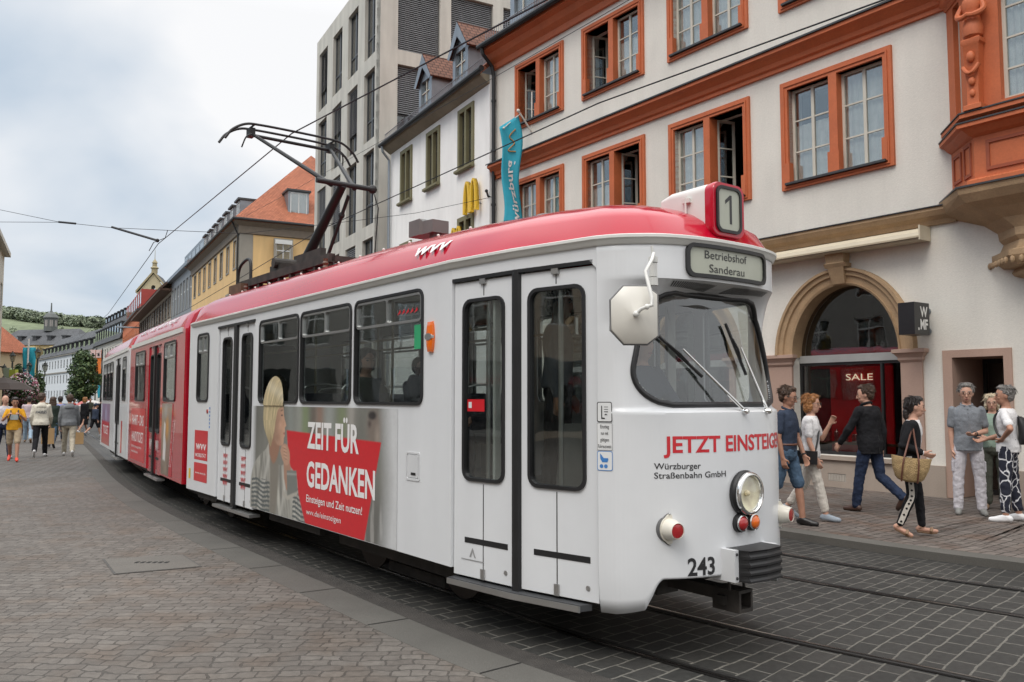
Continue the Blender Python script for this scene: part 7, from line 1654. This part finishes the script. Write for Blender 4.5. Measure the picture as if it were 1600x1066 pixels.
for P_, j_, s_, mm in ((P3, j3, s3, mat('sole_brown', (.03, .018, .012), .6)), (P5, j5, s5, mat('sole_pale', (.34, .33, .31), .7)), (P7, j7, s7, mat('sole_white', (.60, .60, .60), .6)), (P2, j2, s2, mat('sole_white', (0, 0, 0)))):
    for sd in 'LR':
        hip, knee, ank, heel, ball, toe = j_[sd]; g = MB(); u = Vector((0, 0, -.030)) * s_; chain(g, [heel + u, ball + u * .95, toe + u * .70], [.026, .029, .024]); g.v = [(x, y, max(z, .004)) for x, y, z in g.v] if heel.z < .12 else g.v; soft(g, 'sole', mm, P_, .008, 1)
g = MB()
for k in range(3): g.sphere(sp5(.47 - .05 * k, .118 + .012 * k, 0), .007, 6, 5)
g.build('buttons', m_spec, P5)
for sg in (-1, 1):
    g = MB(); g.bbox(-.05, -.012, 0, .05, .012, .15, .01); o = g.build('cargo_pocket', c_pwhite, P5); hip, knee, ank = j5['L' if sg > 0 else 'R'][:3]; q_ = hip.lerp(knee, .85); o.location = (q_.x, q_.y + sg * .074, q_.z)
# straw basket on her near hip
bk = empty('straw_basket', P4.location, P4.rotation_euler.z, 'woven straw basket bag with brown straps under her arm', 'bag')
m_straw = mat('straw', (.42, .29, .14), .85, var=.25, scale=14, bump=.9, bscale=90)
g = MB(); rg = []
for z, a, b_ in ((-.16, .135, .06), (-.13, .165, .085), (-.02, .205, .10), (.10, .225, .095), (.13, .23, .09), (.10, .215, .08), (-.12, .15, .07)):
    rg.append([sp4(.02 + z - .10, .02 + a * cos(2 * pi * k / 28), -.30 + b_ * sin(2 * pi * k / 28)) + Vector((0, 0, .02 * cos(2 * pi * k / 28) ** 2)) for k in range(28)])
g.loft(rg); g.build('basket', m_straw, bk, smooth=60)
m_lea = mat('leather_brown', (.13, .05, .03), .5)
g = MB()
for x in (-.09, .09):
    for sgn in (-1, 1): pass
    g.tube(catmull([sp4(-.24, .02 + x, -.30 - .062), sp4(-.10, .02 + x, -.30 - .104), sp4(.05, .02 + x * .9, -.30 - .098), sp4(.22, .01 + x * .5, -.28), sp4(.46, 0, -.20), sp4(.50, -.02, -.14)], 5), .010, 6)
g.build('strap', m_lea, bk)
# crossbody bag, backpacks
cb = empty('shoulder_bag', P2.location, P2.rotation_euler.z, 'black shoulder bag on the ginger-haired woman', 'bag')
g = MB(); g.loft([[sp2(z, x, y) for x, y in ((-.13, -.205), (.13, -.185), (.135, -.25), (-.13, -.265))] for z in (-.13, -.12, .04, .05)]); m_lb = mat('leather_black', (.014, .014, .016), .35); g.build('pouch', m_lb, cb, smooth=30)
g = MB(); g.tube(catmull([sp2(.04, .10, -.20), sp2(.25, .12, -.10), sp2(.45, .09, .06), sp2(.52, 0, .12), sp2(.42, -.11, .06), sp2(.2, -.13, -.08), sp2(.04, -.10, -.22)], 5), .013, 6); g.build('strap', m_lb, cb)
def backpack(P_, sp_, label, m, w=.14, h=.40, z0=.10, yo=0, logo=False, dp=.15):
    t = empty('backpack', P_.location, P_.rotation_euler.z, label, 'backpack'); g = MB()
    g.loft([[sp_(z0 + h * t_, -.115 - dp * k * c, yo + w * wv * sn) for c, sn in [((1 + cos(2 * pi * q / 20)) / 2, sin(2 * pi * q / 20)) for q in range(20)]] for t_, k, wv in ((0, .5, .75), (.04, .85, .95), (.3, 1, 1), (.7, .85, .95), (.93, .55, .75), (1, .25, .4))]); g.build('sack', m, t, smooth=60)
    g = MB()
    for y in (-.085, .085): g.tube(catmull([sp_(z0 + h - .02, -.12, yo + y * .7), sp_(.505, -.02, y), sp_(.44, .105, y), sp_(.30, .122, y * 1.2), sp_(.16, .05, y * 1.75), sp_(.12, -.10, yo + y * 1.3)], 5), .014, 6)
    g.build('strap', m, t)
    if logo:
        g = MB(); put_text(g, 'NX', -.06, .06, z0 + .16, .09, lambda a, b, d: tuple(sp_(b, -.118 - dp, yo - a)), .01); 
    return t
backpack(P7, sp7, 'small black backpack on the woman in leaf-print trousers', mat('nylon_black', (.012, .012, .013), .6), .12, .36, .06, -.05)
# left hand pavement, walking crowd
def GP(px, py): p = ground_pt(px, py, .03); return (p.x, p.y, .03)
V2 = .014
rnd2 = random.Random(11)
P8, j8, sp8, s8 = person('balding man in pale shirt at the left edge', GP(4, 716), -48, 1.80, WALK, None, 2, (20, 4), c_pwhite, 'short', c_dkdenim, 'long', s_blue, ('bald', None), skin=m_skin, vox=V2)
P9, j9, sp9, s9 = person('boy in yellow tee, khaki shorts and orange-red shoes', GP(20, 721), -62, 1.74, WALK, dict(L=(20, 18, 108, 28), R=(20, 18, 108, 28)), 2, (12, 16), c_yellow, 'short', c_khaki, 'short', s_red, ('short', h_dark), skin=m_skin2, vox=.012, untuck=.06)
g = MB(); poly2(g, [(-.09, .22), (.09, .22), (.10, .36), (-.10, .36)], lambda a, b, d: tuple(sp9(b, .128, a))); g.build('shirt_print', fabric('cloth_print', (.40, .45, .45)), P9)
backpack(P9, sp9, 'dark backpack worn by the boy in yellow', c_navy, .15, .42, .05)
P10, j10, sp10, s10 = person('man in off-white lettered jacket and black trousers walking away', GP(62, 714), 116, 1.88, WALK2, dict(L=(-6, 12, 30, 4), R=(8, 12, 34, 4)), 2, (-35, 2), c_hood, 'long', c_black, 'long', s_white, ('short', h_brown), vox=.012, untuck=.04, fat=1.12)
g = MB(); put_text(g, 'ANGELES', -.13, .13, .27, .075, lambda a, b, d: tuple(sp10(b, -.158, -a)), .02); g.build('lettering', c_navy, P10)
g = MB(); ell_loft(g, [(sp10(.44).z, .13, .04, -.10), (sp10(.50).z, .11, .06, -.07), (sp10(.56).z, .08, .05, -.03)]); soft(g, 'hood', c_hood, P10, .014, 2, .01)
P11, j11, sp11, s11 = person('man in grey hoodie and beige trousers walking away', GP(106, 713), 118, 1.83, WALK, dict(L=(-4, 12, 14, 0), R=(6, 12, 14, 0)), 2, (0, 0), fabric('cloth_mid_grey', (.17, .18, .19)), 'long', c_khaki and fabric('cloth_beige', (.43, .39, .31)), 'long', s_white, ('short', h_brown), vox=.012, untuck=.05, fat=1.1)
g = MB(); ell_loft(g, [(sp11(.43).z, .13, .05, -.10), (sp11(.50).z, .12, .07, -.07), (sp11(.56).z, .09, .06, -.03)]); soft(g, 'hood', fabric('cloth_mid_grey', (0, 0, 0)), P11, .014, 2, .01)
P12 = person('long-haired woman in dark coat carrying a paper bag', GP(80, 700), 112, 1.76, WALK, None, 2, (0, 0), c_dkgreen, 'long', c_denim, 'slim', s_black, ('long', h_brown), vox=V2, coat=c_dkgreen, fem=True, skirt=c_dkgreen)
P13 = person('person in periwinkle shirt and blue jeans walking away', GP(92, 690), 116, 1.80, WALK2, None, 2, (0, 0), c_purple, 'short', c_dkdenim, 'long', s_sand, ('short', h_dark), vox=V2, fat=1.1)
P14 = person('person in pale pink top and light jeans walking away', GP(43, 692), 118, 1.78, WALK, None, 2, (0, 0), c_pink, 'long', c_lblue, 'long', s_sand, ('short', h_dark), vox=V2)
P15, j15, sp15, s15 = person('person in khaki shorts with a navy rucksack walking away', GP(35, 676), 116, 1.74, WALK2, None, 2, (0, 0), c_navy, 'short', c_khaki, 'short', s_white, ('short', h_brown), vox=.018)
backpack(P15, sp15, 'navy rucksack on the person in khaki shorts', mat('nylon_navy', (.02, .03, .07), .6), .17, .46, .02)
P16 = person('person in long black coat walking beside the tram', GP(130, 678), 70, 1.76, WALK, None, 3, (-20, 0), c_black, 'long', None, 'long', s_white, ('bob', h_ginger), vox=.018, coat=c_black, skirt=c_black, fem=True)
P17 = person('boy in navy sweater, shorts and cap beside the black coat', GP(147, 682), 60, 1.50, WALK2, None, 4, (-10, 0), c_navy, 'long', c_black, 'short', s_blue, ('cap', c_navy), vox=.016)
P18 = person('person in dark rain jacket beyond the tram end', GP(157, 672), 110, 1.74, WALK, None, 2, (0, 0), c_black, 'long', c_black, 'long', s_black, ('short', h_dark), vox=.02)
P19 = person('person in white top far along the pavement', GP(26, 668), 100, 1.72, WALK, None, 2, (0, 0), c_white, 'short', c_dkdenim, 'long', s_black, ('long', h_dark), vox=.022, fem=True)
P20 = person('person in red top near the parasols', GP(114, 664), 60, 1.70, WALK2, None, 2, (0, 0), fabric('cloth_red', (.45, .05, .05)), 'short', c_dkdenim, 'long', s_black, ('short', h_dark), vox=.024)
P21 = person('person in black top far off between the others', GP(52, 668), 110, 1.74, WALK, None, 2, (0, 0), c_black, 'long', c_denim, 'long', s_black, ('short', h_dark), vox=.024)
P22 = person('person in beige jacket far along the street', GP(68, 664), 110, 1.72, WALK, None, 2, (0, 0), c_khaki, 'long', c_dkdenim, 'long', s_black, ('short', h_grey), vox=.024)
P23 = person('person in dark shirt near the orange flags', GP(140, 660), -60, 1.72, WALK, None, 2, (0, 0), c_olive, 'short', c_black, 'long', s_black, ('short', h_dark), vox=.026)
# paper bags
m_kraft = mat('kraft_paper', (.42, .27, .13), .8, var=.1)
def paper_bag(px, py, label, rz, z=.03, w=.34, h=.42):
    p = ground_pt(px, py, .03); t = empty('paper_bag', (p.x, p.y, z), rz, label, 'bag'); g = MB()
    g.panel(rect(-w / 2, 0, w / 2, h), (), lambda a, b, d: (a * (1 - .04 * b), d + .03 * sin(b * 9), b), -.09, -.085); g.panel(rect(-w / 2, 0, w / 2, h), (), lambda a, b, d: (a * (1 - .04 * b), d - .02 * sin(b * 8), b), .085, .09)
    g.box(-w / 2, -.09, 0, -w / 2 + .004, .09, h); g.box(w / 2 - .004, -.09, 0, w / 2, .09, h); g.box(-w / 2, -.09, 0, w / 2, .09, .004); g.build('sack', m_kraft, t)
    g = MB()
    for y in (-.087, .087): g.tube(catmull([(-.07, y, h - .02), (-.06, y, h + .09), (0, y * .6, h + .13), (.06, y, h + .09), (.07, y, h - .02)], 5), .006, 6)
    g.build('handle', m_kraft, t); return t
paper_bag(122, 694, 'brown paper carrier bag beside the black coat', .5); paper_bag(74, 703, 'paper carrier bag held low by the long-haired woman', .4, .22, .36, .5)
# passengers seen through the tram glass
SITL = dict(L=(86, 88, 6), R=(84, 86, 6)); 
def seat_person(label, lx, ly, hd_, topm, hairk, sit=1.34 + .06): 
    w = wpos((lx, ly, 0)); return person(label, (w.x, w.y, .0), math.degrees(TR) + hd_, 1.72, SITL, dict(L=(20, 8, 50, 10), R=(20, 8, 50, 10)), 2, (0, 4), topm, 'long', c_dkdenim, 'long', s_black, hairk, vox=.02, sit=sit)
seat_person('passenger in dark jacket behind the third tram window', -2.9, -.70, 0, c_black, ('short', h_dark)); seat_person('passenger in green jacket behind the second tram window', -4.15, -.70, 0, c_dkgreen, ('bob', h_dark)); seat_person('passenger with brown hair behind the advert portrait', -5.45, .70, 0, c_navy, ('short', h_brown))
w_ = wpos((-1.55, -.35, 0)); P27 = person('passenger in grey jumper standing inside the front door', (w_.x, w_.y, .88), math.degrees(TR) + 40, 1.70, None, None, 0, (0, 0), c_grey, 'long', c_black, 'long', s_black, ('short', h_dark), vox=.02)
w_ = wpos((-1.02, .02, 0)); P28 = person('tram driver seated behind the windscreen', (w_.x, w_.y, 0), math.degrees(TR), 1.76, SITL, dict(L=(35, 8, 40, 10), R=(35, 8, 40, 10)), 0, (0, 0), c_navy, 'long', c_black, 'long', s_black, ('short', h_brown), vox=.02, sit=1.42)
# ------------------------------------------------------------------ wires, flag, street furniture, tree, hills
m_wire = mat('wire', (.03, .03, .032), .5, metal=.6)
def off_path(d, z, i0=1, i1=None):
    P = offs(d); return [(p.x, p.y, z) for p in P[i0:i1]]
def wire(name, label, pts, r=.008, cat='overhead wire'):
    f = MB(); f.tube(pts, r, 5); return tag(f.build(name, m_wire, None), label, cat)
hdw = wpos((-7.9, 0, 5.53))
def contact(d, z, extra=0):
    """taut wire in straight spans over the curved track"""
    P = offs(d); idx = list(range(0, len(P), 9)); return [(P[i].x, P[i].y, z) for i in idx]
c1p = [wpos((8, -3.2, 5.62)), wpos((-1.5, .55, 5.60)), hdw, Vector((-8.98, 20.75, 5.60)), Vector((-18.8, 38.3, 5.62)), Vector((-28.5, 54.5, 5.7)), Vector((-46, 82, 5.7)), Vector((-84, 140, 5.8))]
wire('contact_wire', 'contact wire over the tram touching its pantograph', c1p, .0095)
P2_ = offs(SP); c2p = [(P2_[i].x, P2_[i].y, 5.6) for i in (6, 22, 38, 48, 56, 64, 78)]
wire('contact_wire', 'second contact wire over the far track', c2p, .0095)
def dpt(px, py, depth):
    q = ground_pt(px, py, 0) - Vector((0, 0, CAMH)); return Vector((0, 0, CAMH)) + q * (depth / q.y)
wire('feeder_wire', 'upper feeder wire slanting across the white facades', [dpt(1160, -100, 12.5), dpt(983, 0, 16), dpt(760, 128, 23), dpt(460, 297, 42), dpt(376, 342, 56.5)], .008)
def fpt(u, v, z): return Matrix.LocRotScale(HOUSE_O, Matrix.Rotation(HOUSE_R, 3, 'Z').to_quaternion(), None) @ Vector((u, v, z))
wire('span_wire', 'thin span wire from the white house wall across the street', [fpt(-10.6, -.05, 7.6), dpt(650, 333, 23.2), dpt(555, 345, 22.4), dpt(380, 365, 21.3), dpt(262, 360, 20.9), dpt(175, 356, 21.5), dpt(92, 347, 22.5), dpt(0, 328, 24), dpt(-140, 295, 26)], .007)
wire('span_wire', 'lower span wire crossing the pale sky at the left', [dpt(97, 347.5, 22.45), dpt(0, 347, 24), dpt(-140, 346, 26)], .007)
f = MB(); f.tube([dpt(175, 355, 21.5), dpt(246, 376, 20.8)], .032, 6); f.tube([dpt(262, 360, 20.9), dpt(258, 372, 20.85), dpt(240, 379, 20.75), dpt(233, 392, 21.1)], .010, 5); f.sphere(dpt(246, 376, 20.8), .05, 8, 6); tag(f.build('pull_off_arm', m_wire), 'dark pull-off arm holding the wire over the street', 'wire bracket')
f = MB(); f.tube([dpt(92, 347, 22.5), dpt(118, 349.5, 22.2)], .03, 6); tag(f.build('wire_insulator', m_wire), 'small insulator on the span wire at the left', 'insulator')
ar = ground_pt(0, 0) * 0
f = MB(); f.tube([fpt(-10.6, 0, 7.55), fpt(-10.6, -.22, 7.6), fpt(-10.62, -.26, 7.75)], .03, 6); f.sphere(fpt(-10.6, -.02, 7.55), .06, 8, 6); f.sphere(fpt(-10.62, -.26, 7.75), .05, 8, 6); tag(f.build('wall_hook', m_wire), 'wire anchor hook on the white wall by the downpipe', 'wall hook')
# blue festival flag on the corner house
fl = empty('banner_flag', fpt(-8.75, -.30, 0), HOUSE_R, 'turquoise banner flag with white lettering on the corner house', 'flag')
f = MB(); f.tube([(0, .3, 9.05), (0, -.15, 9.55)], .025, 8); f.sphere((0, -.17, 9.57), .05, 10, 8); f.tube([(0, .3, 9.0), (0, .3, 10.2)], .02, 6); f.tube([(0, -.10, 9.5), (-.02, -.62, 9.02)], .012, 6); f.sphere((-.02, -.64, 9.0), .035, 8, 6); f.build('pole', m_white, fl)
m_turq = mat('flag_turquoise', (.03, .37, .50), .7, var=.10, scale=3); 
def flag_s(a, b):           # a 0..1 across, b 0..1 down
    x = -.06 + .22 * b + .03 * sin(b * 7 + a * 2); y = -.13 - a * .62 + .02 * sin(b * 5); z = 9.48 - a * .46 * (1 - b) - b * (3.2 - .1 * a); return Vector((x + .05 * sin(a * 5 + b * 6), y + .05 * sin(b * 9), z))
f = MB(); f.grid([[flag_s(a / 10, b / 30) for a in range(11)] for b in range(31)]); o = f.build('cloth', m_turq, fl, smooth=90); md = o.modifiers.new('thickness', 'SOLIDIFY'); md.thickness = .006
f = MB(); put_text(f, 'würzburg', 0, 1, .30, .40, lambda a, b, d: tuple(flag_s(b, 1.0 - a * .62) + Vector((.012, 0, 0))), .02)
f2_ = MB()
for sg_ in (1,): f2_.tube(catmull([flag_s(.35, .10) + Vector((.02, 0, 0)), flag_s(.62, .14) + Vector((.02, 0, 0)), flag_s(.40, .22) + Vector((.02, 0, 0)), flag_s(.66, .27) + Vector((.02, 0, 0)), flag_s(.3, .31) + Vector((.02, 0, 0))], 5), .016, 5)
f.build('lettering', m_txw, fl); f2_.build('emblem', mat('flag_orange', (.45, .22, .06), .7), fl)
# lantern posts on the left pavement
m_lant = mat('lantern_iron', (.045, .05, .048), .5, metal=.4); m_lglass = glass('lantern_glass', (.6, .6, .55), 1, .12)
def lantern(par, x, y, z, k=1.0):
    T = Matrix.Translation((x, y, z)) @ Matrix.Scale(k, 4)
    f = MB(); f.lathe([(.04, -.12), (.06, -.05), (.13, 0), (.15, .02)], 6, M=T); f.lathe([(.26, .60), (.30, .62), (.30, .65), (.20, .74), (.16, .86), (.07, .92), (.05, 1.0), (.02, 1.10)], 6, M=T)
    for q in range(6): a = pi / 3 * q; f.tube([T @ Vector((.145 * cos(a), .145 * sin(a), .02)), T @ Vector((.26 * cos(a), .26 * sin(a), .61))], .012 * k, 5)
    l_ = f.build('lantern', m_lant, par); f = MB(); f.lathe([(.14, .02), (.25, .60)], 6, M=T, caps=False); f.build('pane', m_lglass, l_); return l_
def lamp_post(px, depth, label, rz):
    x = (px - 800) / 1291 * depth; t = empty('street_lamp', (x, depth, .03), rz, label, 'street lamp'); f = MB()
    f.lathe([(.22, 0), (.22, .25), (.16, .35), (.12, .9), (.14, .95), (.09, 1.05), (.075, 2.6), (.10, 2.65), (.06, 2.75), (.05, 3.9)], 14); f.build('post', m_lant, t, smooth=40); lantern(t, 0, 0, 3.95, .62)
    f = MB()
    for s in (-1, 1): f.tube(catmull([(0, 0, 2.75), (s * .2, 0, 2.7), (s * .40, 0, 2.9), (s * .42, 0, 3.15)], 5), .035, 7)
    f.build('arm', m_lant, t)
    for s in (-1, 1): lantern(t, s * .42, 0, 3.2, .56)
    return t
lamp_post(19, 52, 'black lantern post left of the turquoise banner', .5); lamp_post(58, 48, 'black lantern post right of the turquoise banner', .2)
# leaves: many small quads
def leaves(mb, n, centre, rad, size, rng, shell=.55, flat=1.0, mats=1):
    for _ in range(n):
        d = Vector((rng.gauss(0, 1), rng.gauss(0, 1), rng.gauss(0, 1))).normalized(); r = shell + (1 - shell) * rng.random() ** .6
        p = Vector(centre) + Vector((d.x * rad[0] * r, d.y * rad[1] * r, d.z * rad[2] * r)); nrm = (d + Vector((rng.gauss(0, .6), rng.gauss(0, .6), rng.gauss(.3, .6)))).normalized()
        a = nrm.orthogonal().normalized(); b = nrm.cross(a); th = rng.random() * 6.28; u = a * cos(th) + b * sin(th); v = nrm.cross(u); s = size * rng.uniform(.6, 1.3)
        mb.add([p - u * s, p + v * s * .55, p + u * s, p - v * s * .55], [(0, 1, 2, 3)], rng.randrange(mats))
m_lf = [mat('leaf_%s' % n_, c, .6, var=.25, scale=1.5) for n_, c in (('deep', (.040, .078, .024)), ('mid', (.058, .102, .032)), ('bright', (.092, .14, .044)), ('dark', (.026, .052, .019)))]
def tree(label, x, y, z0, h, cw, rng, trunk_h=.3, n=5200, leaf=.16, name='street_tree'):
    t = empty(name, (x, y, z0), 0, label, 'tree'); f = MB(); ch = h * trunk_h
    f.tube([(0, 0, 0), (.05, 0, ch * .6), (0, .05, ch), (.1, 0, h * .6), (0, 0, h * .85)], [.16, .13, .12, .08, .03], 8)
    for k in range(7): a = k * 2.4; f.tube([(0, 0, ch + k * .25), (cos(a) * cw * .22, sin(a) * cw * .22, ch + .6 + k * .4), (cos(a) * cw * .38, sin(a) * cw * .38, ch + 1.2 + k * .45)], [.06, .04, .015], 6)
    f.build('trunk', mat('bark', (.07, .055, .04), .9, var=.3, bump=.5), t)
    f = MB(); nc = 26
    for k in range(nc):
        zz = ch + (h - ch) * (k + .5) / nc; env = sin(pi * min(1, max(.08, ((zz - ch) / (h - ch)) ** .8))) ** .55; a = rng.random() * 6.28; r = cw / 2 * env * rng.uniform(.25, .72)
        leaves(f, n // nc, (cos(a) * r, sin(a) * r, zz), (cw * .23 * rng.uniform(.7, 1.2), cw * .23, cw * .20), leaf, rng, .35, mats=4)
    f.build('crown', m_lf, t); return t
tree('dense dark green street tree in front of the pale house', -(800 - 130) / 1291 * 76, 76, 0, 5.7, 3.2, random.Random(4), .28, 7000, .14)
# flower pillar: a big ball of pink and white bedding plants on a pot, and a climbing plant beside
fp = empty('flower_planter', ((35 - 800) / 1291 * 40, 40, .03), 0, 'big ball of pink and white flowers on a planter pillar', 'planter')
f = MB(); f.lathe([(.45, 0), (.40, .1), (.30, .9), (.5, 1.2), (.55, 1.3), (.5, 1.35)], 16); f.build('pot', mat('planter_brown', (.09, .045, .035), .6), fp)
rg_ = random.Random(8); f = MB(); leaves(f, 2600, (0, 0, 1.95), (.72, .72, .85), .07, rg_, .5, mats=4); k0 = len(f.m); leaves(f, 700, (.15, -.1, 1.25), (.66, .66, .5), .06, rg_, .6, mats=1); f.m[k0:] = [4] * (len(f.m) - k0); f.build('foliage', m_lf + [mat('leaf_wine', (.09, .022, .026), .6, var=.3)], fp)
f = MB(); leaves(f, 1000, (0, 0, 2.05), (.76, .76, .86), .055, rg_, .92, mats=2); f.build('blossom', [mat('petal_white', (.62, .56, .55), .6), mat('petal_pink', (.42, .13, .20), .6)], fp)
cp_ = empty('climbing_plant', ((62 - 800) / 1291 * 47.5, 47.5, .03), 0, 'hanging green plant on the right lantern post', 'plant'); f = MB(); leaves(f, 900, (0, 0, 2.2), (.35, .35, 1.1), .09, rg_, .3, mats=3); f.build('foliage', m_lf[:3], cp_); f = MB(); f.lathe([(.2, .9), (.3, 1.2), (.28, 1.25)], 10); f.build('basket', m_lant, cp_)
cp2 = empty('climbing_plant', ((28 - 800) / 1291 * 50, 50, .03), 0, 'pale green plant hanging between lantern and banner', 'plant'); f = MB(); leaves(f, 700, (0, 0, 3.0), (.3, .3, .8), .09, rg_, .3, mats=3); f.build('foliage', m_lf[:3], cp2); f = MB(); f.lathe([(.16, 2.0), (.25, 2.3), (.23, 2.35)], 10); f.build('basket', m_lant, cp2)
# banners across the street
def hanging(name, label, px0, px1, y0, y1, depth, m, extra=None):
    x0, x1 = [(p - 800) / 1291 * depth for p in (px0, px1)]; zt, zb = [1.7 + (622 - y) / 1291 * depth for y in (y0, y1)]
    t = empty(name, (x0, depth, 0), 0, label, 'banner'); f = MB(); f.grid([[((x1 - x0) * a / 8, .06 * sin(a * 1.3 + b), zb + (zt - zb) * b / 12) for a in range(9)] for b in range(13)]); o = f.build('cloth', m, t, smooth=90); md = o.modifiers.new('thickness', 'SOLIDIFY'); md.thickness = .02
    return t, x1 - x0, zb, zt
t_, w_b, zb_, zt_ = hanging('banner', 'tall turquoise banner with white stripes on a white pole', 35, 55, 543, 628, 58, mat('banner_turquoise', (.03, .40, .52), .7))
f = MB(); f.tube([(.48 * w_b, -.12, 0), (.48 * w_b, -.12, zt_ + .6)], .06, 8); f.build('pole', m_txw, t_)
f = MB(); f.box(.08, -.10, zb_ + .9, .19, -.08, zb_ + 2.4); f.build('stripe', mat('banner_navy', (.02, .05, .14), .7), t_)
f = MB(); [f.box(.22, -.10, zb_ + 1.1 + k * .16, .22 + .28, -.08, zb_ + 1.16 + k * .16) for k in range(8)]; f.build('print', m_txw, t_)
m_orf = mat('flag_bright_orange', (.72, .19, .03), .7)
for k, (a, b) in enumerate(((141, 149), (150, 158))):
    t_, w_b, zb_, zt_ = hanging('banner', ('left' if k == 0 else 'right') + ' orange banner with a white printed head beside the tree', a, b, 547, 606 - 4 * k, 100, m_orf); f = MB(); f.box(0, -.12, zt_ - .95, w_b, -.09, zt_); f.build('head_print', mat('banner_pale', (.62, .45, .42), .7), t_); f = MB(); f.box(w_b * .3, -.14, zt_ - .75, w_b * .7, -.125, zt_ - .4); f.build('print', m_txk, t_); f = MB(); f.tube([(w_b + .08, 0, 0), (w_b + .08, 0, zt_ + .2)], .07, 6); f.build('pole', m_lant, t_)
t_, w_b, zb_, zt_ = hanging('banner', 'narrow turquoise banner beside the orange ones', 154, 157.5, 596, 622, 90, mat('banner_turquoise', (0, 0, 0)))
f = MB(); f.tube([(w_b + .05, 0, 0), (w_b + .05, 0, zt_ + .2)], .05, 6); f.build('pole', m_lant, t_)
# yellow-green shop panel and dark awning at the left
yg = empty('shop_board', ((13 - 800) / 1291 * 44, 44, 0), radians(-20), 'yellow-green shop panel projecting over the left pavement', 'sign'); f = MB(); f.box(-.25, -.08, 2.35, .18, .08, 3.3); f.build('board', mat('panel_grey_green', (.33, .38, .28), .5), yg); f = MB(); f.box(.18, -.09, 2.3, .62, .09, 3.2); f.build('board_bright', mat('panel_lime', (.42, .45, .05), .5), yg); f = MB(); f.tube([(-.25, 0, 3.35), (-3.2, 0.4, 3.5)], .04, 6); f.build('bracket', m_lant, yg)
pk = empty('parasol', ((6 - 800) / 1291 * 38, 38, .03), 0, 'dark brown cafe parasol at the left edge', 'parasol'); f = MB(); f.lathe([(1.35, 2.05), (.9, 2.35), (.05, 2.62), (.02, 2.70)], 8); f.build('canopy', mat('canvas_brown', (.05, .036, .03), .8), pk); f = MB(); f.tube([(0, 0, 0), (0, 0, 2.6)], .035, 8); f.box(-.3, -.3, 0, .3, .3, .08); f.build('pole', m_lant, pk)
for px, d_, c, lb in ((138, 66, (.55, .16, .15), 'red and white parasol beyond the tree'), (146, 62, (.66, .64, .62), 'white parasol beside the walkers in black')):
    pk = empty('parasol', ((px - 800) / 1291 * d_, d_, .0), .3, lb, 'parasol'); f = MB(); f.lathe([(.95, 1.12), (.85, 1.18), (.45, 1.42), (.04, 1.55)], 10); f.build('canopy', mat('canvas_%d' % px, c, .8), pk); f = MB(); f.tube([(0, 0, 0), (0, 0, 1.6)], .03, 6); f.build('pole', m_lant, pk)
# hill with vineyard and wood behind the town
hill = MB(); rows = []
for j in range(26):
    y = 560 + j * 28; row = []
    for i in range(60):
        x = -1500 + i * 33; t = min(1, max(0, (y - 690) / 340)); prof_ = t * t * (3 - 2 * t); z = 6 + prof_ * (90 + 7 * sin(x * .006) + 5 * sin(x * .017 + 1) - 6e-5 * (x + 700) ** 2 * (x > -700)); row.append((x, y, z - (0 if y < 1150 else (y - 1150) * .1)))
    rows.append(row)
hill.grid(rows)
m_hill = mat('vineyard_green', (.145, .175, .10), .95, var=.22, scale=.012, fine=.25, fscale=.15)
o = hill.build('hill', m_hill, None, smooth=180); tag(o, kind='structure')
def hz(x, y):
    t = min(1, max(0, (y - 690) / 340)); return 6 + t * t * (3 - 2 * t) * (90 + 7 * sin(x * .006) + 5 * sin(x * .017 + 1) - 6e-5 * (x + 700) ** 2 * (x > -700))
wood = MB(); rg_ = random.Random(21)
for k in range(420):
    y = rg_.uniform(1000, 1080); x = -(800 - rg_.uniform(-30, 330)) / 1291 * y; r = rg_.uniform(5, 8.5); z = hz(x, y)
    leaves(wood, 90, (x, y, z + r * .9), (r, r, r * .95), r * .26, rg_, .75, mats=4)
for k in range(30):
    y = rg_.uniform(760, 980); x = -(800 - rg_.uniform(0, 330)) / 1291 * y; r = rg_.uniform(2.5, 5); leaves(wood, 34, (x, y, hz(x, y) + r * .7), (r, r, r), r * .4, rg_, .7, mats=4)
m_wd = [mat('wood_%d' % i, c, .9, var=.2, scale=.05) for i, c in enumerate(((.17, .205, .14), (.185, .22, .145), (.155, .19, .14), (.20, .23, .155)))]
tag(wood.build('hilltop_wood', m_wd), 'far green wood along the hilltop', 'wood', kind='stuff')
# repeats share a group
GROUPS = {'street_lamp': 'black lantern posts on the left pavement', 'contact_wire': 'contact wires over the tracks', 'span_wire': 'span wires across the street', 'paper_bag': 'paper bags carried on the left pavement', 'climbing_plant': 'plants hanging at the lantern posts', 'restaurant_sign': 'yellow arch signs on the white house', 'backpack': 'backpacks worn by people', 'parasol': 'parasols on the left pavement', 'banner': 'banners hanging over the street'}
for o in list(S.objects):
    if o.parent is None and o.get('label') and 'group' not in o:
        b_ = o.name.split('.')[0]
        if b_ in GROUPS: o['group'] = GROUPS[b_]
        elif b_ == 'person':
            o['group'] = 'passengers in the tram' if ('passenger' in o['label'] or 'driver' in o['label']) else 'pedestrians on the right pavement' if o.location.x > 1 else 'people walking on the left pavement'
